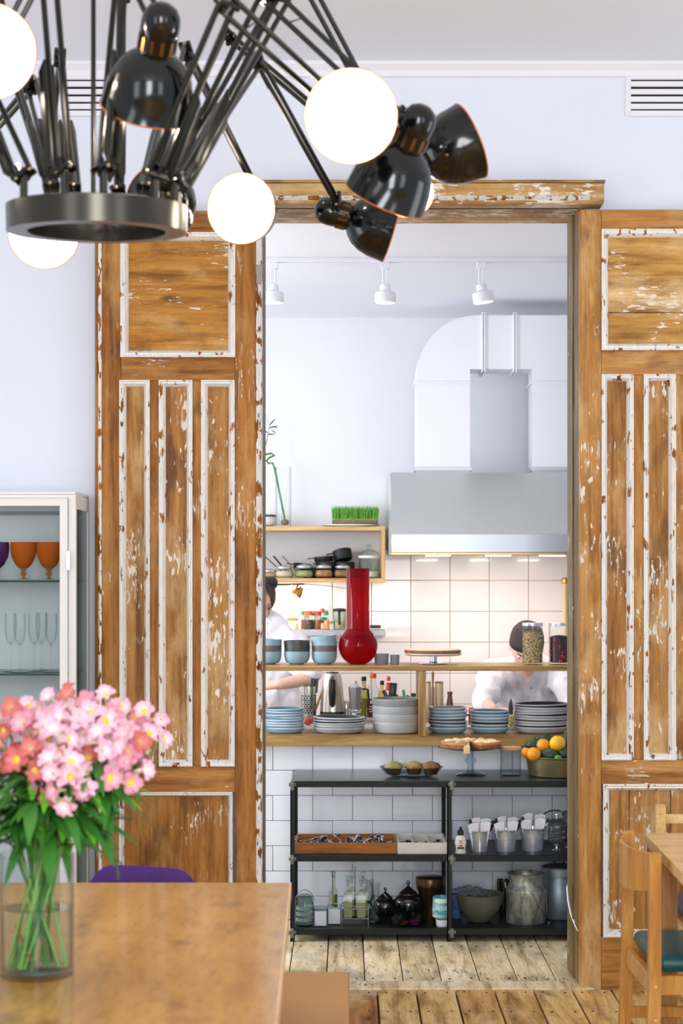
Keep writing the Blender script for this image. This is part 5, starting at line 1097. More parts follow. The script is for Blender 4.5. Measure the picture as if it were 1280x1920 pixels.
for k, (px, w_, tp, lm, cm_, l, _) in enumerate(spc):
    Y_ = 9.655 if k in (1, 3, 5) else 9.60; r_ = rpx(w_, Y_); h_ = WZ(tp, Y_) - ZG
    t = thing('spice_jar', l, 'jar', (WX(px, Y_), Y_, ZG + .0006), group='coloured-lid jars on the steel ledge')
    lh = h_ * .22
    new('jar_glass', lathe(B(), [(0, 0), (r_ * .95, 0), (r_, .003), (r_, h_ - lh - .006), (r_ * .85, h_ - lh), (0, h_ - lh)], 22), clear, t)
    new('contents', lathe(B(), [(0, .003), (r_ * .92, .003), (r_ * .92, h_ * .52), (0, h_ * .54)], 20), cm_, t)
    new('lid', lathe(B(), [(0, h_ - lh), (r_ * .92, h_ - lh), (r_ * .95, h_ - .003), (r_ * .8, h_), (0, h_)], 22), lm, t)
cbx = thing('carton', 'grey-white upright carton leaning on the steel ledge', 'carton', (WX(622, 9.62), 9.60, ZG + .0006), (0, -.06, 0)); new('carton_body', box(B(), -.012, .012, -.02, .03, 0, .125, .002), mat('carton_grey', srgb(206, 204, 196), .7), cbx); new('printed_band', box(B(), -.0125, .0125, -.0205, -.0195, .03, .045), mat('carton_print', srgb(150, 140, 120), .7), cbx)
fl_ = thing('measuring_jug', 'clear jug with a black lid and handle left of the red vase', 'jug', (WX(636, 9.6), 9.60, ZG + .0006)); new('jug_glass', lathe(B(), [(0, 0), (.03, 0), (.031, .004), (.034, .095), (.033, .095), (.03, .006), (0, .005)], 24), clear2, fl_)
new('contents', lathe(B(), [(0, .006), (.028, .006), (.029, .04), (0, .042)], 20), mat('olive_content', srgb(196, 186, 140), .6), fl_); new('lid', lathe(B(), [(0, .096), (.035, .096), (.036, .108), (.02, .112), (0, .112)], 24), bpl, fl_); new('handle', tube(B(), [(.0, -.034, .10), (.0, -.055, .085), (.0, -.052, .03), (.0, -.033, .03)], .006, 8), bpl, fl_)
bm = B(); box(bm, -.035, .03, -.03, .03, 0, .010, .002); box(bm, -.028, .03, -.026, .028, .0102, .022, .002)
nb_ = thing('notebook_pile', 'small pile of black notebooks right of the red vase on the ledge', 'notebook', (WX(703, 9.6), 9.60, ZG + .0006)); new('covers', bm, bpl, nb_); new('pages', box(B(), -.034, .0305, -.0305, .0, .002, .008), lab_w, nb_)
tag(new('wire_basket_handle', tube(B(), [(WX(690, 9.6), 9.6, ZG + .024), (WX(694, 9.6), 9.6, ZG + .05), (WX(705, 9.6), 9.6, ZG + .052), (WX(712, 9.6), 9.6, ZG + .024)], .001, 6), cut), 'thin wire loop standing over the black notebooks', 'wire')
Yc_ = 9.50; cl = thing('clamp_lamp', 'small brass clip lamp glowing under the box shelf', 'lamp', tuple(P(560, 1095, Yc_)))
new('bracket', tube(B(), [(0, 0, .0), (-.012, -.01, -.02), (-.008, -.02, -.038)], .004, 8), MATS['brass'], cl)
M_ = Matrix.Translation((-.006, -.02, -.046)) @ look((-.62, .2, -.75))
new('shade', lathe(B(), [(0, -.035), (.010, -.034), (.013, -.026), (.022, -.012), (.029, .012), (.028, .012), (.02, -.012), (.01, -.024), (0, -.026)], 24, M_), MATS['brass'], cl)
new('bulb', ball(B(), M_ @ Vector((0, 0, .006)), .017, 14), mat('clip_bulb', (1, .9, .75, 1), .3, emit=(1, .86, .66, 1), es=60), cl)
d_ = bpy.data.lights.new('clip_light', 'POINT'); d_.energy = 1.6; d_.color = (1, .88, .72); d_.shadow_soft_size = .015; l_ = bpy.data.objects.new('clip_light', d_); COL.objects.link(l_); l_.parent = cl; l_.location = M_ @ Vector((0, 0, .034))
cab = tag(new('lamp_cable', tube(B(), [P(495, 1096, 9.415), P(540, 1096, 9.415), P(566, 1095, 9.415), P(575, 1095, 9.415), P(610, 1098, 9.42), P(645, 1103, 9.5), P(690, 1104, 9.55)], [.0045, .0045, .0045, .0016, .0012, .0012, .0012], 6), bpl), 'black cable running under the box shelf', 'cable')
# ================================================================== GLASS CABINET
whm = mat('cabinet_white', srgb(226, 222, 220), .45, bump=.02)
YC0, YC1 = 6.20, 6.515
cx1 = WX(142, YC0); cx0 = -1.85; zc_t = WZ(921, YC0)
gc = thing('display_cabinet', 'tall white metal cabinet with glass door and sides against the left wall', 'cabinet')
cz = lambda p: WZ(p, YC0); cxx = lambda p: WX(p, YC0)
pw = .045
new('top', box(B(), cx0, cx1, YC0, YC1, zc_t - .012, zc_t, .003), whm, gc)
new('base', box(B(), cx0, cx1, YC0, YC1, .10, .16, .003), whm, gc)
for n_, (a, b_, c, d) in (('front_post', (cxx(128), cx1, YC0 + .001, YC0 + .03)), ('rear_post', (cx1 - .012, cx1, YC1 - .02, YC1)), ('front_post', (cx0, cx0 + .02, YC0 + .001, YC0 + .03)), ('rear_post', (cx0, cx0 + .03, YC1 - .03, YC1))):
    new(n_, box(B(), a, b_, c, d, .0, zc_t - .012, .002), whm, gc)
new('side_rail', box(B(), cx1 - .012, cx1, YC0 + .03, YC1 - .02, zc_t - .06, zc_t - .012, .001), whm, gc)
new('front_rail', box(B(), cx0 + .02, cx1 - .02, YC0 + .004, YC0 + .03, cz(934), zc_t - .012, .001), whm, gc)
new('back_panel', box(B(), cx0 + .01, cx1 - .012, YC1 - .01, YC1 - .002, .16, zc_t - .012), mat('cabinet_back', srgb(214, 216, 222), .6), gc)
new('cornice_line', box(B(), cx0 + .02, cx1 - .02, YC1 - .022, YC1 - .01, WZ(966, YC1), WZ(960, YC1), .001), mat('cabinet_grey', srgb(150, 152, 158), .6), gc)
pane = glass('cabinet_pane', (.93, .95, .95), fb=.08); paneg = glass('cabinet_side_pane', (.58, .64, .58))
new('side_pane', box(B(), cx1 - .008, cx1 - .004, YC0 + .03, YC1 - .02, .17, zc_t - .06), paneg, gc)
dr = new('door', frame_ring(B(), cxx(-420), cxx(127.5), .165, cz(934.5), [(0, YC0 + .003), (0, YC0 - .012), (.002, YC0 - .014), (cxx(127.5) - cxx(112.5) - .002, YC0 - .014), (cxx(127.5) - cxx(112.5), YC0 - .01), (cxx(127.5) - cxx(112.5), YC0 + .003)]), whm, gc)
new('door_glass', box(B(), cxx(-412), cxx(113), YC0 - .004, YC0 - .001, .18, cz(948)), pane, dr)
new('handle', box(B(), cxx(126), cxx(134.5), YC0 - .034, YC0 - .018, cz(1070), cz(1033), .004, 2), mat('handle_white', srgb(240, 240, 244), .3), dr)
edge = glass('shelf_glass', (.55, .72, .64), body=.35, bodycol=(.02, .10, .07)); shz = []
for py in (1088, 1263, 1440):
    z_ = cz(py); shz.append(z_)
    new('glass_shelf', box(B(), cx0 + .02, cx1 - .014, YC0 + .012, YC1 - .012, z_ - .007, z_, .0006), edge, gc)
amber = glass('amber_glass', (.80, .26, .03), body=.5, bodycol=(.66, .17, .004), fb=.1); purp = glass('purple_glass', (.36, .08, .40), body=.45, bodycol=(.14, .02, .18)); amb2 = glass('pale_amber_glass', (.92, .62, .35))
YG = 6.31
for px, m_, l in ((92, amber, 'amber glass goblet nearest the cabinet door handle'), (44, amber, 'amber glass goblet second from the door handle'), (-7, purp, 'purple glass goblet cut by the left picture edge')):
    r_ = 24.5 * YG / K; zb_ = shz[0]; h_ = WZ(1017, YG) - zb_; hs = .028
    t = thing('goblet', l, 'goblet', (WX(px, YG), YG, zb_ + .0006), group='goblets on the upper glass shelf')
    new('goblet_bowl', lathe(B(), [(0, hs + .012), (r_ * .3, hs + .012), (r_ * .62, hs + .026), (r_ * .9, hs + .052), (r_, hs + .08), (r_ * .98, h_), (r_ * .94, h_), (r_ * .96, hs + .08), (r_ * .86, hs + .055), (r_ * .58, hs + .03), (0, hs + .018)], 32), m_, t)
    new('goblet_stem', lathe(B(), [(.006, hs + .012), (.012, hs + .008), (.006, hs + .002), (.013, hs - .006), (.006, hs - .012), (.005, .006)], 20), amb2 if m_ is amber else purp, t)
    new('goblet_foot', lathe(B(), [(.005, .008), (.018, .004), (r_ * .85, .002), (r_ * .85, 0), (0, 0)], 28), clear2, t)
flt = None
for px, Y_, l in ((20, 6.33, 'champagne flute furthest left on the lower glass shelf'), (37, 6.27, 'champagne flute second from the left on the lower glass shelf'), (64, 6.33, 'champagne flute in the middle of the lower glass shelf'), (96, 6.30, 'champagne flute nearest the door frame on the lower glass shelf'), (78, 6.42, 'champagne flute at the back of the lower glass shelf')):
    if flt is None:
        r_ = 11.5 * Y_ / K; zb_ = shz[1]; flt = t = thing('champagne_flute', l, 'glass', (WX(px, Y_), Y_, zb_ + .0006), group='flutes on the lower glass shelf')
        new('flute_bowl', lathe(B(), [(0, .085), (.004, .086), (r_ * .75, .11), (r_, .15), (r_ * .92, .205), (r_ * .85, .205), (r_ * .9, .15), (r_ * .65, .113), (0, .092)], 24), clear, t)
        new('flute_stem', lathe(B(), [(.0035, .088), (.003, .05), (.0035, .006), (.03, .002), (.03, 0), (0, 0)], 22), clear, t); kids()
    else: t = dup(flt, (WX(px, Y_), Y_, shz[1] + .0006), label=l)
# ================================================================== DINING TABLE, BENCH, CHAIRS
tab_m = wood('honey_beech', srgb(170, 116, 44), srgb(192, 138, 60), srgb(208, 158, 82), 'y', rough=.28, knots=False, coat=.3, stretch=5, bump=.06, patch=srgb(176, 122, 50), patch_amt=.3)
tab_e = wood('honey_beech_edge', srgb(200, 150, 100), srgb(222, 180, 132), srgb(234, 200, 158), 'y', rough=.35, knots=False)
ZTB = .75
dt = thing('dining_table', 'honey-coloured wooden dining table carrying the flower vase', 'table')
xr = lambda y: WX(543, 4.235) + (4.235 - y) * .0149
tf = 4.235
bm = B(); poly = [(xr(tf), tf), (xr(1.7), 1.7), (-1.25, 1.7), (-1.27, tf)]
prism(bm, poly, ZTB - .028, ZTB, 'z'); new('tabletop', bm, tab_m, dt, smooth=0)
bm = B(); prism(bm, [(xr(tf), tf), (xr(1.7), 1.7), (xr(1.7) + .004, 1.7), (xr(tf) + .004, tf + .001)], ZTB - .0285, ZTB + .0004, 'z'); new('edge_band', bm, tab_e, dt, smooth=0)
new('apron', box(B(), -1.14, -.34, tf - .41, tf - .39, ZTB - .11, ZTB - .028, .002), tab_m, dt); new('apron', box(B(), -.37, -.35, 1.85, tf - .40, ZTB - .11, ZTB - .028, .002), tab_m, dt)
for a, b_ in ((-.36, tf - .40), (-1.14, tf - .40), (-.36, 1.85), (-1.14, 1.85)): new('leg', box(B(), a - .03, a + .03, b_ - .03, b_ + .03, 0, ZTB - .028, .004), tab_m, dt)
bn = thing('bench', 'low bench with a tan leather-like top beside the dining table', 'bench')
bex = WX(655, 4.66); bty = 4.66
new('bench_top', box(B(), -.27, bex, 2.6, bty, .42, .45, .003), mat('tan_bench', srgb(182, 130, 66), .5, var=.06, vs_=5, bump=.1, bs=60), bn)
for a, b_ in ((-.26, 2.65), (-.26, bty - .1), (bex - .08, 2.65), (bex - .08, bty - .1)): new('leg', box(B(), a, a + .05, b_, b_ + .05, 0, .42, .003), tab_m, bn)
# bench stands beside the table: rail between legs
new('stretcher', box(B(), bex - .07, bex - .04, 2.70, bty - .1, .15, .19, .002), tab_m, bn)
velvet = mat('purple_velvet', srgb(62, 22, 100), .8, var=.12, vs_=20, bump=.1, bs=200); velvet.node_tree.nodes['Principled BSDF'].inputs['Sheen Weight'].default_value = .5; velvet.node_tree.nodes['Principled BSDF'].inputs['Sheen Tint'].default_value = srgb(140, 70, 190)
def shell_back(w, z0, z1, thick, curve):
    """curved upholstered back in local x (width), y (depth), z"""
    bm = B(); n = 24; m = 8; F_, Bk = [], []
    for i in range(n + 1):
        u = i / n * 2 - 1; col_f, col_b = [], []
        top = z1 - (z1 - z0) * .9 * max(0, abs(u) - .35) ** 2.6 / (.65 ** 2.6) - .012 * u
        for j in range(m + 1):
            v = j / m; z_ = z0 + (top - z0) * v; y_ = curve * u * u
            e = thick * .5 * math.sqrt(max(0, 1 - (2 * v - 1) ** 4)) * math.sqrt(max(0, 1 - u ** 8)) + .002
            col_f.append(bm.verts.new((u * w / 2, y_ - e, z_))); col_b.append(bm.verts.new((u * w / 2, y_ + e, z_)))
        F_.append(col_f); Bk.append(col_b)
    for i in range(n):
        for j in range(m):
            bm.faces.new((F_[i][j], F_[i + 1][j], F_[i + 1][j + 1], F_[i][j + 1])); bm.faces.new((Bk[i][j], Bk[i][j + 1], Bk[i + 1][j + 1], Bk[i + 1][j]))
        bm.faces.new((F_[i][m], F_[i + 1][m], Bk[i + 1][m], Bk[i][m])); bm.faces.new((F_[i][0], Bk[i][0], Bk[i + 1][0], F_[i + 1][0]))
    for j in range(m):
        bm.faces.new((F_[0][j], F_[0][j + 1], Bk[0][j + 1], Bk[0][j])); bm.faces.new((F_[n][j], Bk[n][j], Bk[n][j + 1], F_[n][j + 1]))
    return bm
YV = 4.47
vc = thing('velvet_chair', 'purple velvet chair at the far end of the dining table', 'chair', (WX(272, YV), YV, 0))
new('backrest', shell_back(.40, .44, WZ(1624, YV), .05, -.05), velvet, vc)
new('seat', box(B(), -.20, .20, -.38, -.045, .40, .46, .02, 3), velvet, vc)
for a, b_ in ((-.17, -.34), (.17, -.34), (-.17, -.05), (.17, -.05)): new('leg', tube(B(), [(a * 1.08, b_, 0), (a, b_, .40)], [.011, .016], 10), tab_m, vc)
# right table
pale = wood('pale_beech', srgb(200, 154, 92), srgb(220, 180, 120), srgb(234, 200, 146), 'x', rough=.35, knots=False, coat=.15, stretch=6, bump=.05)
rt_ = thing('side_table', 'pale wooden table at the right picture edge', 'table')
bm = B(); prism(bm, [(.826, 5.06), (.782, 3.5), (1.75, 3.47), (1.78, 5.06)], ZTB - .028, ZTB, 'z'); new('tabletop', bm, pale, rt_, smooth=0)
bro = wood('table_leg_wood', srgb(150, 104, 54), srgb(180, 130, 76), srgb(200, 150, 96), 'z', rough=.5, knots=False)
for a, b_ in ((.868, 5.005), (1.66, 4.99), (.845, 3.56), (1.66, 3.56)): new('leg', box(B(), a, a + .042, b_, b_ + .042, 0, ZTB - .028, .003), bro, rt_)
new('apron', box(B(), .90, 1.70, 4.985, 5.003, ZTB - .09, ZTB - .028, .002), bro, rt_)
# wooden chairs
ch_m = wood('golden_beech', srgb(170, 112, 46), srgb(198, 140, 66), srgb(216, 162, 90), 'z', rough=.38, knots=False, coat=.15, stretch=9, bump=.06)
teal = mat('teal_seat', srgb(0, 84, 88), .4, var=.06, bump=.05, bs=120); plum = mat('plum_seat', srgb(60, 24, 60), .5, var=.06)
def wood_chair(label, loc, rz, seatm, wm, zb=.765, w=.44, slim=False):
    """faces +x ; back posts at x=0, y = +-w/2"""
    c = thing('dining_chair', label, 'chair', loc, (0, 0, rz)); h = w / 2; p = .015
    for s in (-1, 1):
        bm = B(); prism(bm, [(-.034, 0), (-.002, 0), (p, .40), (p, zb), (-p, zb), (-p, .42)], s * h - .015, s * h + .015, 'y'); new('leg', bm, wm, c)
        bm = B(); prism(bm, [(.405, .47), (.375, .47), (.38, 0), (.402, 0)], s * (h - .02) - .014, s * (h - .02) + .014, 'y'); new('leg', bm, wm, c)
        new('side_rail', box(B(), p, .376, s * (h - .008) - .01, s * (h - .008) + .01, .405, .455, .002), wm, c)
        new('side_stretcher', box(B(), p - .008, .378, s * (h - .008) - .008, s * (h - .008) + .008, .255, .285, .002), wm, c)
        for zz_ in (.43, .345, .27): new('screw_cap', lathe(B(), [(0, .001), (.004, .001), (.0045, -.002)], 10, Matrix.Translation((0, s * (h + .0152) - (0 if s > 0 else 0), zz_)) @ Matrix.Rotation(R(-90) * s, 4, 'X')), pale, c)
    new('front_rail', box(B(), .38, .40, -h + .03, h - .03, .405, .455, .002), wm, c)
    new('back_rail', box(B(), -.008, .010, -h + .015, h - .015, .40, .45, .002), wm, c)
    n = 18; bm = B(); f_, b_ = [], []
    for i in range(n + 1):
        u = i / n * 2 - 1; y_ = u * (h - .013); x_ = -.045 * (1 - u * u) * (0 if slim else 1)
        zt_ = zb - (.03 if slim else .004); zl = (zb - .057) if slim else zb - .115 + .018 * (u * u)
        f_.append([bm.verts.new((x_ + .005, y_, zl)), bm.verts.new((x_ + .005, y_, zt_))]); b_.append([bm.verts.new((x_ - .005, y_, zl)), bm.verts.new((x_ - .005, y_, zt_))])
    for i in range(n):
        bm.faces.new((f_[i][0], f_[i + 1][0], f_[i + 1][1], f_[i][1])); bm.faces.new((b_[i][0], b_[i][1], b_[i + 1][1], b_[i + 1][0]))
        bm.faces.new((f_[i][1], f_[i + 1][1], b_[i + 1][1], b_[i][1])); bm.faces.new((f_[i][0], b_[i][0], b_[i + 1][0], f_[i + 1][0]))
    bm.faces.new((f_[0][0], f_[0][1], b_[0][1], b_[0][0])); bm.faces.new((f_[n][0], b_[n][0], b_[n][1], f_[n][1]))
    new('backrest', bm, wm, c)
    bm = B(); box(bm, .012, .415, -h + .018, h - .018, .456, .50, .02, 4)
    new('seat', bm, seatm, c)
    return c
wood_chair('golden wooden chair with a teal seat, back to the doorway side', (.772, 4.79, 0), R(1), teal, ch_m, w=.40)
wood_chair('pale wooden chair with a plum seat on the far side of the pale table', (WX(1237, 5.58) + .20, 5.58, 0), R(-90), plum, pale, w=.40, slim=True)
# ================================================================== CABLE on the jamb
tag(new('white_cable', tube(B(), [P(1067, 1650, 6.80), P(1063, 1665, 6.78), P(1065, 1690, 6.74), P(1070, 1715, 6.66), P(1078, 1735, 6.6), P(1084, 1746, 6.52)], .0035, 6), trimw_m), 'thin white cable hanging at the right door jamb', 'cable')
# ================================================================== CHANDELIER
gun = mat('gunmetal', srgb(70, 66, 60), .25, .9); gblk = mat('gloss_black', srgb(8, 9, 10), .14); rodm = mat('black_rod', srgb(34, 34, 30), .3, .5)
inw = mat('shade_inside', srgb(250, 246, 240), .6); bulbm = mat('bulb_glow', (1, .93, .84, 1), .3, emit=(1, .91, .80, 1), es=14)
scr = mat('joint_screw', srgb(180, 160, 130), .25, .9)
YR = 3.5; RC = Vector((WX(182, YR), YR, 0)); rR = 168 / K * YR
zr0 = 2.128; zr1 = 2.176
chn = thing('chandelier', 'black spider chandelier of jointed desk-lamp arms on a metal ring', 'chandelier', (RC.x, RC.y, zr0))
o0 = Vector((RC.x, RC.y, zr0))
tiltM = Matrix.Rotation(R(3.6), 4, 'X')
new('ring', lathe(B(), [(rR, 0), (rR, .050), (rR - .004, .052), (rR - .038, .052), (rR - .040, .050), (rR - .040, .002), (rR - .038, 0)] + [(rR, 0)], 72, tiltM), gun, chn)
def rg(px, near=True):
    dx = (px - 182) / K * YR; q = math.sqrt(max(0, (rR - .02) ** 2 - dx * dx)); v = Vector((dx, -q if near else q, .052)); return o0 + tiltM @ v
tp = Vector((WX(175, YR), YR, ZC))
bm = B(); tube(bm, [tp - o0, Vector((tp.x - o0.x, 0, .03))], .0048, 10); new('suspension_rod', bm, rodm, chn)
bm = B(); box(bm, -.008, .008, -rR + .03, rR - .03, .02, .034, .002, 1, tiltM); box(bm, -.02, .02, -.02, .02, .018, .04, .003, 1, tiltM); new('cross_bar', bm, gun, chn)
new('ceiling_rose', lathe(B(), [(0, 0), (.06, 0), (.06, -.02), (.02, -.03), (0, -.03)], 28, Matrix.Translation((tp.x - o0.x, 0, ZC - o0.z))), gblk, chn)
def lamp_arm(base_, elb, head, w=.016, spring=True):
    base_, elb, head = [v - o0 for v in (base_, elb, head)]
    side = (elb - base_).cross(head - elb)
    if side.length < 1e-5: side = Vector((0, 1, 0))
    side.normalize()
    bm = B()
    up_ = (elb - base_).normalized(); n1 = side.cross(up_).normalized()
    b0 = base_ + Vector((0, 0, .045))
    # post and clevis on the ring
    tube(bm, [base_ - Vector((0, 0, .01)), base_ + Vector((0, 0, .04))], .008, 10)
    for s in (-1, 1):
        tube(bm, [b0 + n1 * w * s, elb + n1 * w * s], .0058, 8)
    up2 = (head - elb).normalized(); n2 = side.cross(up2).normalized()
    for s in (-1, 1): tube(bm, [elb + n2 * w * s, head + n2 * w * .8 * s], .0055, 8)
    o = new('lamp_arm', bm, rodm, chn)
    # joints as plates
    for c_, a1, a2 in ((b0, n1, up_), (elb, n1, n2), (head, n2, up2)):
        bm = B()
        for s in (-1, 1):
            q = c_ + side * .008 * s
            pts_ = [q + a1 * .024, q + a2 * .020, q - a1 * .024, q - a2 * .020] if c_ is not elb else [q + n1 * .024, q + up_ * .018, q + n2 * .024, q - n1 * .022]
            tube(bm, [q + a1 * .022, q, q - a1 * .022], .0065, 6); tube(bm, [q, q + a2 * .02], .0065, 6)
        tube(bm, [c_ - side * .012, c_ + side * .012], .009, 8); new('joint', bm, gblk, o)
    bm = B()
    for c_, a1 in ((b0, n1), (elb, n1), (head, n2)):
        for s in (-1, 1): ball(bm, c_ + a1 * w * s - Vector((0, .010, 0)), .0042, 8)
    tag(new('screws', bm, scr, o), kind='stuff')
    if spring:
        bm = B()
        for s in (-1, 1):
            p0 = b0 + n1 * w * 1.5 + side * .012 * s; L_ = (elb - b0).length
            pts_ = [p0 + up_ * L_ * .02, p0 + up_ * L_ * .05, p0 + up_ * L_ * .45, p0 + up_ * L_ * .5 - n1 * w * .4]
            tube(bm, pts_, [.0025, .0085, .0085, .0025], 8)
        new('tension_spring', bm, rodm, o)
        cab_ = B(); tube(cab_, [elb + n1 * .02, elb + n1 * .045 - up2 * .01, elb + n1 * .05 + up2 * .03, elb + n2 * .02 + up2 * .06], .0022, 6); new('wire_loop', cab_, gblk, o)
    return o
def lamp_head(O, axis, lit=True, s=1.0, power=3.0):
    """O = centre of the shade mouth; axis points out of the mouth"""
    M_ = Matrix.Translation(O - o0) @ look(axis) @ Matrix.Scale(s, 4)
    out_ = [(0, -.205), (.012, -.204), (.026, -.196), (.034, -.182), (.036, -.168), (.036, -.150), (.034, -.146), (.036, -.120), (.034, -.112), (.045, -.105), (.062, -.090), (.075, -.068), (.083, -.040), (.087, 0.0), (.0885, .002)]
    sh = new('lamp_shade', lathe(B(), out_ + [(.0865, .0015), (.085, 0)], 40, M_), gblk, chn)
    new('shade_lining', lathe(B(), [(.0862, .001), (.0842, 0.0), (.081, -.040), (.073, -.066), (.060, -.087), (.043, -.102), (.03, -.108), (0, -.109)], 36, M_), inw, sh)
    new('lip_light_ring', tube(B(), [M_ @ Vector((.0872 * math.cos(2 * math.pi * k / 40), .0872 * math.sin(2 * math.pi * k / 40), .001)) for k in range(40)], .0014, 6, True), mat('painted_lip_light', srgb(214, 120, 50), .35, .4), sh)  # warm lamplight along the rim, painted as an orange ring
    bm = B()
    for k in range(12):
        a = 2 * math.pi * k / 12; box(bm, .0345, .0372, -.003, .003, -.143, -.118, .0, 1, M_ @ Matrix.Rotation(a, 4, 'Z'))
    new('vent_ribs', bm, mat('rib_bronze', srgb(120, 84, 44), .25, .9), sh)
    new('bulb', lathe(B(), [(0, -.110), (.016, -.105), (.018, -.09), (.030, -.068), (.038, -.045), (.036, -.022), (.022, -.006), (0, -.001)], 24, M_), bulbm if lit else inw, sh)
    if lit:
        d = bpl_ = bpy.data.lights.new('lamp_light', 'POINT'); d.energy = power; d.color = (1, .86, .68); d.shadow_soft_size = .02
        l = bpy.data.objects.new('lamp_light', d); COL.objects.link(l); l.parent = sh; l.location = M_ @ Vector((0, 0, .012))
    return M_
def lamp(base_, elb, O, axis, s=1.0, spring=True):
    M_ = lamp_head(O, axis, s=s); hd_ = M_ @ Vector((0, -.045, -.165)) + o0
    # attach at the side of the cap nearest to the elbow
    best = None
    for k in range(12):
        a = 2 * math.pi * k / 12; q = M_ @ Vector((.048 * math.cos(a), .048 * math.sin(a), -.160)) + o0
        if best is None or (q - elb).length < (best - elb).length: best = q
    lamp_arm(base_, elb, best, spring=spring)
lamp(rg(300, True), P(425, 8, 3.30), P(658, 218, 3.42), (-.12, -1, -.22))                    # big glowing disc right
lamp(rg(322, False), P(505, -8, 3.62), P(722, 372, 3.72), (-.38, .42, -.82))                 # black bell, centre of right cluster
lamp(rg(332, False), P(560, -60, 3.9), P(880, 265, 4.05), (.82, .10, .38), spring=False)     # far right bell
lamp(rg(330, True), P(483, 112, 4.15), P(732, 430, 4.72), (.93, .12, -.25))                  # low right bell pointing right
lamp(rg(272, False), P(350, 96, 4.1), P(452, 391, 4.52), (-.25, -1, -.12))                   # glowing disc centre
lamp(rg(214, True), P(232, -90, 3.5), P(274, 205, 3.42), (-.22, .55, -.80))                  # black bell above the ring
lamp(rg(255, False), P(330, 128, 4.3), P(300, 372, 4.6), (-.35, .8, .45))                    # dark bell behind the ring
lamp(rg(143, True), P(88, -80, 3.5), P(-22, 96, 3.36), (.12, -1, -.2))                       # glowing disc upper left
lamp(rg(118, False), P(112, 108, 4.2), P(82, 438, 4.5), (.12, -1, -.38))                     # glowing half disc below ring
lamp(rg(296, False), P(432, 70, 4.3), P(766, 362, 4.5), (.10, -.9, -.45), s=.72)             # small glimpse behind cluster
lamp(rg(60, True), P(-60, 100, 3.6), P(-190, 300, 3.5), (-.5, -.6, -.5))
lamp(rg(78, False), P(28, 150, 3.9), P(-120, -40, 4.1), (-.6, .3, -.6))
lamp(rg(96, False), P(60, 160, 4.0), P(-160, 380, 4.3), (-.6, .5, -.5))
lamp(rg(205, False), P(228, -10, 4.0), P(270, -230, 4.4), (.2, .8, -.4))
# ================================================================== VASE OF FLOWERS
YF = 3.25; vx = WX(69, YF); rV = 70 / K * YF; hV = WZ(1600, YF) - ZTB
gvase = thing('glass_vase', 'straight clear glass cylinder vase on the dining table', 'vase', (vx, YF, ZTB + .0006))
new('vase_glass', lathe(B(), [(0, 0), (rV * .97, 0), (rV, .004), (rV, hV - .001), (rV - .0015, hV), (rV - .003, hV - .001), (rV - .003, .012), (rV - .01, .009), (0, .009)], 56), glass('vase_clear', (.955, .975, .965), edge=.4), gvase)
zw = WZ(1700, YF) - ZTB
new('water', lathe(B(), [(0, .0095), (rV - .0045, .0125), (rV - .0045, zw), (rV - .007, zw - .002), (0, zw - .002)], 48), glass('water', (.93, .965, .955)), gvase)
def petal_mat(name, c_in, c_mid, c_out, R_=.022):
    m, nt, b = base(name); tc = nt.nodes.new('ShaderNodeTexCoord'); ln = nt.nodes.new('ShaderNodeVectorMath'); ln.operation = 'LENGTH'
    nt.links.new(tc.outputs['Object'], ln.inputs[0]); mr = nt.nodes.new('ShaderNodeMapRange'); mr.inputs[2].default_value = R_; nt.links.new(ln.outputs['Value'], mr.inputs[0])
    r_ = nt.nodes.new('ShaderNodeValToRGB'); e = r_.color_ramp.elements; e[0].position = .12; e[0].color = c_in; e[1].position = 1.0; e[1].color = c_out; k = e.new(.5); k.color = c_mid
    nt.links.new(mr.outputs[0], r_.inputs['Fac']); nt.links.new(r_.outputs['Color'], b.inputs['Base Color']); b.inputs['Roughness'].default_value = .55
    b.inputs['Subsurface Weight'].default_value = .25; b.inputs['Subsurface Scale'].default_value = .01
    return m
pmat = [petal_mat('pale_pink_petal', srgb(250, 236, 214), srgb(250, 226, 230), srgb(242, 182, 202)), petal_mat('pink_petal', srgb(248, 220, 180), srgb(244, 194, 200), srgb(232, 142, 166)), petal_mat('salmon_petal', srgb(240, 190, 140), srgb(226, 142, 130), srgb(202, 96, 96))]
yel_c = mat('yellow_throat', srgb(250, 206, 60), .6); st_g = mat('stem_green', srgb(122, 168, 84), .5); st_g2 = mat('stem_dark_green', srgb(62, 112, 44), .5)
def blossom_mesh(seed, open_=1.0, sc=1.0):
    r2 = random.Random(seed); bm = B()
    for k in range(6):
        a = 2 * math.pi * k / 6 + r2.uniform(-.12, .12); wide = .0095 if k % 2 == 0 else .0062; L_ = (.024 if k % 2 == 0 else .022) * r2.uniform(.9, 1.05)
        rows_ = []
        for i in range(6):
            t_ = i / 5; rad_ = .002 + L_ * t_ * open_; ww = wide * math.sin(math.pi * (.08 + .84 * t_)) ** .8
            z_ = .016 * (1 - open_ * .55) * t_ + .011 * math.sin(t_ * 2.2) - .006 * t_ * t_ * open_
            cs_, sn = math.cos(a), math.sin(a)
            rows_.append([bm.verts.new((rad_ * cs_ - q * ww * sn, rad_ * sn + q * ww * cs_, z_ + abs(q) * .0022)) for q in (-1, 0, 1)])
        for r0, r1 in zip(rows_, rows_[1:]):
            for q in range(2): bm.faces.new((r0[q], r0[q + 1], r1[q + 1], r1[q]))
    lathe(bm, [(.0015, -.014), (.003, -.008), (.0045, 0), (.003, .002)], 8)
    if sc != 1: bmesh.ops.scale(bm, vec=(sc, sc, sc), verts=bm.verts[:])
    return bm
def mk_mesh(bm, name, m):
    o = new(name, bm, m); me = o.data; bpy.data.objects.remove(o); return me
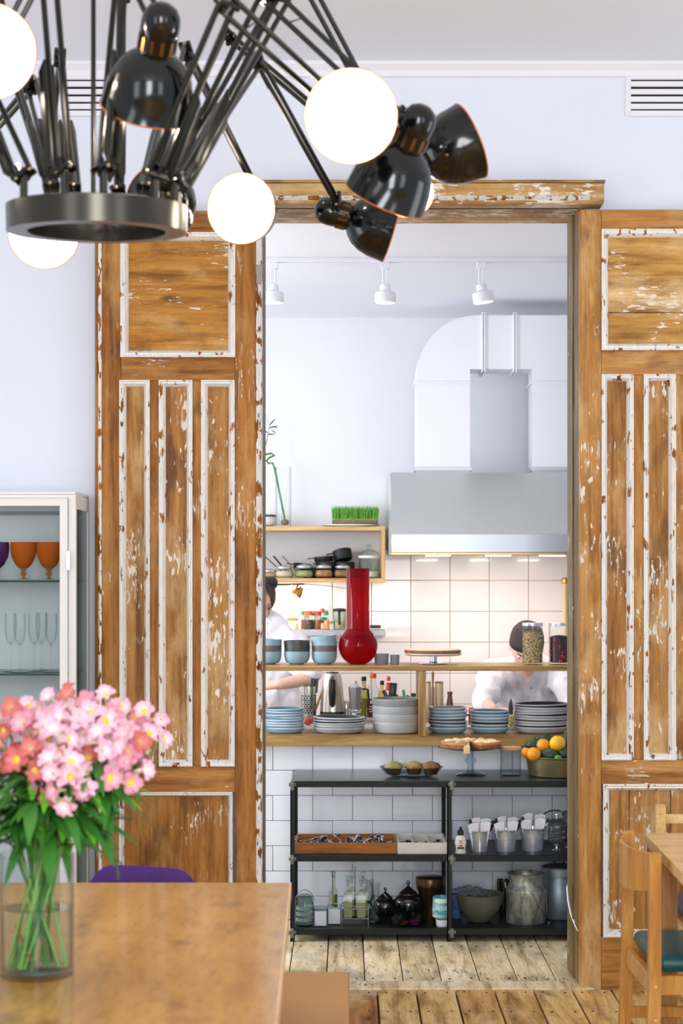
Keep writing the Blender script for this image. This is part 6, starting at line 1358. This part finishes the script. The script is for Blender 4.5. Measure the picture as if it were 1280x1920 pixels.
BL = [[mk_mesh(blossom_mesh(s * 3 + mi, (1.0, .75, .9)[s], 1.0), 'blossom', pmat[mi]) for s in range(3)] for mi in range(3)]
bmY = B(); lathe(bmY, [(0, .001), (.0045, .003), (.0062, .007), (.0035, .0085), (0, .0105)], 10); thr = mk_mesh(bmY, 'throat', yel_c)
LM = [mk_mesh(blade(L_, w_, b_, 7, .25), 'leaf', m_) for L_, w_, b_, m_ in ((.10, .013, .35, mat('leaf_bright', srgb(104, 176, 44), .5, var=.15, vs_=20)), (.13, .015, .55, mat('leaf_mid', srgb(58, 122, 40), .5, var=.15, vs_=20)), (.09, .012, .2, mat('leaf_deep', srgb(30, 78, 36), .5, var=.15, vs_=20)), (.14, .010, .8, mat('leaf_mid', srgb(58, 122, 40), .5)))]
def inst(name, me, parent, loc, rot=None, quat=None, s=1):
    o = bpy.data.objects.new(name, me); COL.objects.link(o); o.parent = parent; o.location = loc
    if quat is not None: o.rotation_euler = quat.to_euler()
    elif rot is not None: o.rotation_euler = rot
    o.scale = (s, s, s); return o
rf = random.Random(21)
# umbel centres : px, py, depth offset, colour (0 pale .. 2 salmon)
UM = [(18, 1352, -.02, 1), (62, 1345, .05, 0), (100, 1330, .10, 0), (150, 1322, .02, 1), (204, 1328, .0, 0), (285, 1352, .06, 0), (283, 1396, .04, 0), (135, 1360, -.07, 0), (178, 1362, -.05, 0), (222, 1366, -.02, 0),
      (190, 1396, -.09, 0), (243, 1400, -.03, 1), (110, 1396, -.12, 0), (60, 1375, -.08, 1), (92, 1372, -.02, 1), (20, 1408, -.10, 2), (62, 1426, -.12, 2), (110, 1440, -.14, 0), (135, 1484, -.13, 0), (180, 1466, -.11, 0), (242, 1452, -.06, 0), (150, 1432, -.06, 1),
      (208, 1420, .03, 1), (8, 1375, .04, 0), (-40, 1360, 0, 1), (-60, 1410, -.03, 1), (100, 1475, -.09, 1), (75, 1400, 0, 2), (165, 1395, .04, 1), (235, 1345, .08, 0), (40, 1440, .02, 2)]
vb = Vector((vx, YF, ZTB + .012))
# leaf positions grow along each stem
for i, (px, py, dy, ci) in enumerate(UM):
    tip = P(px, py, YF + dy); a0 = rf.uniform(0, 6.28); ru = rf.uniform(.015, rV - .012)
    foot = vb + Vector((-math.copysign(1, tip.x - vx) * abs(ru * math.cos(a0)) , ru * math.sin(a0), .004))
    neck = Vector((vx + (tip.x - vx) * .32, YF + (tip.y - YF) * .3 + rf.uniform(-.02, .02), ZTB + hV + .02))
    dn = Vector((neck.x - vx, neck.y - YF, 0)); mx_ = rV - .014
    if dn.length > mx_: dn = dn.normalized() * mx_; neck.x, neck.y = vx + dn.x, YF + dn.y
    cw_ = ('pale pink', 'deeper pink', 'salmon pink')[ci]; hx_ = 'far left' if px < 30 else 'left' if px < 95 else 'middle' if px < 165 else 'right' if px < 225 else 'far right'
    vy_ = 'top' if py < 1348 else 'upper part' if py < 1380 else 'centre' if py < 1415 else 'lower edge' if py < 1460 else 'lowest fringe'
    lab = f'{cw_} alstroemeria stem reaching the {hx_}, {vy_} of the bouquet'
    st = thing('alstroemeria', lab, 'flower', tuple(foot), group='flower stems in the glass vase')
    f_ = lambda v: v - foot
    mid2 = neck.lerp(tip, .55) + Vector((0, 0, .02))
    pts_ = [foot, foot.lerp(neck, .5) + Vector((rf.uniform(-.004, .004), rf.uniform(-.004, .004), 0)), neck, mid2, tip - Vector((0, 0, .022))]
    dense = []
    for k in range(4):
        p0, p1, p2, p3 = pts_[max(0, k - 1)], pts_[k], pts_[k + 1], pts_[min(4, k + 2)]
        for u in range(4):
            t_ = u / 4; dense.append(.5 * ((2 * p1) + (p2 - p0) * t_ + (2 * p0 - 5 * p1 + 4 * p2 - p3) * t_ * t_ + (3 * p1 - p0 - 3 * p2 + p3) * t_ ** 3))
    dense.append(pts_[-1])
    new('stem', tube(B(), [f_(v) for v in dense], [.0026] * 6 + [.0022] * 11, 7), st_g if i % 3 else st_g2, st)
    nb_ = 3 if i % 2 else 4
    # umbel of blossoms on short stalks
    stk = B()
    for k in range(nb_):
        a = 2 * math.pi * k / nb_ + rf.uniform(-.4, .4); sp = rf.uniform(.014, .024)
        c_ = tip + Vector((math.cos(a) * sp, -abs(math.sin(a)) * sp * .5 - .008, math.sin(a) * sp * .9 + .004))
        dirv = ((c_ - tip) * 1.6 + Vector((rf.uniform(-.03, .03), rf.uniform(-.035, -.008), rf.uniform(-.01, .03)))).normalized()
        q = dirv.to_track_quat('Z', 'Y'); cc = min(2, max(0, ci + rf.choice([0, 0, 0, 1, -1])))
        bo = inst('blossom', BL[cc][rf.randrange(3)], st, f_(c_), quat=q, s=rf.uniform(.8, 1.1))
        if rf.random() < .42: inst('throat', thr, bo, (0, 0, 0), rot=(0, 0, 0))
        tube(stk, [f_(tip - Vector((0, 0, .022))), f_(tip.lerp(c_, .5) - Vector((0, 0, .008))), f_(c_) - dirv * .014], .0012, 5)
    new('flower_stalks', stk, st_g, st)
    for k in range(10):
        t_ = rf.uniform(.15, .98); idx = 8 + int(t_ * 7); idx = min(idx, 15); p_ = dense[idx]
        a = rf.uniform(0, 6.28); dirv = Vector((math.cos(a), math.sin(a) * .8 - .15, rf.uniform(-.35, .55))).normalized()
        inst('leaf', LM[rf.choice([0, 1, 1, 2, 2])], st, f_(p_), quat=dirv.to_track_quat('X', 'Z'), s=rf.uniform(.6, 1.15) * (1.15 - .6 * t_))
# leafy filler sprigs round the vase mouth
for i, (tx_, ty_, dy_, lab) in enumerate(((205, 1480, -.04, 'bright leafy sprig spreading to the right under the blossoms'), (190, 1540, .0, 'mid-green leafy sprig drooping right over the vase rim'), (-10, 1530, -.05, 'dark leafy sprig hanging over the left of the vase rim'), (60, 1500, -.12, 'leafy sprig at the front of the bouquet above the vase'), (140, 1500, -.10, 'leafy sprig below the lowest white blossom'), (-50, 1480, .03, 'dark leafy sprig at the left picture edge'), (240, 1425, .02, 'small sprig with dark oval leaves at the far right of the bouquet'), (110, 1545, .06, 'shaded leafy sprig behind the vase mouth'))):
    tip = P(tx_, ty_, YF + dy_); neck = Vector((vx + max(-.045, min(.045, (tip.x - vx) * .5)), YF + dy_ * .3, ZTB + hV + .01)); foot = Vector((vx - (neck.x - vx) * .8, YF + .01 * (i - 4), ZTB + .016))
    sp = thing('leafy_sprig', lab, 'plant', tuple(foot), group='leafy sprigs in the glass vase'); line = [foot, foot.lerp(neck, .5), neck, neck.lerp(tip, .5) + Vector((0, 0, .025)), tip]
    new('stem', tube(B(), [v - foot for v in line], [.0024, .0022, .002, .0016, .001], 6), st_g2, sp)
    for k in range(16 if i != 6 else 6):
        t_ = rf.uniform(.0, 1); p_ = line[2].lerp(line[3], t_ * 2) if t_ < .5 else line[3].lerp(line[4], t_ * 2 - 1)
        a = rf.uniform(0, 6.28); dirv = (Vector((math.cos(a), math.sin(a) * .7, rf.uniform(-.6, .35))) + (tip - neck).normalized() * .6).normalized()
        inst('leaf', LM[rf.choice([0, 1, 2, 2] if i in (2, 5, 7) else [0, 0, 1, 2])], sp, p_ - foot, quat=dirv.to_track_quat('X', 'Z'), s=rf.uniform(.5, .95) * (.4 if i == 6 else 1))
gr = thing('greenery_sprig', 'feathery dark green sprig drooping over the right side of the vase', 'plant', (vx + .02, YF, ZTB + .06)); o1 = Vector((vx + .02, YF, ZTB + .06))
main = [o1, Vector((vx + .03, YF - .02, ZTB + hV)), P(110, 1560, YF - .04), P(160, 1553, YF - .05), P(205, 1565, YF - .06), P(217, 1600, YF - .06), P(222, 1650, YF - .06)]
new('stem', tube(B(), [v - o1 for v in main], [.002, .002, .0018, .0015, .0015, .0012, .0006], 6), st_g2, gr)
bm = B()
for seg in range(2, 6):
    for k in range(26 if seg < 4 else 14):
        t_ = k / 26; p_ = main[seg].lerp(main[seg + 1], rf.random()); L_ = rf.uniform(.02, .045) * (1 if seg < 4 else .35); a = rf.uniform(0, 6.28)
        dv_ = Vector((math.cos(a) * .8 + .4, rf.uniform(-.6, .6), math.sin(a) * .7 - .1)).normalized(); e_ = p_ + dv_ * L_ - Vector((0, 0, L_ * .25)); w_ = dv_.cross(Vector((0, 1, 0))).normalized() * .0011
        a_, b_, c_ = bm.verts.new(p_ - w_ - o1), bm.verts.new(p_ + w_ - o1), bm.verts.new(e_ - o1); bm.faces.new((a_, b_, c_))
tag(new('needles', bm, mat('fern_dark', srgb(30, 66, 40), .6), gr, smooth=0), kind='stuff')
tw = thing('brown_twig', 'bent orange-brown twig under water in the glass vase', 'twig', (vx, YF, ZTB + .014)); o1 = Vector((vx, YF, ZTB + .014))
new('twig', tube(B(), [P(30, 1735, YF) - o1, P(40, 1760, YF - .02) - o1, P(52, 1790, YF - .03) - o1, P(66, 1812, YF - .03) - o1], .0022, 6), mat('twig_brown', srgb(150, 80, 24), .6), tw)
# ================================================================== PEOPLE
skin = mat('skin', srgb(232, 186, 164), .5, sub=.15, var=.04, vs_=12); white_c = mat('chef_cotton', srgb(236, 234, 240), .85, bump=.25, bs=14); hairm = mat('dark_hair', srgb(34, 24, 20), .5, bump=.4, bs=120, var=.3, vs_=60); capm = mat('charcoal_cap', srgb(62, 52, 50), .8, bump=.2, bs=60); trou = mat('dark_trousers', srgb(40, 42, 48), .85)
def skin_bm(pts, edges, lv=2):
    """limbs as tapered segments with rounded joints; a voxel remesh afterwards fuses them into one skin"""
    bm = B(); n = 20
    rad = {k: ((v[1], v[1]) if not isinstance(v[1], tuple) else v[1]) for k, v in pts.items()}
    for k, v in pts.items():
        rx, ry = rad[k]; big = max(rx, ry)
        ball(bm, v[0], 1.0, 18, (rx, ry, min(rx, ry)))
    for a, b in edges:
        pa, pb = pts[a][0], pts[b][0]; t = (pb - pa)
        if t.length < 1e-5: continue
        t.normalize(); ax = Vector((1, 0, 0)) - t * t.x
        if ax.length < .35: ax = Vector((0, 0, 1)) - t * t.z
        ax.normalize(); ay = t.cross(ax); rings = []
        for u in range(7):
            f = u / 6; c = pa.lerp(pb, f); r0 = rad[a][0] * (1 - f) + rad[b][0] * f; r1 = rad[a][1] * (1 - f) + rad[b][1] * f
            rings.append([bm.verts.new(c + ax * r0 * math.cos(2 * math.pi * i / n) + ay * r1 * math.sin(2 * math.pi * i / n)) for i in range(n)])
        for p, q in zip(rings, rings[1:]):
            for i in range(n): bm.faces.new((p[i], p[(i + 1) % n], q[(i + 1) % n], q[i]))
        bm.faces.new(rings[0][::-1]); bm.faces.new(rings[-1])
    return bm
def add_head(bm, M_, r=.1):
    """head at origin of M_, face towards -y, up z; r = half height ~.115"""
    bm2 = B(); res = bmesh.ops.create_uvsphere(bm2, u_segments=40, v_segments=28, radius=1)
    for v in bm2.verts:
        x, y, z = v.co
        jaw = 1 - .30 * max(0, -z) ** 1.3
        v.co = Vector((x * .074 * jaw, y * (.094 if y > 0 else .088) * (1 - .10 * max(0, -z)), z * .115))
        fx_, fz_ = v.co.x, v.co.z
        if y < 0:
            v.co.y += .010 * math.exp(-((abs(fx_) - .032) / .014) ** 2 - ((fz_ - .005) / .014) ** 2)      # eye sockets
            v.co.y -= .008 * math.exp(-(fx_ / .04) ** 2 - ((fz_ - .026) / .012) ** 2)                  # brow
            v.co.y -= .020 * math.exp(-(fx_ / .010) ** 2 - ((fz_ + .028) / .020) ** 2)                 # nose
            v.co.y -= .007 * math.exp(-(fx_ / .024) ** 2 - ((fz_ + .062) / .012) ** 2)                 # lips
            v.co.y -= .008 * math.exp(-(fx_ / .02) ** 2 - ((fz_ + .098) / .014) ** 2)                  # chin
    for s in (-1, 1): ball(bm2, (s * .076, .006, -.008), .026, 12, (.35, .75, 1.1))
    bmesh.ops.transform(bm2, matrix=M_, verts=bm2.verts[:])
    me = bpy.data.meshes.new('t'); bm2.to_mesh(me); bm2.free(); bm.from_mesh(me); bpy.data.meshes.remove(me)
def hand_bm(bm, wrist, palm_dir, normal, side, curl=.5, s=1.0):
    d = Vector(palm_dir).normalized(); n = Vector(normal).normalized(); n = (n - d * n.dot(d)).normalized(); t = d.cross(n) * side
    w = Vector(wrist); pts = {'w': (w, .022)}; ed = []
    for q_ in range(4): pts['a%d' % q_] = (w + d * .018 + t * (-.016 + .0107 * q_), .0145); pts['b%d' % q_] = (w + d * .072 + t * (-.029 + .0193 * q_), .0105); ed += [('w', 'a%d' % q_), ('a%d' % q_, 'b%d' % q_)]
    ed += [('b0', 'b1'), ('b1', 'b2'), ('b2', 'b3'), ('a0', 'b1'), ('a1', 'b2'), ('a2', 'b3'), ('a1', 'b0'), ('a2', 'b1'), ('a3', 'b2')]
    bb = skin_bm(pts, ed, 1); parts = [bb]
    for i, (off, L_) in enumerate(((-.030, .068), (-.010, .078), (.010, .074), (.029, .058))):
        p0 = w + d * .070 + t * off; a = curl; pp_ = [p0]; dd = d
        for k, q in enumerate((.45, .32, .23)):
            ang = a * (k + .6) * .8; dd = (d * math.cos(ang) - n * math.sin(ang)); pp_.append(pp_[-1] + dd * L_ * q)
        parts.append(skin_bm({str(k): (v, .0092 - .0012 * k) for k, v in enumerate(pp_)}, [('0', '1'), ('1', '2'), ('2', '3')], 1))
    tb = w + d * .028 - t * .028; d2 = (d * .75 - t * .6 - n * .25).normalized(); d3 = (d * .95 - t * .15 - n * .3).normalized()
    parts.append(skin_bm({'a': (tb, .014), 'b': (tb + d2 * .032, .011), 'c': (tb + d2 * .032 + d3 * .028, .0095), 'd': (tb + d2 * .032 + d3 * .05, .007)}, [('a', 'b'), ('b', 'c'), ('c', 'd')], 1))
    for q in parts:
        me = bpy.data.meshes.new('t'); q.to_mesh(me); q.free(); bm.from_mesh(me); bpy.data.meshes.remove(me)
def face_parts(parent, HM):
    ew = mat('eye_white', srgb(236, 234, 232), .3); ed_ = mat('eye_dark', srgb(40, 28, 22), .2); lp = mat('lip', srgb(190, 104, 100), .5)
    for s_ in (-1, 1):
        e = new('eye', ball(B(), HM @ Vector((s_ * .030, -.0665, .004)), .0115, 14), ew, parent); new('iris', ball(B(), HM @ Vector((s_ * .030, -.0742, .000)), .0056, 10), ed_, e)
        bm = B(); tube(bm, [HM @ Vector((s_ * (.018 + .009 * i), -.090 + .004 * i * i * .5, .026 + .003 * math.sin(i * 1.0))) for i in range(4)], [.002, .003, .0026, .0012], 6); new('eyebrow', bm, hairm, parent)
    bm = B(); tube(bm, [HM @ Vector((-.022 + .0073 * i, -.091 - .004 * math.sin(math.pi * i / 6), -.062)) for i in range(7)], [.001, .003, .0042, .004, .0042, .003, .001], 8); new('mouth', bm, lp, parent)
def remesh(o, vox, sm=3):
    r = o.modifiers.new('r', 'REMESH'); r.mode = 'VOXEL'; r.voxel_size = vox; r.use_smooth_shade = True
    s = o.modifiers.new('m', 'SMOOTH'); s.iterations = sm; s.factor = .5
def cloth(o, vox=.009, amp=.024):
    remesh(o, vox, 14)
    tx = bpy.data.textures.get('folds') or bpy.data.textures.new('folds', 'CLOUDS'); tx.noise_scale = .085; tx.noise_depth = 2
    d = o.modifiers.new('d', 'DISPLACE'); d.texture = tx; d.texture_coords = 'LOCAL'; d.strength = amp * 2; d.mid_level = .5
    s_ = o.modifiers.new('m2', 'SMOOTH'); s_.iterations = 2; s_.factor = .5
def V(*a): return Vector(a)
# ---- cook on the right, head bowed over the board, seated on a stool behind the counter
cxp = WX(985, 8.85)
pr = thing('person', 'cook in a white jacket and charcoal cap bowing over the right counter', 'person', (cxp, 8.95, 0)); o1 = V(cxp, 8.95, 0)
L = lambda px, py, Y: P(px, py, Y) - o1
pel = V(0, .08, .60); che = V(0, .03, .86); nek = V(0, -.05, 1.02); nk2 = V(0, -.085, 1.07)
shl, shr = L(925, 1262, 8.93), L(1046, 1262, 8.93); ell, elr = L(905, 1318, 8.70), L(1080, 1330, 8.70)
wl = L(925, 1331, 8.53); wr = L(1030, 1331, 8.53)
bodyp = dict(pel=(pel, (.14, .12)), wai=(V(0, .07, .73), (.13, .10)), che=(che, (.15, .11)), ucb=(V(0, .0, .96), (.13, .09)), nek=(nek, .058), nk2=(nk2, .052),
             shl=(shl, .052), ell=(ell, .040), wl=(wl, .026), shr=(shr, .052), elr=(elr, .040), wr=(wr, .026),
             hl=(V(-.10, .06, .58), .085), kl=(V(-.13, -.12, .56), .06), al=(V(-.13, -.08, .10), .04), fl=(V(-.13, -.20, .04), .035),
             hr=(V(.10, .06, .58), .085), kr=(V(.13, -.12, .56), .06), ar=(V(.13, -.08, .10), .04), fr=(V(.13, -.20, .04), .035))
be = [('pel', 'wai'), ('wai', 'che'), ('che', 'ucb'), ('ucb', 'nek'), ('nek', 'nk2'), ('ucb', 'shl'), ('shl', 'ell'), ('ell', 'wl'), ('ucb', 'shr'), ('shr', 'elr'), ('elr', 'wr'), ('pel', 'hl'), ('hl', 'kl'), ('kl', 'al'), ('al', 'fl'), ('pel', 'hr'), ('hr', 'kr'), ('kr', 'ar'), ('ar', 'fr')]
bm = skin_bm(bodyp, be)
HM = Matrix.Translation(V(0, -.135, 1.125)) @ Matrix.Rotation(R(42), 4, 'X') @ Matrix.Rotation(R(-6), 4, 'Z')
add_head(bm, HM)
hand_bm(bm, wl, (1, -.25, -.12), (0, -.2, 1), 1, .55); hand_bm(bm, wr, (-1, -.2, -.1), (0, -.2, 1), -1, .6)
bo = new('body', bm, skin, pr); remesh(bo, .0052, 2); face_parts(pr, HM)
# jacket
jp = {k: v for k, v in bodyp.items() if k in ('pel', 'wai', 'che', 'ucb', 'shl', 'ell', 'shr', 'elr')}
jp = {k: (v[0], tuple(q + .022 for q in v[1]) if isinstance(v[1], tuple) else v[1] + .022) for k, v in jp.items()}
jp['cul'] = (ell.lerp(wl, .28), .052); jp['cur'] = (elr.lerp(wr, .28), .052); jp['ucb'] = (V(0, .015, .955), (.15, .095))
jp['pel'] = (V(0, .07, .63), (.165, .15)); jp['ell'] = (ell, .06); jp['elr'] = (elr, .06)
bm = skin_bm(jp, [('pel', 'wai'), ('wai', 'che'), ('che', 'ucb'), ('ucb', 'shl'), ('shl', 'ell'), ('ell', 'cul'), ('ucb', 'shr'), ('shr', 'elr'), ('elr', 'cur')])
jk = new('jacket', bm, white_c, pr); cloth(jk)
# crossed lapels and dark undershirt in the V
from mathutils.bvhtree import BVHTree
def patch(name, quad, off, m, n=9, th=.005):
    """cloth piece laid on the jacket surface; quad = TL, TR, BR, BL in (x, z)"""
    dg = bpy.context.evaluated_depsgraph_get(); tree = BVHTree.FromObject(jk, dg); bm = B(); g_ = []
    for i in range(n):
        row = []
        for j in range(n):
            u, v = i / (n - 1), j / (n - 1)
            tl, tr_, br, bl = [Vector(q) for q in quad]; p = tl.lerp(tr_, u).lerp(bl.lerp(br, u), v)
            h, nn, _, _ = tree.ray_cast(Vector((p.x, -1, p.y)), Vector((0, 1, 0)))
            y_ = h.y if h is not None and h.y < .1 else -.10
            row.append(bm.verts.new((p.x, y_ - off, p.y)))
        g_.append(row)
    for i in range(n - 1):
        for j in range(n - 1): bm.faces.new((g_[i][j], g_[i + 1][j], g_[i + 1][j + 1], g_[i][j + 1]))
    bmesh.ops.solidify(bm, geom=bm.faces[:], thickness=-th)
    return new(name, bm, m, jk)
q_ = lambda *pp: [(L(a_, b_, 8.85).x, L(a_, b_, 8.85).z) for a_, b_ in pp]
patch('undershirt', q_((968, 1244), (1005, 1244), (991, 1279), (986, 1279)), .004, mat('brown_shirt', srgb(128, 92, 80), .8))
patch('lapel', q_((996, 1248), (1024, 1250), (1020, 1304), (988, 1284)), .009, white_c)
patch('lapel', q_((956, 1250), (974, 1248), (996, 1296), (984, 1318)), .012, white_c)
patch('lapel', q_((956, 1252), (962, 1262), (984, 1318), (949, 1291)), .019, white_c)
patch('placket', q_((998, 1290), (1003, 1290), (1001, 1345), (995, 1345)), .008, white_c)
bm = B(); lathe(bm, [(.078, -.020), (.083, .0), (.082, .03), (.074, .06), (.055, .085), (.0, .095)], 30, HM @ Matrix.Translation((0, .012, .028)) @ Matrix.Rotation(R(-14), 4, 'X'), 1, 1.14)
cp = new('cap', bm, capm, pr)
bm = B(); lathe(bm, [(.080, -.012), (.0845, -.012), (.0845, .006), (.080, .006)], 30, HM @ Matrix.Translation((0, .012, .028)) @ Matrix.Rotation(R(-14), 4, 'X'), 1, 1.14); new('cap_band', bm, hairm, cp)
bm = B(); ball(bm, (0, .022, -.002), .078, 24, (1.0, 1.12, 1.12), None); bmesh.ops.transform(bm, matrix=HM, verts=bm.verts[:]); 
for v in list(bm.verts):
    q = HM.inverted() @ v.co
    if q.y < -.035 or q.z < -.062: bm.verts.remove(v)
new('hair', bm, hairm, pr)
bm = skin_bm({k: (bodyp[k][0], (bodyp[k][1] if not isinstance(bodyp[k][1], tuple) else .10) + .012) for k in ('pel', 'hl', 'kl', 'al', 'hr', 'kr', 'ar')}, [('pel', 'hl'), ('hl', 'kl'), ('kl', 'al'), ('pel', 'hr'), ('hr', 'kr'), ('kr', 'ar')]); remesh(new('trousers', bm, trou, pr), .012, 6)
stl = thing('kitchen_stool', 'plain stool under the right-hand cook behind the counter', 'stool', (cxp, 9.05, 0)); new('stool_seat', lathe(B(), [(0, .43), (.16, .43), (.17, .42), (.16, .40), (0, .40)], 28), bro, stl)
for a in range(4): new('leg', tube(B(), [(.15 * math.cos(R(45 + 90 * a)), .15 * math.sin(R(45 + 90 * a)), 0), (.11 * math.cos(R(45 + 90 * a)), .11 * math.sin(R(45 + 90 * a)), .40)], .012, 8), bro, stl)
# ---- cook on the left, turned away to the left, arm reaching left
cxl = WX(487, 8.95)
pl2 = thing('person', 'cook in a white jacket with dark tied hair at the left door edge', 'person', (cxl, 8.98, 0)); o1 = V(cxl, 8.98, 0)
sh2, sh1 = L(556, 1212, 9.0), L(430, 1200, 9.05); el2, wr2 = L(578, 1272, 8.86), L(522, 1284, 8.74)
el1, wr1 = L(415, 1290, 8.85), L(455, 1300, 8.70)
bp2 = dict(pel=(V(.02, .06, .84), (.13, .105)), wai=(V(.02, .05, .98), (.115, .09)), che=(V(.01, .04, 1.12), (.135, .10)), ucb=(V(0, .02, 1.19), (.12, .08)), nek=(V(-.005, 0, 1.255), .052), nk2=(V(-.01, -.01, 1.29), .048),
           sh2=(sh2, .05), el2=(el2, .038), wr2=(wr2, .025), sh1=(sh1, .05), el1=(el1, .038), wr1=(wr1, .025),
           hl=(V(-.08, .06, .80), .085), kl=(V(-.09, .05, .45), .06), al=(V(-.09, .08, .09), .04), fl=(V(-.09, -.05, .035), .033), hr=(V(.12, .06, .80), .085), kr=(V(.13, .05, .45), .06), ar=(V(.13, .08, .09), .04), fr=(V(.13, -.05, .035), .033))
be2 = [('pel', 'wai'), ('wai', 'che'), ('che', 'ucb'), ('ucb', 'nek'), ('nek', 'nk2'), ('ucb', 'sh2'), ('sh2', 'el2'), ('el2', 'wr2'), ('ucb', 'sh1'), ('sh1', 'el1'), ('el1', 'wr1'), ('pel', 'hl'), ('hl', 'kl'), ('kl', 'al'), ('al', 'fl'), ('pel', 'hr'), ('hr', 'kr'), ('kr', 'ar'), ('ar', 'fr')]
bm = skin_bm(bp2, be2)
HM = Matrix.Translation(V(-.014, -.055, 1.362)) @ Matrix.Rotation(R(-28), 4, 'Z') @ Matrix.Rotation(R(24), 4, 'X') @ Matrix.Scale(.94, 4)
add_head(bm, HM)
hand_bm(bm, wr2, (-1, -.25, -.05), (0, -.4, 1), -1, .75); hand_bm(bm, wr1, (.8, -.3, -.2), (0, -.2, 1), 1, .6)
bo = new('body', bm, skin, pl2); remesh(bo, .0052, 2); face_parts(pl2, HM)
jp = {k: (v[0], tuple(q + .02 for q in v[1]) if isinstance(v[1], tuple) else v[1] + .022) for k, v in bp2.items() if k in ('pel', 'wai', 'che', 'ucb', 'sh2', 'sh1')}
jp['pel'] = (V(.02, .05, .66), (.19, .165)); jp['wai'] = (V(.02, .05, .93), (.165, .135)); jp['ql'] = (V(-.09, .06, .74), .125); jp['qr'] = (V(.13, .06, .74), .125); jp['c2'] = (sh2.lerp(el2, .82), .066); jp['c1'] = (sh1.lerp(el1, .8), .066); jp['sh2'] = (sh2, .066)
bm = skin_bm(jp, [('pel', 'wai'), ('ql', 'wai'), ('qr', 'wai'), ('wai', 'che'), ('che', 'ucb'), ('ucb', 'sh2'), ('sh2', 'c2'), ('ucb', 'sh1'), ('sh1', 'c1')])
jk = new('jacket', bm, white_c, pl2); cloth(jk)
bm = B(); tube(bm, [V(-.06, .02, 1.255), V(-.045, -.05, 1.245), V(.03, -.06, 1.235), V(.065, 0, 1.25), V(.03, .07, 1.265), V(-.03, .07, 1.265)], .013, 8, True); new('collar', bm, white_c, jk)
bm = B(); ball(bm, (0, .014, .014), .090, 28, (1.02, 1.22, 1.26)); bmesh.ops.transform(bm, matrix=HM, verts=bm.verts[:])
Hi = HM.inverted()
for v in list(bm.verts):
    q = Hi @ v.co
    if (q.y < -.03 and q.z < .055) or q.z < -.07: bm.verts.remove(v)
new('hair', bm, hairm, pl2)
bm = B(); ball(bm, (.06, .075, .055), .036, 16, (1, 1, 1)); bmesh.ops.transform(bm, matrix=HM, verts=bm.verts[:]); new('hair_bun', bm, hairm, pl2)
bm = skin_bm({k: (bp2[k][0], (bp2[k][1] if not isinstance(bp2[k][1], tuple) else .09) + .012) for k in ('pel', 'hl', 'kl', 'al', 'hr', 'kr', 'ar')}, [('pel', 'hl'), ('hl', 'kl'), ('kl', 'al'), ('pel', 'hr'), ('hr', 'kr'), ('kr', 'ar')]); remesh(new('trousers', bm, trou, pl2), .012, 6)
